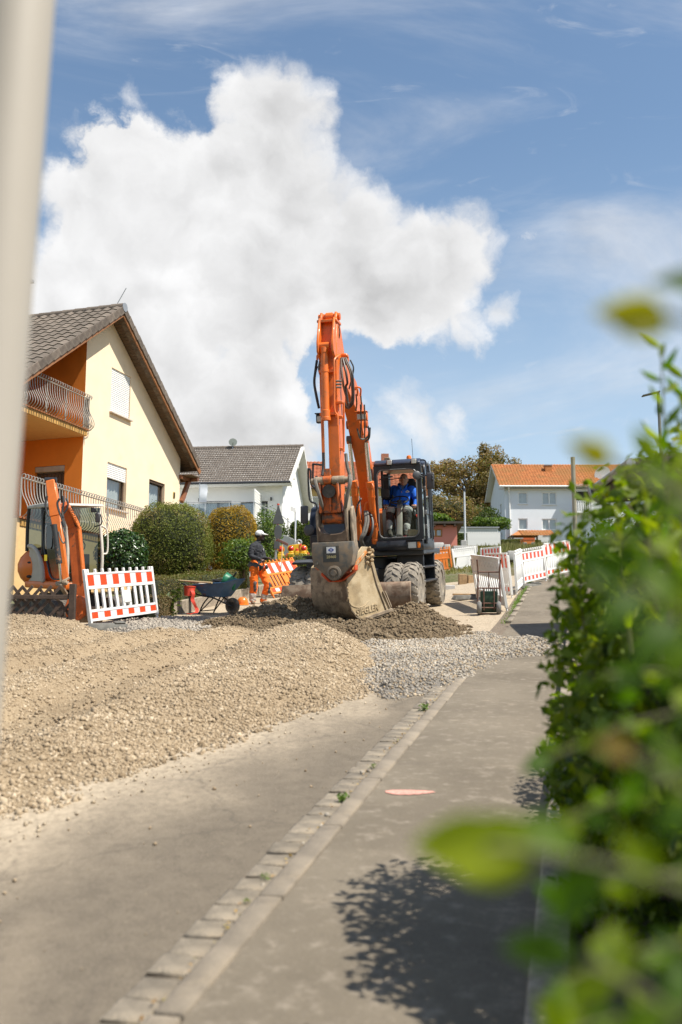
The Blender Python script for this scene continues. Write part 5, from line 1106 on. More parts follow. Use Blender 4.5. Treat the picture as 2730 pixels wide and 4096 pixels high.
# ---- boom, stick, cylinders
BX = .09; BB = .035
def plate(poly, x0, x1, name, m, parent=ex, bev=.012): b = MB(); b.prism(poly, x0, x1, 'x'); return b.build(name, m, parent, bev, 35)
BWD = .125
boom = plate([(-.45, 1.62), (-.72, 1.75), (-1.05, 2.75), (-1.55, 3.60), (-2.2, 4.12), (-3.72, 4.66), (-3.86, 4.80), (-3.80, 4.99), (-3.55, 5.02), (-2.1, 4.72), (-1.35, 4.28), (-.75, 3.35), (-.22, 1.95), (-.25, 1.66)], BB-BWD, BB+BWD, 'boom', orange)
for sx in (-1, 1):
    b = MB(); x = BB+sx*(BWD+.012); b.prism([(-1.2, 3.2), (-1.75, 3.78), (-1.85, 4.05), (-1.55, 4.2), (-1.1, 3.75)], x-.012*1, x+.012, 'x'); b.build('boom_side_plate', orange, boom, .004)
b = MB(); b.cyl((BB-.22, -1.55, 3.92), (BB+.22, -1.55, 3.92), .09, n=16); b.cyl((BX-.24, -3.72, 4.85), (BX+.24, -3.72, 4.85), .10, n=16); b.build('boom_pin', orange_w, boom)
SWD = .165
stick = plate([(-4.22, 5.50), (-4.34, 5.0), (-4.42, 4.3), (-4.50, 2.6), (-4.53, 1.98), (-4.45, 1.84), (-4.30, 1.86), (-4.20, 2.2), (-4.02, 3.4), (-3.66, 4.45), (-3.60, 4.85), (-3.74, 5.12), (-3.98, 5.50)], BX-SWD, BX+SWD, 'stick', orange)
for sx in (-1, 1):                                     # fork plates and ribs at the top end
    x = BX+sx*(SWD-.03); b = MB(); b.prism([(-4.30, 4.90), (-4.26, 5.50), (-4.16, 5.66), (-4.02, 5.66), (-3.92, 5.50), (-3.98, 5.30)], x-.022, x+.022, 'x'); b.build('top_fork', orange, stick, .006)
    b = MB(); b.prism([(-4.60, 4.86), (-4.58, 5.04), (-4.34, 5.52), (-4.24, 5.5), (-4.36, 4.70)], x-.02, x+.02, 'x'); b.build('cylinder_ear', orange, stick, .006)
b = MB(); b.cyl((BX-.20, -4.09, 5.58), (BX+.20, -4.09, 5.58), .065, n=16); b.cyl((BX-.06, -4.09, 5.58), (BX+.06, -4.09, 5.58), .085, n=16); b.build('top_pin', orange, stick)
b = MB(); b.bx(BX-SWD-.02, BX+SWD+.02, -4.34, -3.95, 5.44, 5.49); b.build('top_cross_plate', orange, stick, .008)
cx = BX-.035; ct, cb = Vector((cx, -4.50, 4.98)), Vector((cx, -4.66, 2.56))
cd = (cb-ct).normalized(); P_ = lambda z: ct+cd*((ct.z-z)/-cd.z)
b = MB(); b.lathe([(.055, 0), (.075, .01), (.075, .10), (.066, .11), (.066, 1.14), (.078, 1.15), (.078, 1.27), (.086, 1.28), (.086, 1.33), (.05, 1.34)], P_(4.95), cd, 20); b.cyl((cx-.10, -4.5, 4.98), (cx+.10, -4.5, 4.98), .06, n=14)
for zz in (4.52, 3.75): q0 = P_(zz); b.lathe([(.074, -.025), (.074, .025)], q0, cd, 18); b.box(q0+Vector((.02, .08, 0)), (.28, .10, .05))
cyl1 = b.build('bucket_cylinder', orange, ex, 0, 35)
b = MB(); b.cyl(P_(3.62), P_(2.66), .040, n=18); b.build('piston_rod', chrome, cyl1)
b = MB(); b.cyl((cx-.07, -4.66, 2.56), (cx+.07, -4.66, 2.56), .085, n=16); b.beam(P_(2.76), P_(2.58), .10, .10); b.build('rod_eye', orange_w, cyl1)
b = MB()
b.cyl((BX-.33, -4.66, 2.55), (BX+.33, -4.66, 2.55), .055, n=18); lpo = b.build('link_pin', steel_d, ex, 0, 35)
for (x0, x1) in ((BX-.27, BX-.10), (BX+.06, BX+.27)): b = MB(); b.cyl((x0, -4.66, 2.55), (x1, -4.66, 2.55), .078, n=18); b.build('pin_boss', steel_d, lpo, 0, 35)
# H-shaped link between rod and coupler
b = MB(); b.bx(BX-.195, BX-.15, -4.74, -4.55, 1.98, 2.52); b.bx(BX+.13, BX+.175, -4.74, -4.55, 1.98, 2.52); b.bx(BX-.15, BX+.13, -4.64, -4.58, 1.98, 2.36); b.bx(BX-.02, BX+.02, -4.70, -4.62, 2.0, 2.3); lk = b.build('bucket_link', orange_w, ex, .012)
b = MB(); b.lathe([(.12, 0), (.12, .03)], (BX-.01, -4.70, 2.36), (0, -1, 0), 18); b.build('link_opening', mat('dark_opening', (.05, .042, .035), .7, var=.4, scale=20), lk)  # dark disc: the shade of an opening in the link, put into colour
b = MB(); b.cyl((BX-.185, -4.47, 1.90), (BX+.185, -4.47, 1.90), .115, n=24); b.build('stick_end', orange_w, stick, 0, 35)
for sx, wd, zt in ((-1, .05, 2.02), (1, .055, 2.30)):  # dirty link arms either side
    x = BX+sx*.245+(.03 if sx > 0 else 0); b = MB(); b.prism([(-4.66, 1.42), (-4.72, 1.9), (-4.68, zt), (-4.52, zt+.06), (-4.36, zt-.05), (-4.30, 1.8), (-4.34, 1.42)], x-wd/2, x+wd/2, 'x'); b.build('coupler_arm', steel_d, ex, .012)
b = MB(); b.prism([(-4.62, 1.30), (-4.68, 1.7), (-4.64, 2.06), (-4.50, 2.10), (-4.34, 1.9), (-4.32, 1.3)], BX+.335, BX+.385, 'x'); b.build('coupler_arm', steel_d, ex, .012)
b = MB(); b.cyl((BX-.30, -4.47, 1.9), (BX-.215, -4.47, 1.9), .075, n=14); b.build('pin_end', steel_d, ex)
b = MB(); prf = []
for i in range(11): t_ = -1+2*i/10; prf.append((BX+.03+t_*.26, 1.66-.05*(1-t_*t_)+.10*max(0, abs(t_)-.75)*4))
prf += [(BX+.29, 1.47), (BX-.23, 1.47)]; b.prism(prf, -4.74, -4.34, 'y'); b.build('coupler_bracket', mat('brown_bracket', (.12, .078, .05), .65, .2, var=.3, dirt=((.30, .22, .15), .3, 6)), ex, .015)
b = MB(); sh = [(-.34, 1.47), (-.35, 1.28), (-.32, 1.06), (-.22, .985), (-.10, .87), (-.02, .80), (.10, .80), (.18, .87), (.28, .975), (.36, 1.05), (.40, 1.28), (.39, 1.47)]
b.prism([(BX+p[0], p[1]) for p in sh], -4.80, -4.32, 'y'); cpl = b.build('tilt_coupler', greyh, ex, .02, 35, 2)
b = MB(); b.bx(BX-.145, BX+.145, -4.806, -4.801, 1.12, 1.40); b.build('recess_panel', mat('dark_recess', (.055, .055, .05), .7, dirt=((.25, .19, .13), .3, 8)), cpl)
b = MB(); b.bx(BX-.075, BX+.085, -4.813, -4.807, 1.275, 1.385); lab = b.build('white_plate', mat('white_sticker', (.75, .75, .74), .4, var=.05), cpl)
blue_i = mat('blue_ink', (.02, .06, .30), .5); tan_i = mat('tan_ink', (.50, .42, .20), .6)
b = MB(); cxp, czp = BX+.005, 1.330; ot = [(-.058, 0), (0, .042), (.058, 0), (0, -.042)]; inn = [(-.040, 0), (0, .026), (.040, 0), (0, -.026)]
b.add([(cxp+p[0], -4.8145, czp+p[1]) for p in ot]+[(cxp+p[0], -4.8145, czp+p[1]) for p in inn], [(i, (i+1) % 4, 4+(i+1) % 4, 4+i) for i in range(4)]); b.bx(cxp-.05, cxp+.05, -4.8155, -4.8145, czp-.008, czp+.008); b.build('diamond_emblem', blue_i, lab, 0, 0)
text_mesh('plate_number', '28460', .068, .002, tan_i, cpl, Matrix.Translation((BX+.005, -4.809, 1.21)) @ Matrix.Rotation(math.pi/2, 4, 'X'), True)
b = MB(); b.lathe([(.13, 0), (.13, .03), (.09, .04), (.085, .02), (.055, .02), (.05, .05), (.0, .05)], (BX+.04, -4.80, .93), (0, -1, 0), 24); b.build('pivot_ring', greyh, cpl)
b = MB(); b.cyl((BX-.26, -4.805, 1.10), (BX-.26, -4.83, 1.10), .022, n=10); b.build('grease_bolt', greyh, cpl)
redp = mat('red_lock_paint', (.62, .075, .015), .5, var=.2)
b = MB(); b.prism([(BX+.16, .80), (BX+.36, .96), (BX+.40, 1.06), (BX+.40, .96), (BX+.20, .80), (BX+.12, .77), (BX-.08, .77), (BX-.22, .90), (BX-.2, .95), (BX-.06, .80)], -4.72, -4.45, 'y'); b.build('lock_plate', redp, cpl, .01)
# ---- bucket, turned 43 degrees
BK = Matrix.Translation((.31, -4.62, 0)) @ Matrix.Rotation(rad(-36), 4, 'Z')     # local x across to the image left side is negative, y towards the cutting edge
BK = BK @ Matrix.Scale(.90, 4, (0, 1, 0))
class MK(MB):
    def build(s, *a, **k): s.V = [tuple(BK @ Vector(v)) for v in s.V]; return MB.build(s, *a, **k)
BKW = .95
side = [(0.0, 1.03), (0.0, .62), (.03, .40), (.09, .27), (.20, .16), (.34, .095), (.50, .075), (.86, .12), (1.18, .20), (1.02, .47), (.84, .80), (.72, 1.15), (.60, 1.36), (.44, 1.37), (.10, 1.09)]
shell_o = [(.44, 1.37), (.10, 1.09), (.0, 1.03), (.0, .62), (.03, .40), (.09, .27), (.20, .16), (.34, .095), (.50, .075), (.86, .12), (1.18, .20)]
shell_i = [(1.14, .225), (.86, .15), (.50, .105), (.35, .125), (.22, .185), (.115, .285), (.06, .41), (.03, .62), (.03, 1.0), (.13, 1.06), (.46, 1.33)]
b = MK(); b.prism(shell_o[2:]+shell_i[:-2], -BKW+.02, -.02, 'x'); bk = b.build('bucket', bucket_back, ex, .004, 30)
for x0, x1 in ((-.022, .012), (-BKW-.012, -BKW+.022)): b = MK(); b.prism(side, x0, x1, 'x'); b.build('side_plate', bucket_m, bk, .006)
b = MK(); b.prism([(-.012, .98), (-.018, .60), (.018, .385), (.08, .25), (.19, .135), (.34, .068), (.52, .048), (.9, .095), (1.22, .18), (1.20, .21), (.86, .12), (.50, .075), (.34, .095), (.20, .16), (.09, .27), (.03, .40), (0, .62), (0, .9)], -BKW*.5-.49, -BKW*.5+.49, 'x'); b.build('wear_band', mat('band_steel', (.30, .24, .165), .55, .35, var=.3, scale=6, c2=(.15, .11, .075), c2scale=5), bk, .004)
b = MK(); b.prism([(.40, .11), (.62, .09), (1.24, .185), (1.18, .235)], .0, .03, 'x'); b.build('cutting_edge', steel_d, bk, .004)
for (pts, w_) in (([(.62, 1.20), (.78, .70), (1.02, .22)], .022), ([(.94, .55), (1.12, .24)], .03), ([(1.0, .55), (1.16, .26)], .03)):
    b = MK()
    for i in range(len(pts)-1): b.beam((.022, *pts[i]), (.022, *pts[i+1]), .02, w_, (1, 0, 0))
    b.build('side_rib', steel_d, bk)
arc = [(.03, .40), (.10, .34), (.25, .30), (.42, .32), (.55, .40)]; b = MK(); b.tube(catmull([(.016, *p) for p in arc], 4), .007, 5); b.build('weld_seam', bucket_m, bk)
b = MK(); b.prism([(.10, 1.02), (.52, 1.30), (.56, 1.26), (.14, .94)], .012, .04, 'x'); b.build('orange_edge_bar', mat('scraped_orange', (.55, .19, .035), .6, c2=(.45, .35, .22), c2scale=5), bk, .006)
b = MK(); b.cyl((.0, .08, .97), (.03, .08, .97), .035, n=14); b.build('pin_bore', steel_d, bk)
for i in range(26):
    if i == 0: MUDB = MK()
    t_ = random.random(); p = (.02+random.uniform(-.03, .05), .52+.16*random.random(), 1.36-.32*t_+random.uniform(-.02, .05)); MUDB.ell(p, (random.uniform(.02, .055), random.uniform(.02, .05), random.uniform(.02, .06)), 6, (random.random(), random.random(), 0))
for i in range(24): MUDB.ell((.0+random.uniform(-.02, .015), .0+random.uniform(-.005, .03), .42+.36*random.random()), (.018, .016, random.uniform(.01, .03)), 6)
MUDB.build('mud_clods', mud, bk)['kind'] = 'stuff'
# top adapter plates
b = MK(); b.bx(-BKW+.05, -.05, .02, .52, 1.03, 1.08); b.build('top_deck', mat('bare_grey', (.09, .095, .10), .5, .3, dirt=((.3, .22, .14), .15, 6)), bk, .008)
b = MK(); b.cyl((-BKW+.03, .06, .985), (-.03, .06, .985), .04, n=12); b.build('lift_bar', rust, bk)
for xx in (-.76, -.25): b = MK(); b.prism([(.0, 1.02), (.04, 1.12), (.30, 1.20), (.52, 1.40), (.58, 1.36), (.56, 1.05)], xx-.05, xx+.05, 'x'); b.build('hook_plate', greyh, bk, .01)
tx = BK @ basis((.0145, .50, .245), (0, 1, 0), (0, 0, 1), (1, 0, 0)) @ Matrix.Rotation(rad(7), 4, 'Z')
text_mesh('raised_lettering', 'SIEGLER', .17, .022, bucket_m, bk, tx, True)
# ---- boom lift cylinders
def lift(x, zt, zb, name='boom_cylinder'):
    t_, bt = Vector((x, -1.62, zt)), Vector((x, -.98, zb)); d_ = (bt-t_).normalized(); L_ = (bt-t_).length; mid = t_.lerp(bt, .40)
    b = MB(); b.lathe([(.05, 0), (.085, .01), (.085, .13), (.072, .14), (.072, L_*.6-.1), (.08, L_*.6-.09), (.08, L_*.6)], mid, d_, 18); o_ = b.build(name, orange, ex, 0, 35); b = MB(); b.cyl(t_, mid, .042, n=16); b.build('piston_rod', chrome, o_); b = MB(); b.cyl(t_+Vector((-.05, 0, 0)), t_+Vector((.05, 0, 0)), .085, n=16); b.build('cylinder_eye', orange_w, o_)
    for k in (.25, .7): q = mid.lerp(bt, k); c_ = MB(); c_.lathe([(.082, -.02), (.082, .02)], q, d_, 16); c_.build('pipe_clamp', orange, o_)
    c_ = MB(); c_.tube(catmull([mid+Vector((.05, -.06, -.05)), mid+Vector((.09, -.07, -.2)), mid.lerp(bt, .5)+Vector((.05, -.10, 0)), mid.lerp(bt, .8)+Vector((.09, -.06, 0))], 4), .016, 6); c_.build('oil_pipe', orange, o_); return o_
lift(-.13, 3.6, 1.55); lift(.215, 3.6, 1.45)
# ---- oil pipes, brackets and hoses on the stick and boom
def hose(pts, r, m, name='hydraulic_hose', parent=ex, k=6): b = MB(); b.tube(catmull(pts, k), r, 7); return b.build(name, m, parent)
def SP(x, y, yl): return XL(z1(x, y), yl)
b = MB(); b.tube(catmull([SP(610, 430, -4.25), SP(585, 445, -4.4), SP(563, 480, -4.5), SP(565, 600, -4.52), SP(567, 850, -4.56), SP(590, 905, -4.56), SP(592, 985, -4.58)], 4), .017, 7); b.build('oil_pipe', orange, stick)
b = MB(); b.tube(catmull([SP(432, 470, -4.3), SP(436, 432, -4.3), SP(480, 425, -4.3)], 4), .02, 7); b.tube([SP(463, 820, -4.35), SP(470, 1000, -4.38), SP(472, 1150, -4.4)], .018, 7); b.build('oil_pipe', orange, stick)
b = MB(); b.tube(catmull([SP(630, 805, -4.4), SP(640, 830, -4.4), SP(640, 1120, -4.42), SP(640, 1190, -4.45)], 4), .018, 7); b.tube([SP(632, 940, -4.4), SP(640, 1130, -4.42)], .016, 7); b.build('oil_pipe', orange, stick)
for y in (805, 920, 1170): q = SP(605, y, -4.42); b = MB(); b.box(q, (.13, .09, .05)); b.build('pipe_bracket', orange, stick, .006)
for y in (635, 660, 685): b = MB(); b.cyl(SP(576, y, -4.48), SP(622, y, -4.45), .018, n=8); b.build('valve_fitting', hose_g, stick)
hose([SP(428, 475, -4.35), SP(416, 560, -4.4), SP(408, 650, -4.4), SP(425, 760, -4.4), SP(445, 850, -4.38)], .024, hose_m); hose([SP(455, 470, -4.35), SP(445, 540, -4.38), SP(465, 620, -4.35), SP(468, 700, -4.3)], .022, hose_g)
hose([SP(432, 520, -4.35), SP(410, 620, -4.4), SP(418, 690, -4.4), SP(440, 800, -4.38)], .012, hose_m)
for i, (xa, xb, yb) in enumerate(((622, 640, 690), (655, 655, 690), (688, 705, 760), (700, 712, 800))):
    hose([SP(618+12*i, 455, -4.1), SP(xa, 560, -4.2), SP(xa+12, 650, -4.2), SP(xb, yb, -4.15), SP(680-5*i, 845, -4.1), SP(635, 800, -4.15)], .021, (hose_g, hose_m)[i % 2])
hose([SP(690, 470, -4.1), SP(715, 530, -4.1), SP(705, 600, -4.1), SP(680, 700, -4.1)], .014, hose_m); hose([SP(600, 200, -4.1), SP(608, 250, -4.1), SP(603, 300, -4.1)], .010, hose_m)
b = MB(); b.box(SP(648, 440, -3.9), (.12, .14, .08)); b.build('hose_guide', orange, boom, .02)
for i, (x, y0, y1) in enumerate(((735, 740, 880), (772, 745, 900), (770, 820, 1080), (800, 820, 1080), (830, 990, 1080))):
    hose([SP(x, y0, -2.9), SP(x+5, (y0+y1)/2, -2.7), SP(x-2+4*(i % 2), y1, -2.4)], .015, (hose_m, hose_g)[i % 2], parent=boom)
b = MB(); b.tube(catmull([SP(715, 690, -3.0), SP(755, 685, -3.0), SP(772, 700, -2.95), SP(770, 750, -2.9)], 4), .018, 7); b.tube(catmull([SP(720, 705, -3.0), SP(745, 703, -3.0), SP(745, 750, -2.9)], 4), .016, 7); b.build('oil_pipe', orange, boom)
hose([SP(745, 1010, -2.5), SP(765, 1080, -2.3), SP(800, 1090, -2.2), SP(835, 1060, -2.2), SP(842, 1010, -2.2)], .018, hose_g, parent=boom); hose([SP(845, 1000, -2.2), SP(838, 1080, -2.2), SP(808, 1110, -2.0)], .018, hose_m, parent=boom)
# hoses past the link and down to the coupler
hose([XL(z2(425, 215), -4.6), XL(z2(418, 250), -4.75), XL(z2(440, 330), -4.8), XL(z2(465, 420), -4.75), XL(z2(470, 480), -4.6)], .032, hose_g); hose([XL(z2(685, 200), -4.6), XL(z2(690, 250), -4.78), XL(z2(672, 330), -4.8), XL(z2(655, 420), -4.75), XL(z2(650, 480), -4.6)], .034, hose_g)
hose([XL(z2(655, 30), -4.55), XL(z2(665, 120), -4.6), XL(z2(685, 195), -4.6)], .030, hose_g); hose([XL(z2(480, 20), -4.5), XL(z2(478, 130), -4.5), XL(z2(470, 200), -4.55)], .026, hose_m)
for dx in (0, 18): hose([XL(z2(805+dx, 480), -1.25), XL(z2(812+dx, 560), -1.4), XL(z2(790+dx, 650), -1.5), XL(z2(770+dx*.6, 700), -1.5), XL(z2(790+dx*.6, 760), -1.3)], .030, hose_g)
hose([XL(z2(845, 490), -1.2), XL(z2(865, 560), -1.3), XL(z2(860, 640), -1.4), XL(z2(825, 720), -1.4)], .028, hose_m); hose([XL(z2(775, 380), -1.2), XL(z2(745, 440), -1.4), XL(z2(735, 520), -1.3)], .018, hose_m)
b = MB(); b.tube(catmull([XL(z2(805, 480), -1.22), XL(z2(808, 430), -1.22), XL(z2(828, 410), -1.22), XL(z2(855, 425), -1.22), XL(z2(858, 500), -1.22)], 4), .022, 7); b.build('oil_pipe', orange, ex)
# lamp on the boom, and the small one on the far side
for (xa, ya, yl, wd, nm) in ((778, 912, -2.6, .22, 'boom_lamp'), (445, 930, -3.6, .12, 'boom_lamp')):
    c0 = SP(xa, ya, yl); b = MB(); b.box(c0+Vector((0, .06, 0)), (wd, .12, .16)); b.box(c0+Vector((0, .02, .09)), (wd+.02, .2, .02)); lo_ = b.build(nm, orange if wd > .2 else blackp, boom, .01); b = MB(); b.box(c0+Vector((0, -.004, -.005)), (wd-.05, .012, .105)); b.build('lens', lens_m, lo_, .01)
# ---- cab
cabx0, cabx1, cy0, cy1 = .24, 1.25, -1.05, .80
b = MB(); b.prism([(cy0-.02, 1.27), (cy0-.06, 1.36), (cy0-.02, 1.50), (cy1, 1.50), (cy1, 1.27)], cabx0, cabx1, 'x'); cab = b.build('cab', blackp, ex, .03, 40, 2)
def arch(x0, x1, z0, z1_, r, n=6):
    out = []
    for (cx_, cz_, a0) in ((x1-r, z1_-r, 0), (x0+r, z1_-r, 90), (x0+r, z0+r, 180), (x1-r, z0+r, 270)):
        for i in range(n+1): a = rad(a0+90*i/n); out.append((cx_+r*math.cos(a), cz_+r*math.sin(a)))
    return out
def ring(b, outer, inner, y0, y1):
    n = len(outer); vs = [(p[0], y, p[1]) for y in (y0, y1) for p in outer+inner]
    for i in range(n): j = (i+1) % n; b.F += [tuple(len(b.V)+k for k in f) for f in ((i, j, n+j, n+i), (2*n+j, 2*n+i, 3*n+i, 3*n+j), (i, 2*n+i, 2*n+j, j), (n+j, 3*n+j, 3*n+i, n+i))]
    b.V += vs
b = MB(); ring(b, arch(cabx0, cabx1, 1.49, 3.10, .06), arch(cabx0+.07, cabx1-.095, 1.535, 2.985, .12), cy0, cy0+.10); b.build('front_frame', blackp, cab, .008)
b = MB(); b.tube([(p[0], cy0-.012, p[1]) for p in arch(cabx0+.078, cabx1-.103, 1.545, 2.977, .12)], .016, 6, closed=True); b.build('window_seal', mat('worn_grey_edge', (.16, .16, .155), .5, .3, var=.3), cab)
b = MB(); b.bx(cabx0, cabx0+.07, cy1-.08, cy1, 1.5, 3.06); b.bx(cabx1-.08, cabx1, cy1-.08, cy1, 1.5, 3.06); b.bx(cabx1-.07, cabx1-.002, .26, .34, 1.5, 3.06); b.bx(cabx0+.002, cabx0+.05, -.15, -.08, 1.5, 3.06); b.bx(cabx0, cabx1, cy1-.07, cy1-.01, 1.5, 2.05); b.build('rear_pillars', blackp, cab, .01)
b = MB(); b.prism([(cy0+.06, 3.03), (cy0-.03, 3.08), (cy0-.02, 3.13), (cy0+.15, 3.20), (cy1-.1, 3.20), (cy1+.02, 3.12), (cy1, 3.03)], cabx0+.01, cabx1-.01, 'x'); rfc = b.build('cab_roof', mat('dark_blue_roof', (.025, .032, .055), .35, var=.2, dirt=((.2, .17, .13), .1, 5)), cab, .03, 45, 2)
cglass = glassmat('cab_glass', (.88, .94, .91), .0)
b = MB(); b.quad((cabx0+.09, cy0+.04, 1.57), (cabx1-.10, cy0+.04, 1.57), (cabx1-.10, cy0+.04, 2.18), (cabx0+.09, cy0+.04, 2.18)); b.build('lower_windscreen', cglass, cab, 0, 0)
b = MB(); b.tube([(cabx0+.09, cy0+.04, 2.18), (cabx1-.10, cy0+.04, 2.18)], .006, 5); b.build('glass_edge', glassmat('glass_rim', (.5, .65, .6), .2), cab)
b = MB(); b.quad((cabx0+.07, cy1-.04, 2.05), (cabx1-.08, cy1-.04, 2.05), (cabx1-.08, cy1-.04, 3.03), (cabx0+.07, cy1-.04, 3.03)); b.build('rear_window', cglass, cab, 0, 0)
# door folded back along the flank: frame tubes and glass
b = MB(); dx = cabx1+.05; b.tube(catmull([(dx, -.98, 1.46), (dx, -1.0, 2.2), (dx, -.96, 2.9), (dx, -.8, 3.08), (dx, -.3, 3.10), (dx, -.18, 2.9), (dx, -.16, 1.46)], 4), .03, 8); b.bx(dx-.02, dx+.02, -1.0, -.16, 1.40, 1.52); b.bx(dx-.02, dx+.025, -1.0, -.16, 2.02, 2.10); door = b.build('cab_door', blackp, cab)
b = MB(); b.quad((dx, -.97, 1.52), (dx, -.2, 1.52), (dx, -.2, 3.05), (dx, -.97, 3.05)); b.build('door_glass', cglass, door, 0, 0)
b = MB(); b.tube(catmull([(dx+.09, -1.02, 1.50), (dx+.10, -1.04, 1.62), (dx+.085, -1.02, 2.4), (dx+.06, -1.0, 3.0), (dx+.03, -.95, 3.14), (dx-.1, -.9, 3.16)], 5), .016, 7); b.build('grab_rail', blackp, cab)
for zz in (1.75, 2.05, 2.55): b = MB(); b.box((dx+.01, -1.04, zz), (.05, .03, .09)); b.build('door_hinge', mat('worn_grey_edge', (.16, .16, .155)), cab, .006)
# nose: grille holes and headlight
hole = MB(); hole.lathe([(.012, 0), (.012, .004)], (0, 0, 0), (0, -1, 0), 6); hm = hole.mesh('grille_hole', room_m, 0, 0)
for r_ in range(5):
    for c_ in range(8): o_ = link('grille_hole', hm, cab); o_.location = (.47+.031*c_+(.015 if r_ % 2 else 0), cy0-.052+.012*abs(r_-2), 1.345+.022*r_)
b = MB(); b.bx(.90, 1.20, cy0-.12, cy0-.03, 1.285, 1.475); hl = b.build('headlight', blackp, ex, .012); q = MB(); q.bx(.93, 1.10, cy0-.135, cy0-.121, 1.315, 1.44); q.build('lens', lens_m, hl, .012); q = MB(); q.bx(1.125, 1.185, cy0-.14, cy0-.121, 1.315, 1.44); q.build('indicator', amber, hl, .012)
q = MB(); q.bx(.88, 1.23, cy0-.16, cy0-.02, 1.477, 1.49); q.build('lamp_hood', blackp, hl)
for u_ in ((995, 98), (1187, 88)): c0 = XL(z2(*u_), -1.12); b = MB(); b.box(c0+Vector((0, .05, 0)), (.125, .09, .115)); wl_ = b.build('work_light', blackp, ex, .015); b = MB(); b.box(c0+Vector((0, -.0, 0)), (.10, .012, .09)); b.build('lens', lens_m, wl_, .012); b = MB(); b.cyl(c0+Vector((0, .05, -.05)), c0+Vector((0, .06, -.11)), .012, n=6); b.build('lamp_foot', blackp, wl_)
c0 = XL(z2(1150, 68), -.3); b = MB(); b.lathe([(.065, -.11), (.065, -.06), (.055, -.055)], c0, (0, 0, 1), 16); bc = b.build('beacon', blackp, ex); b = MB(); b.lathe([(.055, -.055), (.055, .03), (.045, .06), (.02, .075), (0, .077)], c0, (0, 0, 1), 16); b.build('beacon_dome', amber, bc)
c0 = XL(z2(1183, 90), -.2); b = MB(); b.tube([c0, c0+Vector((-.01, 0, .5))], .005, 5); b.build('antenna', blackp, ex)
c0 = XL(z2(980, 72), .2); b = MB(); b.box(c0, (.12, .10, .07)); b.build('roof_box', mat('tan_box', (.25, .2, .13), .7), ex, .008)
# mirrors on the cab side
b = MB(); c0 = XL(z2(1211, 198), -1.22); b.lathe([(.088, -.015), (.092, 0), (.08, .012), (.03, .02)], c0, (.35, -1, .0), 24); mr = b.build('round_mirror', mat('mirror_grey', (.07, .075, .08), .5), ex)
c1 = XL(z2(1318, 242), -1.22); b = MB(); b.box(c1, (.165, .05, .34), (0, .03, -.1)); b.build('side_mirror', mirr, ex, .03, 50, 2)
b = MB(); b.tube(catmull([c0+Vector((.02, .0, 0)), c0+Vector((.12, .04, -.03)), XL(z2(1290, 200), -1.15), XL(z2(1330, 200), -1.25), XL(z2(1335, 228), -1.27)], 5), .014, 7); b.ell(XL(z2(1334, 230), -1.27), .025, 8); b.tube([XL(z2(1240, 190), -1.1), XL(z2(1290, 200), -1.15)], .018, 7); b.build('mirror_arm', blackp, mr)
# inside the cab: floor, seat, consoles, column, wheel
b = MB(); b.bx(cabx0+.04, cabx1-.04, cy0+.1, cy1-.1, 1.50, 1.535); b.build('floor_mat', mat('cab_floor', (.05, .05, .048), .9, dirt=((.3, .25, .18), .4, 9)), cab)
sx = XL(z4(0, 0), 0).x*0+.80
b = MB(); b.bx(sx-.25, sx+.25, -.42, .10, 1.95, 2.10); b.bx(sx-.24, sx+.24, .08, .22, 2.05, 2.78); seat = b.build('seat', mat('black_fabric', (.03, .03, .032), .9), ex, .05, 50, 2); b = MB(); b.bx(sx-.16, sx+.16, .10, .2, 2.72, 2.86); b.build('headrest', mat('black_fabric', (.03, .03, .032)), seat, .04); b = MB(); b.bx(sx-.18, sx+.18, -.35, .05, 1.53, 1.95); b.build('seat_base', blackp, seat, .02)
for xa, xb in ((cabx0+.06, sx-.30), (sx+.29, cabx1-.05)): b = MB(); b.prism([(-.45, 1.54), (-.55, 2.0), (-.50, 2.16), (-.3, 2.20), (.15, 2.16), (.2, 1.54)], xa, xb, 'x'); b.build('side_console', greyplastic, ex, .03, 45, 2)
b = MB(); b.prism([(-.80, 1.54), (-.86, 1.60), (-.56, 2.26), (-.48, 2.28), (-.46, 2.18), (-.62, 1.54)], sx-.17, sx-.04, 'x'); colm = b.build('steering_column', mat('brown_grey_plastic', (.23, .205, .18), .6), ex, .03, 45, 2)
b = MB(); wc = Vector((sx-.105, -.56, 2.36)); wn = Vector((0, -.45, .9)).normalized(); wu = Vector((1, 0, 0)); wv_ = wn.cross(wu); b.tube([wc+(wu*math.cos(2*math.pi*i/28)+wv_*math.sin(2*math.pi*i/28))*.195 for i in range(28)], .016, 7, closed=True)
for a in (90, 210, 330): b.tube([wc+Vector((0, 0, -.02)), wc+(wu*math.cos(rad(a))+wv_*math.sin(rad(a)))*.19], .014, 6)
b.cyl(wc+Vector((0, 0, -.06)), wc+Vector((0, 0, 0)), .05, n=12); b.ell(wc+(wu*math.cos(rad(140))+wv_*math.sin(rad(140)))*.195+wn*.04, (.022, .022, .03), 8); b.build('steering_wheel', blackp, colm)
JL, JR = XL(z2(965, 440), -.42), XL(z2(1192, 440), -.42)
for j in (JL, JR):
    b = MB(); b.lathe([(.06, -.20), (.045, -.13), (.03, -.10), (.018, -.08)], j, (0, 0, 1), 12); b.tube([j+Vector((0, 0, -.1)), j+Vector((0, 0, -.03))], .012, 6); b.ell(j, (.022, .024, .05), 10); b.build('joystick', blackp, ex)
b = MB(); b.bx(cabx0+.07, cabx0+.26, -.62, -.56, 2.42, 2.62); b.build('monitor', blackp, ex, .01); b = MB(); b.bx(cabx0+.07, cabx0+.2, -.3, -.05, 2.4, 2.95); b.build('switch_panel', blackp, ex, .01)
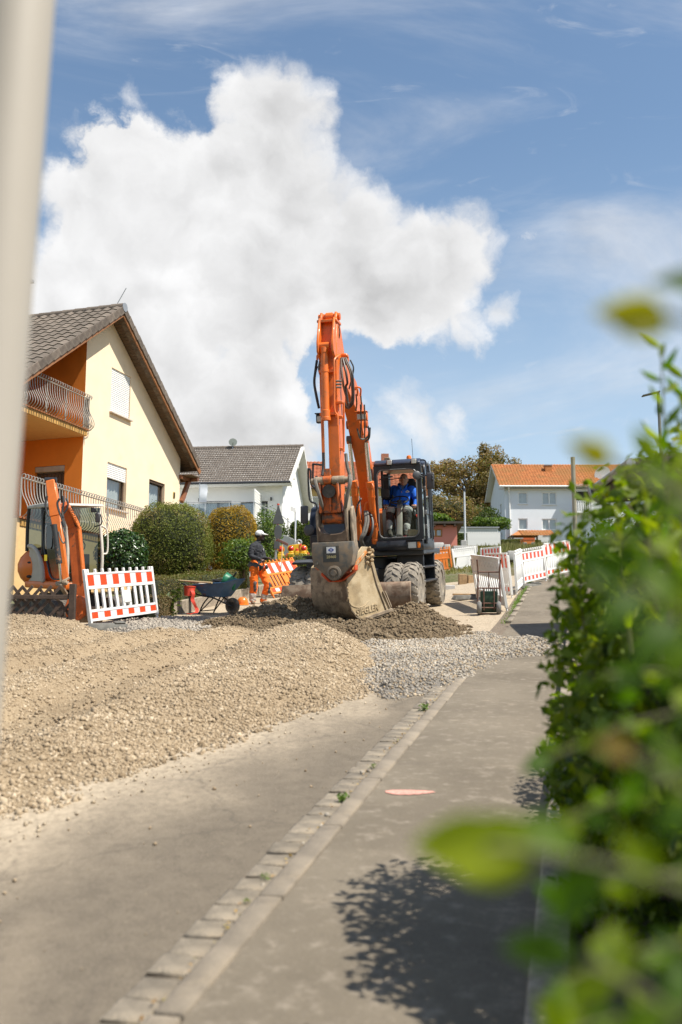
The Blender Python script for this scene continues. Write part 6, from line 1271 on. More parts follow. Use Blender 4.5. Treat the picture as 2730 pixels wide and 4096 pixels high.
b = MB(); b.tube(catmull([(cabx0+.10, -1.0, 2.80), (cabx0+.3, -1.02, 2.775), (cabx0+.6, -1.0, 2.80)], 4), .010, 6); b.bx(cabx0+.2, cabx0+.4, -1.0, -.97, 2.82, 2.85); b.build('wiper', blackp, cab)
b = MB(); b.box((sx+.22, -.92, 1.62), (.26, .06, .17), (0, .1, 0)); b.build('work_glove', mat('glove_leather', (.28, .22, .13), .9, var=.3, scale=12), ex, .02); b = MB(); b.cyl((sx-.0, -.93, 1.555), (sx+.08, -.93, 1.555), .03, n=12); b.build('drink_can', mat('red_can', (.65, .12, .10), .3, .5), ex)
b = MB(); b.tube(catmull([(sx+.24, -.5, 2.02), (sx+.29, -.55, 1.96), (sx+.36, -.5, 1.94)], 4), .02, 6); b.build('red_lever', mat('red_grip', (.65, .05, .03), .4), ex)
b = MB(); b.bx(cabx1-.07, cabx1-.055, -.16, -.12, 1.9, 2.7); b.build('seat_belt', mat('red_belt', (.55, .03, .025), .8), ex)
for k_, (xx, yy) in enumerate(((sx-.20, -.80), (sx+.05, -.78))): b = MB(); b.box((xx, yy+.02, 1.60), (.09, .2, .03), (.4, 0, 0)); b.build('pedal', blackp, ex, .008)
# ============================================================ barriers
plw = mat('white_barrier_plastic', (.74, .73, .70), .5, var=.06, scale=4, dirt=((.40, .33, .24), .12, 5)); plo = mat('orange_barrier_plastic', (.72, .19, .02), .5, var=.08, scale=4, dirt=((.35, .22, .12), .1, 5))
foil_r = mat('red_reflective_foil', (.68, .065, .015), .4, var=.05); foil_w = mat('white_reflective_foil', (.66, .66, .67), .35, var=.04); foil_dull = mat('dull_back', (.62, .60, .57), .6, var=.08); ink_or = mat('orange_sticker', (.75, .25, .02), .5)
BCACHE = {}
def bm_(key, fn, m, bev=.004):
    k = (key, m.name)
    if k not in BCACHE: b = MB(); fn(b); BCACHE[k] = b.mesh(key.split('#')[0], m, bev)
    return BCACHE[k]
def barrier(label, p0, p1, base='white', style='vertical', stripes=True, lean=(0, 0), h=1.0, stripe_m=foil_r, n=6, foot=True, back=False):
    p0, p1 = Vector(p0), Vector(p1); x = (p1-p0); L = x.length; x.normalize(); up = Vector((lean[0], lean[1], 1)); up = (up-x*up.dot(x)).normalized(); y = up.cross(x)
    t = empty('safety_barrier', label, 'barrier', 'plastic safety barriers round the site', mtx=basis(p0, x, y, up)); m = plw if base == 'white' else plo; T_ = .045
    for xx in (0, L): o_ = link('post', bm_('post', lambda b: (b.bx(-.032, .032, -.03, .03, .06, h), b.cyl((0, 0, -.02), (0, 0, .06), .022, n=8)), m, .008), t); o_.location = (xx, 0, 0)
    k_ = f'{L:.3f}'
    for nm, z0, z1_ in (('rail', .10, .145), ('rail', .255, .30), ('rail', .645, .70), ('rail', h-.10, h-.065)): o_ = link(nm, bm_('rail#%s%.2f' % (k_, z0), lambda b: b.bx(.033, L-.033, -T_/2, T_/2, z0, z1_), m), t)
    for nm, z0, z1_ in (('band_panel', .702, h-.102), ('band_panel', .147, .253)):
        bp_ = link(nm, bm_('band#%s%.2f' % (k_, z0), lambda b: b.bx(.034, L-.034, -T_*.28, T_*.28, z0, z1_), m, .002), t)
        if stripes:
            w_ = (L-.07)/(2*n-1)
            for i in range(2*n-1):
                o_ = link('red_stripe' if i % 2 == 0 else 'white_stripe', bm_('stripe#%s%.2f%d' % (k_, z0, 0), lambda b: b.bx(.002, w_-.002, -T_*.28-.004, -T_*.28, z0+.004, z1_-.004), stripe_m if i % 2 == 0 else foil_w, 0), bp_); o_.location = (.035+i*w_, 0, 0)
        else:
            for i in range(9): o_ = link('stacking_recess', bm_('recess#%.2f' % z0, lambda b: b.bx(-.03, .03, -T_*.28-.004, -T_*.28+.001, (z0+z1_)/2-.02, (z0+z1_)/2+.02), foil_dull, .004), bp_); o_.location = (L*(i+1)/10, 0, 0)
    npg = 10
    for i in range(npg): o_ = link('peg', bm_('peg', lambda b: b.bx(-.022, .022, -.022, .022, h-.066, h+.0), m, .006), t); o_.location = (.09+(L-.18)*i/(npg-1), 0, 0)
    ns = 10
    for i in range(ns+1 if style == 'vertical' else 13):
        if style == 'vertical':
            xx = .06+(L-.12)*i/ns
            if i in (0, ns): continue
            o_ = link('slat', bm_('slat', lambda b: b.bx(-.042, .042, -T_/2+.006, T_/2-.006, .301, .644), m, .006), t); o_.location = (xx, 0, 0)
        else:
            xx = .05+(L-.28)*i/12; o_ = link('slat', bm_('dslat', lambda b: b.add([(0, -.016, .301), (.075, -.016, .301), (.075, .016, .301), (0, .016, .301), (-.10+.2, -.016, .644), (.175, -.016, .644), (.175, .016, .644), (.10, .016, .644)], [(3, 2, 1, 0), (4, 5, 6, 7), (0, 1, 5, 4), (1, 2, 6, 5), (2, 3, 7, 6), (3, 0, 4, 7)]), m, .004), t)
            o_.location = (xx if not back else xx+.17, 0, 0); o_.scale = (1 if not back else -1, 1, 1)
    if style == 'vertical': o_ = link('centre_panel', bm_('cpanel', lambda b: (b.bx(-.13, .13, -.026, .026, .36, .58)), m, .008), t); o_.location = (L*.55, 0, 0)
    return t
def bfeet(p, yaw, label): 
    b = MB(); b.box((0, 0, .055), (.75, .30, .11), None, .8); b.box((.2, 0, .12), (.18, .26, .03)); o_ = b.build('barrier_foot', mat('recycled_rubber', (.13, .125, .11), .9, var=.25, scale=12, bump=.5), None, .015); o_.matrix_world = stand(p[0], p[1], yaw); props(o_, label, 'barrier base'); return o_
p0, p1 = G(365, 2519), G(630, 2478)
barrier('white barrier with red stripes and upright slats, before the mini excavator', p0+Vector((0, 0, .03)), p1+Vector((0, 0, .03)), lean=(-.10, .05), h=.99)
bfeet((p0.x+.28, p0.y-.02), 20, 'flat grey rubber foot under the left striped barrier')
gp = lambda u, Y: Vector((at(u, 2300, Y).x, Y, gz(at(u, 2300, Y).x, Y)))
q0, q1 = gp(1098, 26.6), gp(1236, 28.0); barrier('orange barrier leaning on the hedge behind the worker', q0+Vector((0, 0, .02)), q1+Vector((0, 0, .12)), 'orange', lean=(-.42, .28), h=1.10, n=5)
q0, q1 = gp(1912, 23.6), G(2029, 2445); barrier('white slanted-slat barrier seen from its back behind the hand truck', q0, q1, 'white', 'diag', False, (-.16, .02), 1.16, back=True)
q0, q1 = gp(1958, 24.8), gp(2047, 23.2); barrier('white and red barrier leaning just behind the hand truck barrier', q0, q1, 'white', 'diag', True, (-.14, .10), 1.12)
q0, q1 = gp(1930, 33.2), gp(2005, 32.8); barrier('white and red barrier half hidden behind two others beyond the hand truck', q0+Vector((0, 0, .06)), q1+Vector((0, 0, .06)), 'white', 'diag', True, (0, 0), 1.05)
q0, q1 = gp(1824, 37.6), gp(1914, 37.9); barrier('plain white barrier with slanted slats on the grass edge', q0+Vector((0, 0, .06)), q1+Vector((0, 0, .06)), 'white', 'diag', False, (0, 0), 1.04)
q0, q1 = gp(1690, 37.4), gp(1812, 37.5); barrier('plain orange barrier on the grass edge behind the rear tyre', q0+Vector((0, 0, .06)), q1+Vector((0, 0, .06)), 'orange', 'vertical', False, (0, 0), 1.08)
q0, q1 = gp(2066, 24.0), gp(2090, 26.0); barrier('white barrier turned nearly edge-on right of the trench', q0, q1, 'white', 'diag', False, (-.02, 0), 1.12, back=True)
q0, q1 = gp(2097, 26.3), gp(2184, 27.6); barrier('white and red barrier standing alone on the far pavement', q0+Vector((0, 0, .03)), q1+Vector((0, 0, .03)), 'white', 'diag', True, (-.03, 0), .97)
q0, q1 = gp(2190, 28.4), gp(2290, 29.6); barrier('rightmost white and red barrier, half behind the near shrub', q0+Vector((0, 0, .03)), q1+Vector((0, 0, .03)), 'white', 'diag', True, (-.02, 0), 1.1)
for (u, Y, yw, lb) in ((2120, 26.0, 30, 'sand-coloured foot block below the lone striped barrier'), (1868, 24.2, 10, 'dark foot block lying left of the hand truck')): c = gp(u, Y); bfeet((c.x, c.y), yw, lb)

# ============================================================ brown lattice fence, bottom left
lw = mat('dark_stained_wood', (.058, .036, .024), .75, var=.35, scale=12, rnd=.2, bump=.4)
f0 = G(286, 2526); lf = empty('lattice_fence', 'low dark brown wooden lattice fence in front of the mini excavator', 'fence', mtx=Matrix.Translation((f0.x, f0.y, f0.z)) @ Matrix.Rotation(rad(0), 4, 'Z'))
b = MB(); b.bx(-.05, .05, -.05, .05, -.05, .78); b.build('post', lw, lf, .006)
for z_ in (.20, .565): b = MB(); b.bx(-2.6, -.052, -.035, .0, z_-.035, z_+.035); b.build('rail', lw, lf, .005)
sl = MB(); sl.box((0, 0, 0), (.05, .018, 1.02)); slm = sl.mesh('lattice_slat', lw, .004)
for i in range(20):
    for sg, yy in ((1, .012), (-1, .034)):
        xx = -.22-i*.155; o_ = link('lattice_slat', slm, lf); o_.location = (xx, yy, .36); o_.rotation_euler = (0, sg*rad(40), 0)
        if xx > -.42: o_.scale = (1, 1, .62); o_.location = (xx, yy, .36+(.12 if sg < 0 else -.12))

# ============================================================ mini excavator
MX = stand(-5.16, 19.2, 43, True); mx = empty('mini_excavator', 'orange and white mini excavator with folded arm behind the lattice fence', 'excavator', mtx=MX); MXI = MX.inverted()
mor = mat('mini_orange', (.70, .165, .02), .45, var=.1, scale=4, dirt=((.2, .09, .03), .12, 5), coat=.2); mor_w = mat('mini_orange_worn', (.50, .10, .015), .55, var=.2, c2=(.12, .06, .03), c2scale=6, c2lo=.58, c2hi=.7); mwh = mat('mini_white', (.62, .58, .50), .5, var=.08, dirt=((.35, .27, .18), .2, 5)); mgr = mat('mini_grey_cover', (.46, .41, .35), .55, var=.08)
for sx in (-.62, .62):
    b = MB(); b.prism(arch(-.85, .85, .0, .42, .20), sx-.16, sx+.16, 'x', Matrix.Identity(4)); tr = b.build('track', mat('track_rubber', (.06, .055, .05), .9, dirt=((.3, .24, .17), .4, 7)), mx, .01)
b = MB(); b.bx(-.45, .45, -.5, .5, .2, .5); b.cyl((0, 0, .45), (0, 0, .62), .35, n=18); b.build('undercarriage', blackp, mx, .02)
b = MB(); b.prism([(-.62, -.80), (.42, -.80), (.62, -.3), (.62, .6), (.35, .95), (-.2, 1.0), (-.62, .75)], .60, .74, 'z'); b.build('deck', mor, mx, .03, 45, 2)
b = MB(); b.ell((-.30, .72, .98), (.44, .42, .40), 18); hood = b.build('engine_hood', mor, mx)
for i in range(3): q = MB(); q.ell((-.62, .55, .82+.13*i), (.05, .09, .035), 10); q.build('vent_opening', room_m, hood)
b = MB(); pr = []
for i in range(11): a = rad(0+95*i/10); pr.append((-.62+.0*i, .55-.62*math.cos(a)*.9-.02, .72+.68*math.sin(a)))
b.tube(catmull(pr, 3), .045, 10); b.prism([(p[1], p[2]) for p in pr]+[(.6, .72)], -.61, -.57, 'x'); b.build('side_cover', mgr, mx, .02)
cx0, cx1, cyA, cyB, cz0, cz1 = -.56, .13, -.85, .78, .74, 2.17
def pil(name, pts, r, m=blackp): b = MB(); b.tube(catmull(pts, 4), r, 8); return b.build(name, m, mx)
pil('cab_pillar', [(cx0, cyA, cz0), (cx0-.01, cyA-.03, 1.3), (cx0, cyA+.05, cz1-.05)], .032, mwh); pil('cab_pillar', [(cx1, cyA, cz0), (cx1+.01, cyA-.02, 1.3), (cx1, cyA+.10, cz1-.06)], .030, mwh)
pil('cab_pillar', [(cx0, .12, cz0+.5), (cx0, .10, 1.5), (cx0, .12, cz1-.04)], .035); pil('cab_pillar', [(cx0, cyB, 1.3), (cx0, cyB-.02, 1.8), (cx0, cyB-.08, cz1-.05)], .035); pil('cab_pillar', [(cx1, cyB, .8), (cx1, cyB-.08, cz1-.05)], .035)
pil('door_seal', [(cx0-.012, cyA+.06, cz0+.06), (cx0-.012, cyA+.04, 1.5), (cx0-.012, cyA+.12, cz1-.12), (cx0-.012, .02, cz1-.10), (cx0-.012, .05, 1.45), (cx0-.012, -.12, 1.05), (cx0-.012, -.30, .80), (cx0-.012, cyA+.06, cz0+.06)], .018)
b = MB(); b.prism([(cyA-.06, cz1-.03), (cyA-.02, cz1+.015), (0, cz1+.05), (cyB-.1, cz1+.02), (cyB, cz1-.05)], cx0-.03, cx1+.03, 'x'); b.build('cab_roof', mat('mini_roof', (.46, .43, .38), .6, dirt=((.12, .09, .06), .3, 6)), mx, .02, 45, 2)
mg = glassmat('mini_glass', (.22, .29, .27), .05)
for nm, q in (('windscreen', [(cx0, cyA+.02, cz0+.05), (cx1, cyA+.02, cz0+.05), (cx1, cyA+.06, cz1-.05), (cx0, cyA+.06, cz1-.05)]), ('door_glass', [(cx0, cyA+.05, cz0+.05), (cx0, -.25, cz0+.05), (cx0, .10, 1.3), (cx0, .10, cz1-.05), (cx0, cyA+.08, cz1-.05)]), ('side_glass', [(cx0, .14, 1.32), (cx0, cyB-.02, 1.32), (cx0, cyB-.06, cz1-.05), (cx0, .14, cz1-.05)])):
    b = MB(); b.add(q, [tuple(range(len(q)))]); b.build(nm, mg, mx, 0, 0)
b = MB(); b.bx(-.42, -.02, .05, .35, 1.15, 1.30); b.bx(-.42, -.02, .30, .45, 1.25, 1.85); b.build('seat', mat('black_fabric', (.03, .03, .032)), mx, .05, 45, 2)
b = MB(); b.bx(-.45, .02, -.62, -.5, .75, 1.25); b.tube([Vector((-.2, -.55, 1.42))+Vector((.16*math.cos(a*.5236), .04*math.sin(a*.5236), .12*math.sin(a*.5236))) for a in range(12)], .014, 6, closed=True); b.bx(cx0+.02, cx1-.02, .5, .72, .74, 1.28); b.build('cab_console', blackp, mx, .01)
pil('door_handle', [(cx0-.05, -.12, 1.35), (cx0-.07, -.14, 1.42), (cx0-.07, -.14, 1.72), (cx0-.04, -.12, 1.80)], .014, mwh); pil('grab_handle', [(cx1+.03, cyA-.02, 1.25), (cx1+.12, cyA-.02, 1.30), (cx1+.12, cyA+.0, 1.68), (cx1+.02, cyA+.02, 1.78)], .018, mwh)
def ML(x, y, Y): return MXI @ at(*z4(x, y), Y)
b = MB(); b.box(ML(735, 470, 18.3), (.10, .07, .09), (0, 0, -.6)); b.build('work_light', blackp, mx, .012); b = MB(); b.box(ML(768, 530, 18.3), (.09, .04, .19), (0, 0, -.7)); b.build('mirror', mirr, mx, .02); b = MB(); b.tube(catmull([ML(745, 470, 18.35), ML(790, 510, 18.3), ML(797, 580, 18.3), ML(745, 600, 18.35)], 4), .012, 6); b.build('mirror_arm', blackp, mx)
B0, B1, B2 = ML(632, 1170, 17.9), ML(580, 600, 17.75), ML(498, 425, 17.45); S0, S1 = ML(400, 240, 17.05), ML(520, 1030, 16.95)
fwd = (MXI.to_3x3() @ Vector((0, -1, 0)))
b = MB(); b.beam(B0, B1, .20, .17, fwd, .19, .17); b.beam(B1, B2, .19, .169, fwd, .10, .16); bo = b.build('boom', mor_w, mx, .012)
b = MB()
off = fwd*.092
b.beam(B0.lerp(B1, .25)+off*0+(MXI.to_3x3() @ Vector((.10, 0, 0))), B1+(MXI.to_3x3() @ Vector((.10, 0, 0))), .022, .20, fwd); b.beam(B1+(MXI.to_3x3() @ Vector((.10, 0, 0))), B2+(MXI.to_3x3() @ Vector((.06, 0, .03))), .022, .20, fwd); b.build('boom_edge', mor, bo)
sw = MB(); sw.beam(S0, S0.lerp(S1, .36), .15, .13, fwd, .19, .15); sw.beam(S0.lerp(S1, .36), S1, .17, .14, fwd, .09, .10); so = sw.build('stick', mor, mx, .010)
b = MB(); b.cyl(S0+MXI.to_3x3() @ Vector((-.10, 0, .01)), S0+MXI.to_3x3() @ Vector((.10, 0, .01)), .045, n=14); b.build('stick_pin', blackp, so)
c1_, c2_ = ML(425, 585, 16.8), ML(468, 890, 16.8); b = MB(); b.cyl(c1_, c2_, .05, n=14); cyo = b.build('bucket_cylinder', mat('chipped_black', (.025, .025, .025), .5, c2=(.25, .13, .07), c2scale=14, c2lo=.58, c2hi=.64), mx); b = MB(); b.cyl(c2_, ML(480, 1035, 16.85), .022, n=10); b.build('piston_rod', chrome, cyo)
for pts, r_, m_ in (([(470, 380), (452, 420), (465, 480), (488, 540), (505, 600)], .020, hose_m), ([(495, 360), (500, 420), (490, 480), (497, 530)], .020, hose_m), ([(372, 360), (358, 420), (366, 480), (385, 520)], .018, hose_m), ([(520, 380), (535, 420), (528, 460), (500, 500)], .016, hose_m), ([(510, 640), (520, 700), (500, 730), (475, 690), (462, 640)], .014, hose_g), ([(480, 560), (495, 620), (512, 690)], .012, hose_g)):
    b = MB(); b.tube(catmull([ML(x, y, 16.8) for x, y in pts], 5), r_, 7); b.build('hydraulic_hose', m_, mx)
b = MB(); b.cyl(ML(440, 1050, 16.9), ML(530, 1040, 16.9), .04, n=12); b.beam(ML(480, 1040, 16.85), ML(545, 1000, 16.95), .05, .04); b.beam(ML(470, 1050, 16.85), ML(520, 1130, 17.1), .07, .05); b.build('bucket_link', steel_d, mx, .008)
b = MB(); bo0 = ML(620, 1190, 17.2); rot = MXI.to_3x3(); prb = [(-.13, .12), (.06, .10), (.12, -.05), (.10, -.22), (-.02, -.32), (-.16, -.30), (-.20, -.1)]
b.add([], []); vs = [bo0+rot @ Vector((p[0], dy, p[1])) for dy in (-.16, .16) for p in prb]; nn_ = len(prb); b.add(vs, [tuple(range(nn_-1, -1, -1)), tuple(range(nn_, 2*nn_))]+[(i, (i+1) % nn_, nn_+(i+1) % nn_, nn_+i) for i in range(nn_)]); bko = b.build('bucket', mor_w, mx, .012)
b = MB(); b.box(ML(690, 1290, 17.4), (.5, .06, .28), (.15, 0, -.75)); b.build('dozer_blade', steel_d, mx, .01)
dvec = (B1-B2).normalized(); tcam = MXI.to_3x3() @ Vector((0, -1, 0)); tx_ = dvec; tz_ = (tcam-tx_*tcam.dot(tx_)).normalized(); ty_ = tz_.cross(tx_)
text_mesh('boom_lettering', 'SIEGLER.BAU', .088, .003, mat('black_ink', (.02, .015, .012), .6), bo, basis(B2.lerp(B1, .62)+tz_*.089+ty_*.085, tx_, ty_, tz_) @ Matrix.Rotation(rad(-7), 4, 'Z'), True)
b = MB(); b.box(ML(360, 845, 18.0), (.05, .005, .11), (0, 0, -.75)); b.build('yellow_sticker', mat('yellow_sticker', (.65, .5, .03), .5), mx)

# ============================================================ wheelbarrow and what lies in it
wbp = G(*z5(745, 1700)); WB = stand(wbp.x-.25, wbp.y+.20, -30, True); wb = empty('wheelbarrow', 'old blue steel wheelbarrow loaded with buckets', 'wheelbarrow', mtx=WB)
bluem = mat('worn_blue_paint', (.045, .105, .20), .5, var=.2, c2=(.17, .085, .05), c2scale=6, c2lo=.58, c2hi=.68, dirt=((.4, .33, .24), .12, 7)); blk = mat('black_tube', (.022, .022, .024), .5, var=.2, dirt=((.3, .24, .17), .15, 8))
b = MB(); top = [(-.52, -.30), (.30, -.33), (.44, -.18), (.44, .18), (.30, .33), (-.52, .30)]; bot = [(-.32, -.18), (.08, -.20), (.16, -.10), (.16, .10), (.08, .20), (-.32, .18)]; zt = [.60, .66, .72, .72, .66, .60]
for (tp_, bt_, ins) in ((top, bot, 0), ([(x*.95, y*.94) for x, y in top], [(x*.93, y*.9) for x, y in bot], 1)):
    n_ = len(b.V); b.V += [(x, y, z-.012*ins) for (x, y), z in zip(tp_, zt)]+[(x, y, .36+.02*ins) for x, y in bt_]; b.F += [(n_+i, n_+(i+1) % 6, n_+6+(i+1) % 6, n_+6+i) for i in range(6)]+[tuple(n_+6+i for i in range(6))]
b.F += [(i, (i+1) % 6, 12+(i+1) % 6, 12+i) for i in range(6)]; b.build('tray', bluem, wb, 0, 30)
b = MB(); b.tube([(x*1.01, y*1.01, z) for (x, y), z in zip(top, zt)], .013, 7, closed=True); b.build('tray_rim', bluem, wb)
for sy in (-1, 1):
    b = MB(); b.tube(catmull([(-.92, sy*.29, .62), (-.72, sy*.29, .60), (-.45, sy*.24, .40), (-.1, sy*.17, .34), (.27, sy*.07, .175)], 4), .016, 8); b.build('handle_bar', blk, wb); b = MB(); b.cyl((-1.0, sy*.29, .625), (-.86, sy*.29, .615), .021, n=10); b.build('grip', mat('worn_grip', (.35, .28, .19), .8), wb)
    b = MB(); b.tube(catmull([(-.18, sy*.20, .36), (-.30, sy*.24, .2), (-.40, sy*.25, .0)], 4), .015, 7); b.tube([(-.05, sy*.18, .36), (-.37, sy*.25, .05)], .012, 6); b.build('leg', blk, wb)
b = MB(); b.cyl((-.38, -.25, .06), (-.38, .25, .06), .012, n=7); b.build('leg_brace', blk, wb)
b = MB(); b.lathe([(.09, -.04), (.14, -.045), (.165, -.025), (.17, 0), (.165, .025), (.14, .045), (.09, .04)], (.27, 0, .175), (0, 1, 0), 24); wh_ = b.build('wheel', mat('track_rubber', (.06, .055, .05)), wb); b = MB(); b.lathe([(.09, -.04), (.08, 0), (.09, .04)], (.27, 0, .175), (0, 1, 0), 18); b.cyl((.27, -.07, .175), (.27, .07, .175), .02); b.build('rim', blk, wh_)
b = MB(); b.box((-.12, -.245, .50), (.30, .004, .05), (.42, 0, .0)); b.build('plate', mat('white_sticker', (.75, .75, .74)), wb)
def pail(name, label, mtx, r0, r1, h, m, cat='bucket'):
    t = empty(name, label, cat, mtx=mtx); b = MB(); b.lathe([(0.001, 0), (r0, 0), (r1, h), (r1+.008, h), (r1+.008, h-.012), (r1*.985, h-.02), (r0*.97, .015), (.001, .015)], (0, 0, 0), (0, 0, 1), 22); b.build('pail', m, t)
    b = MB(); b.tube([(r1*math.cos(a*.39), r1*math.sin(a*.39)*.25+r1*.9, h+.0+.02*a*(8-a)*.1) for a in range(9)], .004, 5); b.build('bail', MATS['stainless'], t); return t
pail('black_bucket', 'black builder bucket standing in the wheelbarrow', WB @ Matrix.Translation((-.12, .02, .44)) @ Matrix.Rotation(.1, 4, 'Y'), .11, .145, .26, mat('black_plastic', (.025, .026, .027), .6, dirt=((.35, .28, .2), .2, 9)))
pail('green_bucket', 'green plastic bucket tipped over in the wheelbarrow', WB @ Matrix.Translation((.33, .05, .60)) @ Matrix.Rotation(-1.15, 4, 'Y') @ Matrix.Rotation(.3, 4, 'X'), .12, .16, .28, mat('green_plastic', (.012, .16, .075), .4, var=.08))
b = MB(); b.ell((0, 0, 0), (.12, .1, .13), 12); dbg = b.build('work_bag', mat('black_cloth', (.02, .02, .022), .95, var=.4, scale=20, bump=1), None)
for v in dbg.data.vertices: v.co += Vector((random.gauss(0, .012), random.gauss(0, .012), random.gauss(0, .012)))
dbg.matrix_world = WB @ Matrix.Translation((.10, -.06, .60)); props(dbg, 'crumpled black bag lying between the two buckets in the wheelbarrow', 'bag')
b = MB(); b.box((0, 0, 0), (.36, .3, .05), (0, .2, .2)); o_ = b.build('paper_sack', mat('sack_paper', (.55, .45, .33), .9, var=.2, scale=8), None, .02); o_.matrix_world = WB @ Matrix.Translation((-.34, 0, .585)); props(o_, 'folded pale sack at the handle end of the wheelbarrow', 'sack')
def stick_tool(name, label, a, c, r, m, cat): b = MB(); o = (Vector(a)+Vector(c))/2; b.tube([Vector(a)-o, Vector(c)-o], r, 8); t = b.build(name, m, None); t.location = o; return props(t, label, cat)
woodh = mat('ash_handle', (.50, .37, .20), .6, var=.15, scale=14)
a = WB @ Vector((-1.05, -.33, .69)); c = WB @ Vector((.02, -.36, .655)); stick_tool('wooden_handle', 'long pale wooden tool handle lying across the wheelbarrow', a, c, .018, woodh, 'tool handle')
a = WB @ Vector((.05, .1, .56)); c = WB @ Vector((.36, .0, .86)); stick_tool('hammer_handle', 'short dark tool handle sticking out between the buckets', a, c, .02, mat('dark_handle', (.06, .05, .04), .6), 'tool handle')
# red post driver cup with tape on a stake
c = G(*z5(362, 1700)); st = empty('red_marker_stake', 'wooden stake with a red cup and red tape beside the garden wall', 'stake', loc=tuple(c)); tp_ = mat('red_plastic', (.70, .07, .035), .45, var=.1)
b = MB(); b.beam((0, 0, -.05), (-.02, 0, .62), .05, .05); b.build('stake', mat('dark_handle', (.06, .05, .04)), st)
b = MB(); b.lathe([(.001, 0), (.10, 0), (.12, .20), (.128, .20), (.128, .185), (.11, .19), (.09, .02), (.001, .02)], (-.03, 0, .38), (.05, 0, 1), 20); b.build('red_cup', tp_, st)
b = MB(); pts = [(.02, -.1, .52), (.08, -.13, .42), (.06, -.14, .30), (.12, -.15, .18), (.16, -.16, .06), (.05, -.2, .01), (-.03, -.2, .012)]; k = catmull(pts, 4)
for i, p in enumerate(k): b.V += [p+Vector((-.035, .0, .0)), p+Vector((.035, .015*math.sin(i), .01*math.cos(i*1.3)))]
b.F += [(2*i, 2*i+1, 2*i+3, 2*i+2) for i in range(len(k)-1)]; b.build('warning_tape', tp_, st)
# hard hat
c = G(*z5(832, 1612)); hh_ = empty('hard_hat', 'orange safety helmet lying on the asphalt by the worker', 'helmet', mtx=stand(c.x, c.y, 20)); ohm = mat('helmet_orange', (.80, .18, .02), .35, coat=.3)
b = MB(); b.lathe([(.135, .0), (.132, .05), (.115, .11), (.075, .155), (.03, .17), (.001, .172)], (0, 0, .02), (0, 0, 1), 24); b.build('shell', ohm, hh_); b = MB(); b.lathe([(.135, .012), (.155, .006), (.156, .016), (.135, .024)], (0, 0, .005), (0, 0, 1), 24); b.add([(-.10, -.11, .02), (.10, -.11, .02), (.09, -.21, .01), (-.09, -.21, .01)], [(0, 1, 2, 3)]); b.build('brim', ohm, hh_); b = MB(); b.beam((0, -.12, .10), (0, .12, .10), .03, .18); 
# broom
a = gp(1121, 27.3); a.z += .05; c = at(*z5(1190, 1050), 27.6); stick_tool('broom_handle', 'pale broom handle standing behind the orange barrier', a, c, .014, woodh, 'broom'); br = bpy.data.objects['broom_handle']; b = MB(); d_ = c-br.location; b.box(d_, (.34, .07, .07), (0, .45, 0)); b.build('brush_head', mat('broom_bristle', (.13, .06, .045), .9, var=.3, scale=40), br, .01)

# ============================================================ signs and posts
galv = mat('galvanised_post', (.42, .42, .41), .45, .5, var=.1); sback = mat('grey_sign_back', (.085, .09, .09), .55, .2, var=.12); redtape = mat('red_band', (.65, .06, .02), .5)
Ys = 29.0; base = gp(1105, Ys); sg = empty('road_sign_post', 'galvanised sign post with grey backs of a triangular and a round sign', 'road sign', loc=tuple(base)); tl_ = at(*z5(1150, 705), Ys)-base; bt = Vector((0, 0, 0)); pl = lambda x, y: at(*z5(x, y), Ys)-base
b = MB(); b.tube([(pl(1128, 1160)-tl_)*1.6+tl_, tl_], .030, 10); b.build('post', galv, sg)
def tri_sign(pts, name, m=sback, y=-.05):
    b = MB(); vs = [pl(*p) for p in pts]; n_ = len(vs); b.add([v+Vector((0, y, 0)) for v in vs]+[v+Vector((0, y+.02, 0)) for v in vs], [tuple(range(n_-1, -1, -1)), tuple(range(n_, 2*n_))]+[(i, (i+1) % n_, n_+(i+1) % n_, n_+i) for i in range(n_)]); return b.build(name, m, sg, .006)
tri_sign([(1158, 722), (1205, 878), (1190, 888), (1110, 890), (1100, 882), (1150, 722)], 'triangular_sign'); tri_sign([(1151+36*math.cos(a*.2618), 962+68*math.sin(a*.2618)) for a in range(24)], 'round_sign'); tri_sign([(1115, 1042), (1167, 1042), (1165, 1112), (1113, 1112)], 'small_plate')
for (x, y) in ((1151, 712), (1146, 888), (1139, 1036), (1131, 1110)): b = MB(); c = pl(x, y); b.cyl(c+Vector((0, 0, -.02)), c+Vector((0, 0, .02)), .036, n=10); b.build('red_clamp', redtape, sg)
Ys = 35.0; base = gp(1180, Ys); pl = lambda x, y: at(*z5(x, y), Ys)-base; ns = empty('street_name_sign', 'slim white post with a white street name plate', 'street sign', loc=tuple(base)); b = MB(); b.tube([(0, 0, -.1), pl(1306, 742)], .030, 10); b.build('post', mat('white_post', (.62, .63, .64), .4, .2), ns)
sg = ns; tri_sign([(1263, 728), (1308, 745), (1308, 785), (1263, 768)], 'name_plate', mat('white_sticker', (.75, .75, .74))); tri_sign([(1306, 838), (1314, 838), (1314, 925), (1306, 925)], 'blue_plate_edge', mat('blue_sign', (.12, .22, .45), .5), .03)
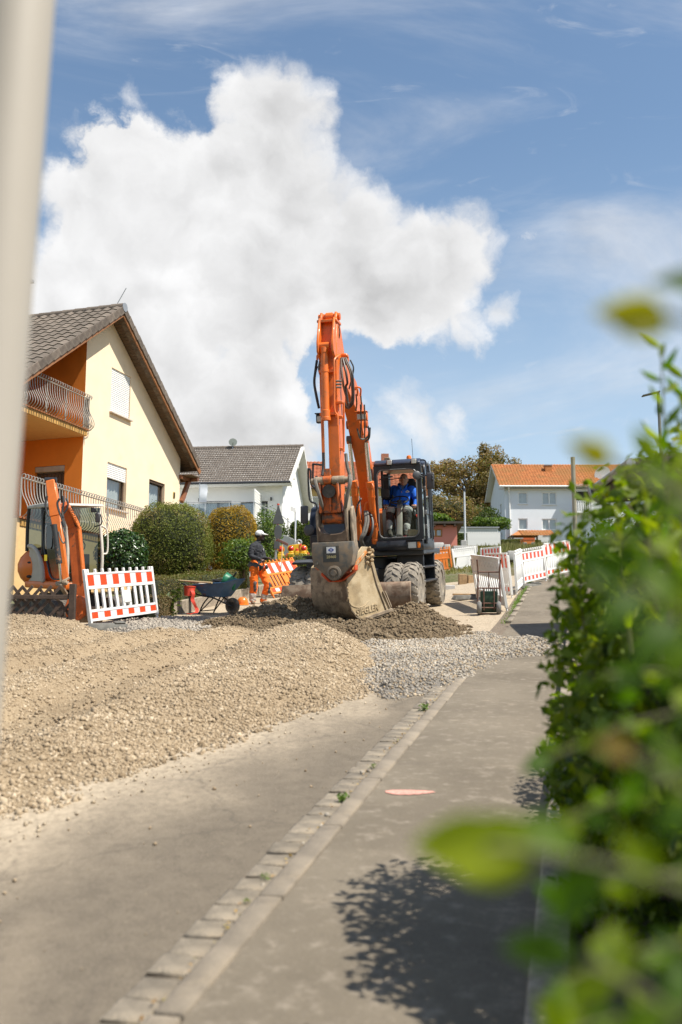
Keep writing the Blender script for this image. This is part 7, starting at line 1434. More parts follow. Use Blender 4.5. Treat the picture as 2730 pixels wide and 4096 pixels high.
# warning lamps and the yellow stone clamp behind the hedge
yelp = mat('signal_yellow', (.72, .42, .015), .45, var=.08); redl = mat('red_lens', (.55, .03, .02), .2, coat=.5)
def lamp(label, u, v, Y, s=1.0): c = at(u, v, Y); t = empty('warning_lamp', label, 'warning lamp', 'yellow warning lamps behind the hedge', loc=tuple(c)); b = MB(); b.bx(-.10*s, .10*s, -.07*s, .07*s, -.34*s, -.12*s); b.box((0, 0, -.09*s), (.15*s, .1*s, .06*s)); b.build('battery_case', yelp, t, .02); b = MB(); b.lathe([(.085*s, -.05), (.11*s, -.03), (.10*s, 0), (.05*s, .05*s), (.001, .06*s)], (0, 0, .02), (0, -1, 0), 18); b.build('red_lens', redl, t); b = MB(); b.lathe([(.115*s, -.03), (.115*s, .03)], (0, .02, .02), (0, 1, 0), 18); b.build('lens_ring', yelp, t); return t
lamp('yellow warning lamp with red lens right of the road sign post', 1125, 2200, 30.5, 1.0); lamp('yellow warning lamp just left of the street name post', 1165, 2197, 31, 1.0); lamp('yellow warning lamp right of the street name post', 1216, 2196, 31, 1.0)
c6 = lambda x, y: (940+x*.1913, 2080+y*.1913)
Yc = 31.5; b0 = at(*c6(1290, 780), Yc); sc_ = empty('stone_clamp', 'yellow and red kerb lifting clamp with a grey hook', 'lifting clamp', loc=tuple(b0)); qq = lambda x, y: at(*c6(x, y), Yc)-b0
def flat(pts, name, m, y0=-.06, y1=.06): b = MB(); vs = [qq(*p) for p in pts]; n_ = len(vs); b.add([v+Vector((0, y0, 0)) for v in vs]+[v+Vector((0, y1, 0)) for v in vs], [tuple(range(n_-1, -1, -1)), tuple(range(n_, 2*n_))]+[(i, (i+1) % n_, n_+(i+1) % n_, n_+i) for i in range(n_)]); return b.build(name, m, sc_, .01)
flat([(1195, 520), (1385, 510), (1400, 640), (1535, 650), (1540, 680), (1440, 740), (1380, 770), (1190, 720), (1150, 680), (1190, 640)], 'yellow_body', yelp); flat([(1280, 600), (1330, 600), (1330, 800), (1285, 800)], 'red_bracket', redtape, -.09, .0); flat([(1260, 660), (1340, 655), (1350, 735), (1260, 745)], 'yellow_slide', yelp, -.14, -.07)
flat([(1045, 760), (1090, 700), (1160, 690), (1215, 740), (1160, 800), (1060, 800)], 'red_jaw', redtape, -.05, .15); flat([(1440, 760), (1510, 680), (1560, 690), (1568, 820), (1480, 830)], 'red_jaw', redtape, -.05, .15); flat([(1350, 510), (1400, 505), (1400, 640), (1355, 640)], 'red_lug', redtape, -.08, -.061)
b = MB(); hk = [qq(x, y) for x, y in ((1285, 510), (1300, 450), (1340, 425), (1380, 440), (1385, 480), (1350, 500), (1330, 490))]; b.tube(catmull(hk, 5), .035, 8); b.build('hook', galv, sc_)
b = MB(); b.tube(catmull([qq(x, y)+Vector((0, -.1, 0)) for x, y in ((1400, 560), (1405, 650), (1402, 760), (1395, 800))], 4), .02, 6); b.build('chain', blackp, sc_)
b = MB(); wc_ = at(*z5(1120, 1080), 40); b.box((0, 0, 0), (2.2, .3, 2.0)); 
def gardenwall(label, pts, Y0, Y1):
    t = empty('white_garden_wall', label, 'wall', loc=tuple(at(*z5(*pts[0]), Y0))); o = t.location; b = MB(); q = []
    for i, (x, y) in enumerate(pts): Y = Y0+(Y1-Y0)*i/(len(pts)-1); p = at(*z5(x, y), Y)-o; q.append(p)
    for i in range(len(q)-1):
        a, c = q[i], q[i+1]; b.add([a, c, c-Vector((0, 0, 2.6)), a-Vector((0, 0, 2.6)), a+Vector((0, .25, 0)), c+Vector((0, .25, 0)), c+Vector((0, .25, -2.6)), a+Vector((0, .25, -2.6))], [(0, 1, 2, 3), (7, 6, 5, 4), (0, 4, 5, 1), (1, 5, 6, 2), (3, 2, 6, 7), (0, 3, 7, 4)])
    b.build('masonry', mat('white_masonry', (.68, .66, .62), .9, var=.06), t, .01); return t
gardenwall('white masonry garden wall falling to the right behind the road sign', [(1010, 993), (1125, 990), (1210, 985), (1290, 1022), (1330, 1040)], 41, 39)

# ============================================================ hand truck and the right-hand clutter
hp = G(1957, 2458); HT = stand(hp.x, hp.y, -8, True); ht = empty('hand_truck', 'rusty two-wheeled hand truck with pneumatic tyres', 'hand truck', mtx=HT @ Matrix.Rotation(rad(-6), 4, 'X')); rt_ = mat('rusty_tube', (.16, .085, .06), .7, .3, var=.3, scale=14)
for sx in (-.20, .20): b = MB(); b.tube(catmull([(sx*1.12, -.0, .02), (sx*1.1, 0, .4), (sx*1.05, 0, .80), (sx*1.12, -.06, 1.0), (sx*1.15, -.09, 1.08)], 4), .016, 8); b.build('side_rail', rt_, ht)
for z_ in (.22, .52, .84): b = MB(); b.cyl((-.21, 0, z_), (.21, 0, z_), .014, n=8); b.build('cross_bar', rt_, ht)
b = MB(); b.tube([(0, .0, .52), (0, 0, .84)], .011, 6); b.build('centre_bar', rt_, ht)
for sx in (-.10, .10): b = MB(); b.tube([(sx, -.02, .08), (sx, -.02, .52)], .012, 6); b.build('lower_bar', rt_, ht)
b = MB(); b.bx(-.22, .22, -.02, .24, .015, .03); b.cyl((-.24, -.08, .13), (.24, -.08, .13), .012); b.build('toe_plate', rt_, ht)
for sx in (-.19, .19): b = MB(); b.lathe([(.05, -.035), (.10, -.045), (.125, -.02), (.13, 0), (.125, .02), (.10, .045), (.05, .035)], (sx, -.10, .13), (1, 0, 0), 22); w_o = b.build('wheel', mat('grey_tyre', (.17, .165, .155), .9, var=.2, scale=20, bump=.8, bscale=90), ht); b = MB(); b.lathe([(.055, -.03), (.05, 0), (.055, .03)], (sx, -.10, .13), (1, 0, 0), 14); b.build('rim', mat('cream_rim', (.45, .40, .30), .5), w_o)
cn = empty('fuel_canister', 'dark green jerrycan standing on the hand truck', 'canister', mtx=HT @ Matrix.Translation((0, .14, .035))); grn = mat('jerrycan_green', (.022, .055, .025), .5, var=.15, dirt=((.3, .26, .18), .1, 7)); b = MB(); b.bx(-.17, .17, -.08, .08, 0, .42); b.build('can_body', grn, cn, .03, 45, 2)
for a_ in (1, -1): b = MB(); b.beam((-.13, -.086, .04 if a_ > 0 else .34), (.13, -.086, .34 if a_ > 0 else .04), .03, .012, (0, 1, 0)); b.build('pressed_rib', grn, cn)
for xx in (-.04, .0, .04): b = MB(); b.tube(catmull([(xx-.0, -.0, .41), (xx, 0, .47), (xx+.10, 0, .47), (xx+.11, 0, .41)], 3), .009, 6); b.build('carry_handle', grn, cn)
pls = lambda nm, lb, u, v, Y, sz, rz, m, cat, bev=.01: (lambda o: (setattr(o, 'location', gp(u, Y)+Vector((0, 0, sz[2]/2-.02))), setattr(o, 'rotation_euler', (SLOPE, 0, rad(rz))), props(o, lb, cat))[2])((MB().box((0, 0, 0), sz)).build(nm, m, None, bev))
tim = mat('rough_timber', (.34, .22, .11), .8, var=.25, scale=10, bump=.4); cgr = mat('grey_concrete', (.40, .39, .37), .9, var=.12, scale=6, bump=.4)
pls('timber_block', 'upright sawn timber block in the trench behind the excavator', 1850, 0, 31.5, (.24, .2, .34), 5, tim, 'timber'); pls('timber_offcut', 'short timber offcut leaning by the timber block', 1885, 0, 31.8, (.3, .16, .26), 25, tim, 'timber'); pls('timber_plank', 'thin plank lying on the ground left of the hand truck', 1875, 0, 26.0, (.85, .10, .05), 4, tim, 'timber')
pls('concrete_pipe_piece', 'pale concrete stub lying behind the rear tyre', 1795, 0, 29.5, (.35, .18, .14), 10, cgr, 'concrete')
def rough_block(nm, lb, x0, x1, y0, y1, Y, dep, cat, tap=.97): a, c = at(*z6(x0, y1), Y), at(*z6(x1, y0), Y); b = MB(); b.box(((0, dep/2, (c.z-a.z)/2)), (c.x-a.x, dep, c.z-a.z), None, tap); o = b.build(nm, cgr, None, .03, 45, 2); o.location = ((a.x+c.x)/2, a.y, a.z); return props(o, lb, cat)
rough_block('concrete_tank', 'large pale concrete tank segment behind the orange barrier', 95, 250, 920, 1000, 43, 1.6, 'concrete'); rough_block('concrete_ring', 'smaller concrete segment beside the large tank', 250, 300, 935, 1000, 42, 1.0, 'concrete'); rough_block('concrete_slab_stack', 'long grey concrete block behind the plain white barrier', 322, 515, 946, 1000, 42, .9, 'concrete'); rough_block('kerb_stack', 'row of stacked kerbstones right of the white barriers', 750, 830, 985, 1060, 36, .8, 'concrete')
pc = at(*z6(416, 945), 52); po_ = empty('white_lamp_pole', 'thin white pole with a dark cap in front of the garage', 'pole', loc=tuple(pc-Vector((0, 0, .5)))); b = MB(); tpz = at(*z6(417, 520), 52).z-pc.z+.5; b.tube([(0, 0, 0), (0, 0, tpz)], [.06, .045], 10); b.build('shaft', mat('white_post', (.62, .63, .64)), po_); b = MB(); b.cyl((0, 0, tpz), (0, 0, tpz+.14), .07); b.build('cap', blackp, po_)
b = MB(); b.bx(-.25, .05, -.3, -.05, .0, .75); b.build('cabinet', cgr, po_, .02)
pa, pb_ = at(*z6(440, 945), 56), at(*z6(685, 945), 56); pf = empty('picket_fence', 'white picket fence in front of the dark garage hedge', 'fence', loc=tuple(pa)); pk = MB(); pk.prism([(-.05, 0), (.05, 0), (.05, .72), (0, .80), (-.05, .72)], -.012, .012, 'y'); pkm = pk.mesh('picket', plw)
npk = 19
for i in range(npk): o_ = link('picket', pkm, pf); o_.location = (pb_-pa)*(i/(npk-1))
for z_ in (.2, .58): b = MB(); b.beam((0, .03, z_), (pb_-pa)+Vector((0, .03, z_)), .03, .06); b.build('rail', plw, pf)
# small orange dumper in front of the blue house
dc = at(*z6(905, 965), 62); du = empty('orange_dumper', 'small orange site dumper on the grass before the pale blue house', 'dumper', loc=tuple(dc)); k = 62*800/1568/FPX
b = MB(); b.prism([(-46*k, 70*k), (46*k, 70*k), (40*k, 18*k), (-42*k, 18*k)], -.5, .6, 'y'); b.build('skip', mor, du, .03); b = MB(); b.bx(-36*k, 36*k, -.4, .9, 6*k, 17*k); b.build('frame', blackp, du, .02); b = MB(); b.bx(-44*k, 46*k, -.53, -.50, 58*k, 74*k); b.build('skip_lip', mor_w, du)
for sx in (-30, 30):
    for yy in (-.25, .75): b = MB(); b.lathe([(.12, -.1), (.26, -.11), (.28, 0), (.26, .11), (.12, .1)], (sx*k, yy, .22), (1, 0, 0), 18); b.build('wheel', rubber, du)
b = MB(); b.tube(catmull([(-24*k, .8, 17*k), (-24*k, .85, 78*k), (24*k, .85, 78*k), (24*k, .8, 17*k)], 4), .03, 7); b.build('roll_bar', blackp, du)

# ============================================================ right side: pipe, dark carport roof, street lamp
pp = at(2301, 2090, 14.5); top_ = at(2301, 1829, 14.5); pi_ = empty('steel_pipe_post', 'plain steel pipe post standing above the hedge at right', 'post', loc=(pp.x, pp.y, gz(pp.x, pp.y))); b = MB(); b.lathe([(.032, 0), (.032, top_.z-gz(pp.x, pp.y)), (.028, top_.z-gz(pp.x, pp.y)), (.028, top_.z-gz(pp.x, pp.y)-.05)], (0, 0, 0), (0, 0, 1), 14); b.build('pipe', mat('weathered_pipe', (.33, .29, .21), .5, .4, var=.12), pi_); b = MB(); b.cyl((0, 0, .3), (0, 0, .36), .045); b.build('collar', galv, pi_)
z5b = lambda x, y: (2000+x*.5102, 1000+y*.5102)
ca_ = at(*z5b(760, 1840), 16.5); cp = empty('carport', 'dark brown timber carport roof with grey gutter behind the hedge', 'carport', loc=(ca_.x, ca_.y, gz(ca_.x, ca_.y))); hz_ = ca_.z-gz(ca_.x, ca_.y)
b = MB(); b.prism([(0, hz_-.32), (0, hz_), (3.6, hz_+.42), (3.6, hz_-.1)], -2.2, .0, 'y'); b.build('roof', mat('brown_carport', (.055, .038, .026), .7, var=.2), cp, .01)
for yy in (-.1,):
    for xx in (1.5, 3.2): b = MB(); b.bx(xx-.06, xx+.06, yy-.06, yy+.06, 0, hz_-.2); b.build('post', lw, cp)
b = MB(); b.tube([(-.06, -2.2, hz_-.06), (-.06, .0, hz_-.08)], .07, 10); b.build('gutter', MATS['zinc_sheet'], cp); b = MB(); b.tube(catmull([at(*z5b(x, y), 16.4)-cp.location for x, y in ((708, 1850), (712, 1900), (740, 1945), (800, 1975), (825, 2010), (830, 2100))], 4), .045, 9); b.build('downpipe', MATS['zinc_sheet'], cp)
lc = at(*z5b(1243, 1150), 30); lb_ = Vector((lc.x, lc.y, gz(lc.x, lc.y))); la = empty('street_lamp', 'tall street lamp with flat angled head at the right edge', 'street lamp', loc=tuple(lb_)); hz_ = lc.z-lb_.z
b = MB(); b.tube([(0, 0, 0), (0, 0, hz_)], [.07, .045], 10); b.build('pole', mat('lamp_pole', (.20, .20, .17), .5, .3), la); b = MB(); b.beam((.05, 0, hz_+.16), (-.50, 0, hz_+.02), .16, .06, (0, 0, 1), .2, .04); b.cyl((0, 0, hz_-.05), (0, 0, hz_+.12), .05); b.build('lamp_head', mat('lamp_head', (.10, .10, .09), .5), la, .015)
# ============================================================ people
skin_l = mat('fair_skin', (.50, .26, .17), .55, var=.08, scale=20); skin_d = mat('dark_skin', (.075, .038, .024), .5, var=.1, scale=20)
def person(name, label, mtx, segs, blobs, mats, vox=.011, fold=.006, seed=3):
    """one continuous body: tubes and lobes fused by a voxel remesh; each face takes the cloth of the limb it lies on"""
    b = MB()
    for pts, rs, mi in segs:
        k = catmull(pts, 4); n = len(k); rr = [np.interp(i/(n-1)*(len(rs)-1), range(len(rs)), rs) for i in range(n)]; b.tube(k, rr, 12)
        b.ell(k[0], rr[0], 10); b.ell(k[-1], rr[-1], 10)
    for c, r, rot, mi in blobs: b.ell(c, r, 16, rot)
    me = bpy.data.meshes.new(name); me.from_pydata(b.V, [], b.F); tmp = bpy.data.objects.new(name, me); col.objects.link(tmp)
    md = tmp.modifiers.new('r', 'REMESH'); md.mode = 'VOXEL'; md.voxel_size = vox; sm = tmp.modifiers.new('s', 'SMOOTH'); sm.iterations = 3; sm.factor = .5
    dg = bpy.context.evaluated_depsgraph_get(); dg.update(); out = bpy.data.meshes.new_from_object(tmp.evaluated_get(dg)); bpy.data.objects.remove(tmp)
    out.materials.clear()
    for m in mats: out.materials.append(m)
    C = np.zeros(len(out.polygons)*3); out.polygons.foreach_get('center', C); C = C.reshape(-1, 3); best = np.full(len(C), 1e9); idx = np.zeros(len(C), int)
    for pts, rs, mi in segs:
        k = [np.array(p) for p in catmull(pts, 4)]; n = len(k)
        for i in range(n-1):
            a, c = k[i], k[i+1]; d = c-a; t = np.clip(((C-a)@d)/(d@d+1e-12), 0, 1); r = np.interp((i+t)/(n-1)*(len(rs)-1), range(len(rs)), rs); ds = np.linalg.norm(C-a-t[:, None]*d, axis=1)-r; m_ = ds < best; best[m_] = ds[m_]; idx[m_] = mi
    for c, r, rot, mi in blobs:
        r = np.array(r if hasattr(r, '__len__') else (r, r, r)); q = C-np.array(c)
        if rot is not None: q = q@np.array(Euler(rot).to_matrix())
        ds = (np.linalg.norm(q/r, axis=1)-1)*r.min(); m_ = ds < best; best[m_] = ds[m_]; idx[m_] = mi
    out.polygons.foreach_set('material_index', idx.astype(np.int32))
    V = np.zeros(len(out.vertices)*3); out.vertices.foreach_get('co', V); V = V.reshape(-1, 3)
    N = np.zeros(len(out.vertices)*3); out.vertices.foreach_get('normal', N); N = N.reshape(-1, 3)
    f = (vnoise(V[:, 0]+V[:, 1]*1.3, V[:, 2]*1.6, .055, seed)-.5)*2*fold*(V[:, 2] < V[:, 2].max()-.36); V = V+N*f[:, None]; out.vertices.foreach_set('co', V.ravel()); out.update(); out.shade_smooth()
    o = link(name, out); o.matrix_world = mtx; return props(o, label, 'person'), out, C
def hand(w0, fdir, up, side, mi, L=.085, curl=.5, r=.0105, thumb=1):
    """palm, four unequal bent fingers and a thumb; returns segments"""
    w0, f, u = Vector(w0), Vector(fdir).normalized(), Vector(up).normalized(); s = f.cross(u).normalized()*side; out = []
    for i, ln in enumerate((.88, 1.0, .95, .75)):
        b0 = w0+f*L*.95+s*(.033-.022*i); p1 = b0+f*L*.42*ln*(1-curl*.3)-u*L*.42*curl*.5*ln; p2 = p1+f*L*.30*ln*(1-curl*1.1)-u*L*.34*curl*1.3*ln; p3 = p2-f*L*.22*curl*ln-u*L*.22*ln*(.4+.4*curl)
        out.append(([w0+f*L*.35+s*(.026-.017*i), b0, p1, p2, p3], [r*1.35, r*1.2, r, r*.9, r*.75], mi))
    t0 = w0+f*L*.25+s*.03*thumb; out.append(([t0, t0+f*L*.3+s*.028*thumb-u*.006, t0+f*L*.62+s*.022*thumb-u*.02, t0+f*L*.85+s*.008*thumb-u*.028], [r*1.5, r*1.25, r*1.05, r*.8], mi)); return out
# ---- worker with white cap
wf = G(1028, 2416); navyc = mat('charcoal_fleece', (.030, .032, .038), .95, var=.25, scale=18, bump=.5, bscale=120); hiv = mat('hi_vis_orange', (.86, .16, .008), .8, var=.10, scale=9); gpat = mat('grey_knee_patch', (.085, .08, .078), .9, var=.2, scale=14); refl = mat('reflective_band', (.42, .38, .34), .4, var=.15); shoe = mat('tan_work_shoe', (.20, .16, .11), .85, var=.25, scale=14)
K = .001148; W_ = lambda x, y, yy=0.0: Vector(((x-430)*K, yy, (1765-y)*K))
segs = [([W_(425, 960), W_(420, 820), W_(418, 660), W_(415, 540), W_(435, 450, .02)], [.155, .150, .168, .150, .062], 0),
        ([W_(440, 470, .02), W_(455, 410, .01), W_(470, 360)], [.062, .056, .055], 3),
        ([W_(345, 560, -.12), W_(315, 680, -.17), W_(318, 770, -.19), W_(410, 815, -.24), W_(500, 845, -.25)], [.085, .068, .062, .052, .042], 0),
        ([W_(470, 550, .13), W_(540, 680, .14), W_(560, 770, .08), W_(600, 805, -.04), W_(630, 808, -.08)], [.080, .062, .056, .046, .040], 0),
        ([W_(385, 930, -.05), W_(375, 1060, -.09), W_(372, 1230, -.10), W_(375, 1400, -.09), W_(355, 1540, -.08), W_(350, 1690, -.07)], [.130, .120, .105, .092, .085, .078], 1),
        ([W_(470, 930, .06), W_(520, 1060, .08), W_(600, 1230, .06), W_(650, 1370, .02), W_(600, 1540, .06), W_(555, 1690, .09)], [.130, .118, .105, .090, .084, .076], 1),
        ([W_(400, 1330, -.165), W_(400, 1480, -.15)], [.045, .04], 2), ([W_(690, 1340, -.02), W_(678, 1500, .0)], [.045, .04], 2),
        ([W_(350, 1585, -.08), W_(350, 1610, -.075)], [.094, .093], 4), ([W_(348, 1655, -.07), W_(348, 1668, -.07)], [.090, .09], 4), ([W_(585, 1590, .07), W_(578, 1612, .075)], [.092, .091], 4),
        ([W_(350, 1730, -.07), W_(352, 1745, -.09), W_(380, 1750, -.17)], [.050, .050, .042], 5), ([W_(530, 1712, .08), W_(590, 1728, .05), W_(660, 1738, -.0), W_(680, 1742, -.01)], [.048, .050, .045, .036], 5),
        ([W_(300, 950, -.10), W_(420, 965, -.165)], [.075, .06], 2)]
segs += hand(W_(505, 848, -.25), (1, .05, -.15), (.1, -.3, 1), 1, 3, .085, .7, .0115)+hand(W_(632, 808, -.08), (1, -.1, .05), (0, -.3, 1), -1, 3, .085, .6, .0115)
hc_ = W_(478, 320)
blobs = [(hc_, (.098, .078, .118), (0, .1, 0), 3), (hc_+Vector((.055, 0, -.065)), (.055, .052, .055), None, 3), (hc_+Vector((.108, -.004, -.015)), (.020, .013, .026), None, 3), (hc_+Vector((.02, -.080, -.02)), (.020, .012, .032), None, 3), (hc_+Vector((.085, 0, -.06)), (.026, .03, .016), None, 3), (hc_+Vector((.085, 0, .02)), (.022, .06, .016), None, 3), (W_(430, 940), (.165, .150, .10), None, 1), (W_(435, 930), (.155, .145, .05), None, 0)]
wo_, wme, _ = person('person', 'person in white cap, charcoal sweater and orange work trousers by the wheelbarrow', Matrix.Translation(wf) @ Matrix.Rotation(0, 4, 'Z'), segs, blobs, [navyc, hiv, gpat, skin_d, refl, shoe], .011, .010, 5)
capm = mat('white_cap', (.74, .73, .71), .8, var=.05); b = MB(); b.ell(hc_+Vector((-.008, 0, .045)), (.112, .092, .095), 20, (0, .12, 0)); cp_ = b.build('cap', capm, wo_); b = MB(); bm = []
for i in range(13): a = rad(-75+150*i/12); bm += [hc_+Vector((.02+.085*math.cos(a), .085*math.sin(a), .045)), hc_+Vector((.06+.145*math.cos(a), .080*math.sin(a), .020+.0*i)), hc_+Vector((.06+.145*math.cos(a), .080*math.sin(a), .028)), hc_+Vector((.02+.085*math.cos(a), .085*math.sin(a), .056))]
b.V = bm; b.F = [(4*i+j, 4*i+(j+1) % 4, 4*(i+1)+(j+1) % 4, 4*(i+1)+j) for i in range(12) for j in range(4)]; b.build('visor', capm, cp_)
b = MB(); b.ell(hc_+Vector((-.095, -.02, .02)), (.018, .035, .022), 10); b.build('cap_strap', mat('black_cloth', (.02, .02, .022)), cp_)
b = MB(); b.ell(hc_+Vector((-.02, 0, -.015)), (.092, .083, .06), 16); b.build('hair', mat('short_dark_hair', (.018, .014, .012), .9), wo_); b = MB(); b.ell(hc_+Vector((.062, 0, -.095)), (.050, .050, .032), 14); b.build('beard', mat('short_dark_hair', (.018, .014, .012)), wo_)
for sy in (-1, 1): b = MB(); b.ell(hc_+Vector((.092, sy*.033, .0)), (.008, .013, .008), 8); b.build('eye', mat('eye_white', (.6, .58, .55), .3), wo_)
b = MB(); b.tube([W_(450, 470)+Vector((.055*math.cos(a*.524)-.0, .068*math.sin(a*.524)+.01, .008*math.cos(a*.524))) for a in range(12)], .022, 8, closed=True); b.build('collar', navyc, wo_)
b = MB(); b.box(W_(562, 620, -.06), (.01, .06, .045)); b.build('chest_print', capm, wo_)
em = empty('ear_defenders', 'black and red ear defenders hanging from the worker belt', 'ear defenders', loc=tuple(wf+W_(590, 1010, -.17)))
for dx in (-.035, .055): b = MB(); b.ell((dx, 0, .01*(dx > 0)), (.042, .03, .055), 14, (0, .4 if dx < 0 else -.1, 0)); b.build('ear_cup', mat('black_plastic', (.025, .026, .027)), em)
b = MB(); b.ell((-.005, -.012, -.01), (.024, .022, .045), 10, (0, .5, 0)); b.build('red_shell', redp, em)
kn = MB(); kn.box((0, 0, 0), (.02, .03, .13)); o_ = kn.build('pocket_knife', capm, None, .004); o_.location = wf+W_(292, 1150, -.17); props(o_, 'white-handled knife in the side pocket of the orange trousers', 'knife')
# ---- operator in the cab
c3 = lambda x, y: (1440+x*.22959, 1800+y*.22959); Q = lambda x, y, yl: XL(c3(x, y), yl)
bluef = mat('royal_blue_fleece', (.014, .13, .62), .9, var=.12, scale=14, bump=.35, bscale=110); blkt = mat('black_trouser', (.016, .016, .018), .9, var=.2); grt = mat('light_grey_patch', (.33, .32, .31), .9, var=.1); boot = mat('dark_boot', (.045, .038, .03), .8, var=.2)
hd = Q(765, 515, -.10)
segs = [([Q(700, 1000, -.12), Q(705, 900, -.10), Q(720, 780, -.02), Q(745, 690, .0), Q(765, 640, -.02)], [.205, .215, .215, .180, .075], 0), ([Q(765, 640, -.03), Q(765, 580, -.08)], [.080, .082], 1),
        ([Q(600, 690, .02), Q(525, 780, -.02), Q(475, 880, -.10), Q(455, 930, -.25), JL+Vector((.02, .10, .03))], [.105, .090, .075, .060, .045], 0), ([Q(900, 700, .02), Q(965, 790, -.02), Q(985, 880, -.10), Q(975, 935, -.25), JR+Vector((.0, .10, .03))], [.105, .090, .075, .060, .045], 0),
        ([Q(640, 1010, -.10), Q(580, 1050, -.32), Q(535, 1080, -.52), Q(525, 1220, -.58), Q(520, 1390, -.66)], [.125, .110, .095, .080, .065], 2), ([Q(770, 1010, -.10), Q(810, 1040, -.32), Q(835, 1065, -.52), Q(835, 1220, -.58), Q(820, 1400, -.66)], [.125, .110, .095, .080, .065], 2),
        ([Q(520, 1050, -.55), Q(560, 1050, -.55)], [.085, .085], 3), ([Q(810, 1040, -.55), Q(860, 1040, -.55)], [.085, .085], 3), ([Q(515, 1270, -.62), Q(515, 1360, -.66)], [.078, .072], 3), ([Q(825, 1320, -.64), Q(820, 1380, -.66)], [.074, .07], 3),
        ([Q(520, 1420, -.66), Q(535, 1465, -.76), Q(545, 1490, -.85)], [.062, .055, .045], 4), ([Q(820, 1425, -.66), Q(815, 1470, -.76), Q(812, 1490, -.84)], [.062, .055, .045], 4)]
segs += hand(JL+Vector((.0, .075, .025)), (0, -1, -.1), (0, -.2, 1), -1, 1, .085, .95, .012)+hand(JR+Vector((.0, .075, .025)), (0, -1, -.1), (0, -.2, 1), 1, 1, .085, .95, .012)
blobs = [(hd, (.087, .105, .128), None, 1), (hd+Vector((0, -.02, -.075)), (.080, .085, .065), None, 1), (hd+Vector((0, -.108, -.010)), (.018, .024, .026), None, 1), (hd+Vector((0, -.088, .032)), (.062, .022, .014), None, 1), (hd+Vector((0, -.094, -.062)), (.032, .018, .010), None, 1), (hd+Vector((-.092, 0, -.01)), (.014, .024, .036), None, 1), (hd+Vector((.092, 0, -.01)), (.014, .024, .036), None, 1), (hd+Vector((0, -.07, -.115)), (.045, .040, .03), None, 1), (Q(700, 930, -.2), (.205, .17, .16), None, 0)]
op, ome, _ = person('person', 'bald person in royal blue sweater sitting at the controls in the excavator cab', EXM, segs, blobs, [bluef, skin_l, blkt, grt, boot], .011, .007, 9)
b = MB(); b.ell(hd+Vector((0, .022, .030)), (.086, .092, .103), 18); b.build('hair_stubble', mat('hair_stubble', (.17, .10, .075), .8, var=.15, scale=60), op)
for sx in (-1, 1): b = MB(); b.ell(hd+Vector((sx*.034, -.094, .008)), (.014, .010, .007), 8); b.build('eye', mat('eye_dark', (.05, .035, .03), .3), op); b = MB(); b.box(hd+Vector((sx*.036, -.104, .030)), (.042, .012, .009), (0, sx*.15, 0)); b.build('eyebrow', mat('brow_hair', (.10, .06, .04), .9), op, .003)
b = MB(); b.box(hd+Vector((0, -.108, -.064)), (.045, .006, .007)); b.build('mouth', mat('lip_line', (.22, .07, .055), .6), op, .002)
b = MB(); nk = Q(765, 640, -.03)
for sx in (-1, 1): b.beam(nk+Vector((sx*.095, -.06, .05)), nk+Vector((sx*.03, -.175, -.06)), .02, .075, (sx*.5, -1, 0))
b.build('collar', bluef, op, .008); b = MB(); b.add([nk+Vector((-.055, -.13, .03)), nk+Vector((.055, -.13, .03)), nk+Vector((.0, -.20, -.10))], [(0, 1, 2)]); b.build('undershirt', mat('blue_tshirt', (.10, .16, .30), .9), op, 0, 0)
lg = Q(830, 725, -.235); b = MB(); b.add([lg+Vector(p) for p in ((-.035, 0, -.02), (.035, -.0, -.02), (.05, .0, 0), (0, -.0, .035), (-.04, 0, .0))], [(0, 1, 2, 3, 4)]); o_ = b.build('chest_logo', mat('white_cloth', (.74, .76, .80)), op, 0, 0)
b = MB(); b.add([lg+Vector(p) for p in ((-.015, -.004, 0), (0, -.004, -.01), (.018, -.004, 0), (0, -.004, .014))], [(0, 1, 2, 3)]); b.build('logo_diamond', blue_i, o_, 0, 0)
zp = Q(732, 730, -.24); b = MB(); b.box(zp, (.008, .008, .035)); b.build('zip_pull', chrome, op)
# ============================================================ near things: pole at the left, hedge and leaves at the right
tp0, tp1 = at(70, 0, 1.5), at(-145, 2610, 1.5); dd = (tp0-tp1); foot = tp1-dd*((tp1.z-gz(tp1.x, tp1.y))/dd.z); tp2 = tp0+dd*.35
lp = empty('leaning_pole', 'blurred beige metal pole very near the camera at left', 'pole', loc=tuple(foot)); b = MB(); b.tube([Vector((0, 0, 0)), tp2-foot], .060, 32); b.build('shaft', mat('beige_pole_paint', (.40, .355, .30), .6, var=.04, scale=3), lp); b = MB(); b.cyl((0, 0, -.02), (0, 0, .03), .10, n=24); b.build('base_ring', mat('beige_pole_paint', (.40, .355, .30)), lp)
pl_ = empty('pavement_plinth', 'low concrete plinth along the right edge of the pavement', 'plinth'); pbm = None
for i in range(26):
    q = -1+i*.6; me = stone_mesh('plinth_stone', .12, .59, .22, conc, .01, .004) if i < 3 else pbm; pbm = me; o_ = link('plinth_stone', me, pl_); o_.location = rd(1.30, q, .14); o_.rotation_euler = (SLOPE, 0, rad(ROADYAW))
priv = leafmat('privet_leaf', [(.022, .050, .004), (.060, .110, .006), (.115, .175, .010), (.175, .225, .018), (.24, .24, .03)], .5, .57, .45); redd = leafmat('reddish_leaf', [(.16, .05, .03), (.20, .09, .04), (.10, .12, .03)], .4, .45, .4)
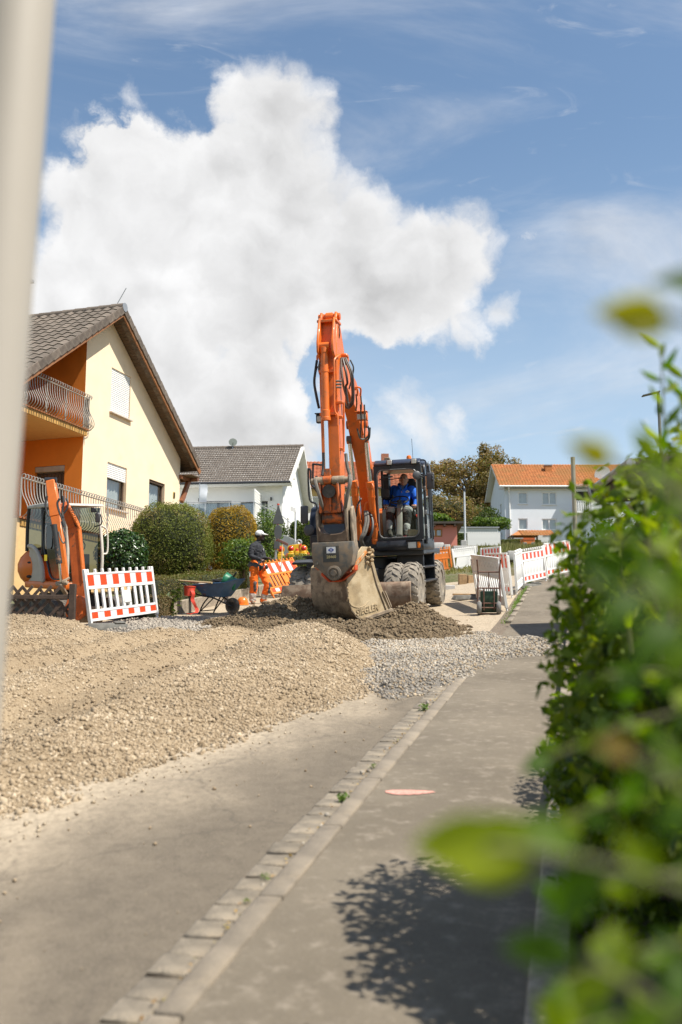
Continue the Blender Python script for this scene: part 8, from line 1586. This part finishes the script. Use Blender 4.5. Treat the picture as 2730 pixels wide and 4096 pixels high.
def near_shrub(label, cx, cy, r, n, leaf, seed, group='shrubs along the pavement', m=priv, tops=0, z0=0.0):
    rg = np.random.default_rng(seed); base = Vector((cx, cy, gz(cx, cy)+z0)); t = empty('garden_shrub', label, 'shrub', group, loc=tuple(base)); P, D = blob_points(n, r, rg, 1, .62, .30, 2.5); P += np.array((0, 0, r[2]))
    k = P[:, 2] > .02; P, D = P[k], D[k]; tone = np.clip(.30+.30*vnoise(P[:, 0]+P[:, 1]*.7, P[:, 2], .22, seed)+.12*D[:, 2], 0, 1)
    v, f, tn = leaf_cards(P, D*.6+np.array((0, 0, .5)), leaf, 1.9, .2, .7, tone, rg); link('foliage', npmesh('foliage', v, f, m, tn), t)
    core_mesh('dark_core', r, dark_in, t, .74, 2.5, (0, 0, r[2]))
    for i in range(14): a = rg.uniform(0, 6.28); q = Vector((r[0]*.8*math.cos(a), r[1]*.8*math.sin(a), r[2]*rg.uniform(1.0, 1.9))); b = MB(); b.tube(catmull([(0, 0, 0), q*.5+Vector((0, 0, .1)), q], 4), [.014-.0012*j for j in range(9)], 5); b.build('stem', bark, t)
    return t
near_shrub('tall blurred green shrub nearest the camera at right', 1.53, 3.3, (.80, .95, .95), 17000, .060, 61)
near_shrub('dark low shrub filling the bottom right corner', 1.42, 2.15, (.62, .75, .62), 9000, .062, 66)
near_shrub('low shrub leaning over the plinth beside the nearest shrub', 1.42, 4.25, (.55, .7, .42), 7000, .055, 67)
near_shrub('mid-height leafy shrub overhanging the plinth behind the nearest shrub', 2.06, 5.1, (.72, 1.2, .55), 15000, .056, 62)
near_shrub('lower shrub with yellowish leaves farther along the pavement', 2.62, 7.4, (.68, 1.4, .50), 11000, .052, 63, m=leafmat('yellow_green_leaf', [(.03, .06, .008), (.09, .13, .015), (.16, .19, .03), (.24, .19, .05)], .4))
near_shrub('far shrub at the end of the pavement hedge', 3.5, 10.4, (.75, 1.7, .62), 8000, .055, 64)
near_shrub('high bushy shrub under the carport roof', 4.6, 13.5, (1.2, 1.6, 1.05), 5000, .07, 65)
# upright shoots of the nearest shrub and single leaves close to the lens
def leaf_shape(n=9, w_=.56, curl=.10):
    V = []; F = []
    for i in range(n+1):
        t = i/n; hw = w_*.5*math.sin(math.pi*t**.85)**.9*(1-.15*t); z = curl*math.sin(math.pi*t)-curl*.9*t*t; V += [(-hw, t, z+hw*.35), (-hw*.5, t, z+hw*.08), (0, t, z), (hw*.5, t, z+hw*.08), (hw, t, z+hw*.35)]
    for i in range(n):
        for j in range(4): F.append((5*i+j, 5*i+j+1, 5*i+6+j, 5*i+5+j))
    return V, F
def one_leaf_mat(name, c): return leafmat(name, [tuple(x*.85 for x in c), c, tuple(min(1, x*1.15) for x in c)], .62, .5, .3)
LM = [one_leaf_mat('near_leaf_%d' % i, c) for i, c in enumerate(((.17, .24, .012), (.25, .31, .018), (.10, .175, .010), (.055, .115, .008), (.30, .28, .03), (.20, .14, .03)))]
lv, lf_ = leaf_shape(); LME = [npmesh('leaf', lv, lf_, m, np.full(len(lv), .5), True) for m in LM]; LMN = [npmesh('leaf', leaf_shape(w_=.26, curl=.06)[0], lf_, m, np.full(len(lv), .5), True) for m in LM]
def put_leaf(parent, root, tip, me, roll=0.0):
    """root and tip are world points; the leaf faces the camera, turned by roll"""
    root, tip = Vector(root), Vector(tip); y = tip-root; L = y.length; y.normalize(); z = (Vector((0, 0, HC))-root).normalized(); z = (z-y*z.dot(y)).normalized(); z = Quaternion(y, roll) @ z; x = y.cross(z); o = link('leaf', me, parent); o.matrix_basis = parent.matrix_world.inverted() @ (basis(root, x, y, z) @ Matrix.Scale(L, 4)); return o
D_ = lambda x, y, Y: at(*disp(x, y), Y)
tw_m = mat('green_twig', (.10, .10, .03), .7, var=.2)
def near_branch(label, stem, leaves, r=.0022, group='twigs hanging close before the lens'):
    o = stem[0]; t = empty('leafy_twig', label, 'twig', group, loc=tuple(o)); bpy.context.view_layer.update(); b = MB(); b.tube(catmull([p-o for p in stem], 5), r, 6); b.build('twig', tw_m, t)
    for (x0, y0, x1, y1, Y, ci, roll) in leaves: put_leaf(t, D_(x0, y0, Y), D_(x1, y1, Y*random.uniform(.97, 1.04)), LME[ci], roll)
    return t
near_branch('blurred twig with one yellow-green leaf against the sky at upper right', [D_(1640, 760, .52), D_(1560, 730, .52), D_(1500, 720, .52)], [(1535, 735, 1365, 715, .52, 4, .15), (1540, 760, 1400, 735, .53, 0, .3), (1640, 690, 1500, 640, .60, 3, .9)])
near_branch('small blurred yellow leaf twig above the pale blue house', [D_(1620, 1180, .60), D_(1480, 1100, .60), D_(1380, 1050, .60)], [(1400, 1062, 1305, 1012, .58, 4, .1), (1395, 1065, 1330, 1045, .60, 4, .3)])
near_branch('large blurred bright green twig low at centre right', [D_(1640, 2060, .54), D_(1400, 1990, .54), D_(1180, 1950, .54), D_(1120, 1945, .54)], [(1200, 1960, 940, 1935, .54, 1, .2), (1230, 1990, 1010, 1975, .56, 1, .1), (1230, 1940, 1060, 1900, .55, 1, .3), (1330, 1960, 1150, 1890, .56, 2, .6), (1400, 2010, 1250, 2120, .57, 3, .4), (1500, 2040, 1420, 1900, .57, 0, .5)])
near_branch('lowest blurred twig at the bottom right corner', [D_(1640, 2420, .57), D_(1480, 2280, .57), D_(1320, 2200, .57)], [(1330, 2210, 1150, 2170, .58, 3, .4), (1440, 2260, 1400, 2110, .57, 0, .2), (1420, 2250, 1290, 2310, .56, 0, .3), (1540, 2330, 1400, 2380, .56, 2, .3), (1540, 2330, 1560, 2180, .52, 3, .5)])
near_branch('blurred dark green twig at the middle of the right edge', [D_(1660, 1480, .62), D_(1540, 1400, .62), D_(1430, 1330, .62)], [(1440, 1340, 1330, 1290, .62, 3, .3), (1480, 1370, 1380, 1450, .60, 3, .4), (1540, 1400, 1480, 1280, .60, 2, .5), (1560, 1430, 1450, 1540, .60, 3, .3), (1600, 1440, 1560, 1330, .62, 0, .3), (1610, 1470, 1530, 1580, .60, 2, .6)])
near_branch('blurred twig with olive leaves right of the pavement', [D_(1660, 1880, .55), D_(1560, 1800, .55), D_(1450, 1730, .55)], [(1460, 1740, 1360, 1700, .56, 5, .4), (1510, 1770, 1430, 1860, .55, 3, .4), (1560, 1800, 1520, 1680, .56, 2, .4), (1600, 1840, 1500, 1930, .54, 3, .3)])
near_branch('blurred green twig above the shrub at right edge', [D_(1660, 1200, .70), D_(1570, 1130, .70), D_(1500, 1050, .70)], [(1505, 1060, 1460, 980, .70, 0, .3), (1540, 1100, 1450, 1090, .70, 2, .5), (1570, 1130, 1590, 1010, .72, 0, .4), (1600, 1150, 1500, 1190, .70, 2, .3)])
rg8 = random.Random(12)
for k_, (xs_, ys_, xe_, ye_, Y_, lb_) in enumerate(((1640, 1620, 1260, 1740, .95, 'dark blurred twig crossing the shrub below the far kerb'), (1660, 1760, 1270, 1900, .85, 'dark green blurred twig above the lowest leaves'), (1660, 2000, 1290, 2060, .80, 'leafy blurred twig over the plinth'), (1660, 2150, 1300, 2250, .75, 'leafy blurred twig low at the right'), (1660, 2300, 1260, 2390, .72, 'leafy blurred twig along the bottom edge'), (1640, 1330, 1370, 1230, .95, 'blurred twig beside the carport roof'), (1650, 1560, 1330, 1560, 1.0, 'blurred twig over the pavement shrub'))):
    lv_ = []
    for i in range(12):
        f_ = i/11; x_ = xs_+(xe_-xs_)*f_; y_ = ys_+(ye_-ys_)*f_; a_ = rg8.uniform(0, 6.28); l_ = rg8.uniform(60, 105)*.75/Y_; lv_.append((x_, y_, x_+l_*math.cos(a_), y_+l_*math.sin(a_), Y_, rg8.choice((2, 3, 3, 3, 0, 2)), rg8.uniform(-.8, .8)))
    near_branch(lb_, [D_(xs_, ys_, Y_), D_((xs_+xe_)/2, (ys_+ye_)/2-15, Y_), D_(xe_, ye_, Y_)], lv_)
# upright shoots with narrow leaves, half sharp, at the right edge
def shoot(label, x, y0, y1, Y, n, ll, m_i, seed, lean=0):
    rg = np.random.default_rng(seed); st_ = [D_(x+lean*(1-k), y0+(y1-y0)*k, Y) for k in (0, .35, .7, 1)]; t = empty('upright_shoot', label, 'shoot', 'upright shoots at the right edge', loc=tuple(st_[0])); bpy.context.view_layer.update(); b = MB(); b.tube(catmull([p-st_[0] for p in st_], 5), [.006-.0003*i for i in range(16)], 6); b.build('stem', tw_m, t); k = catmull(st_, 8)
    for i in range(n):
        f = .08+.92*i/(n-1); p = k[min(len(k)-1, int(f*(len(k)-1)))]; a = i*2.4+rg.uniform(-.4, .4); L = ll*rg.uniform(.75, 1.2)*(1-.25*f); d = Vector((math.cos(a), math.sin(a)*.6, rg.uniform(.5, 1.1))).normalized()*L; put_leaf(t, p, p+d, LMN[(m_i+i) % 4], rg.uniform(-1, 1))
    return t
shoot('tall narrow-leaved shoot against the sky at the right edge', 1520, 1500, 800, 2.0, 26, .085, 0, 81, 20); shoot('second narrow-leaved shoot leaning right of the street lamp', 1575, 1450, 850, 2.1, 24, .085, 2, 82, -10); shoot('shorter shoot in front of the street lamp pole', 1480, 1520, 1130, 2.2, 22, .08, 1, 83, 40); shoot('low shoot above the shrub near the carport gutter', 1420, 1500, 1190, 2.6, 20, .08, 2, 84, 30); shoot('reddish-tipped shoot left of the shrubs', 1330, 1560, 1290, 3.4, 16, .09, 2, 85, 20)
shoot('drooping leafy shoot beside the far pavement', 1310, 1640, 1420, 4.6, 18, .09, 2, 86, 30); shoot('low leafy shoot overhanging the pavement', 1320, 1800, 1640, 4.2, 16, .08, 1, 87, 40)
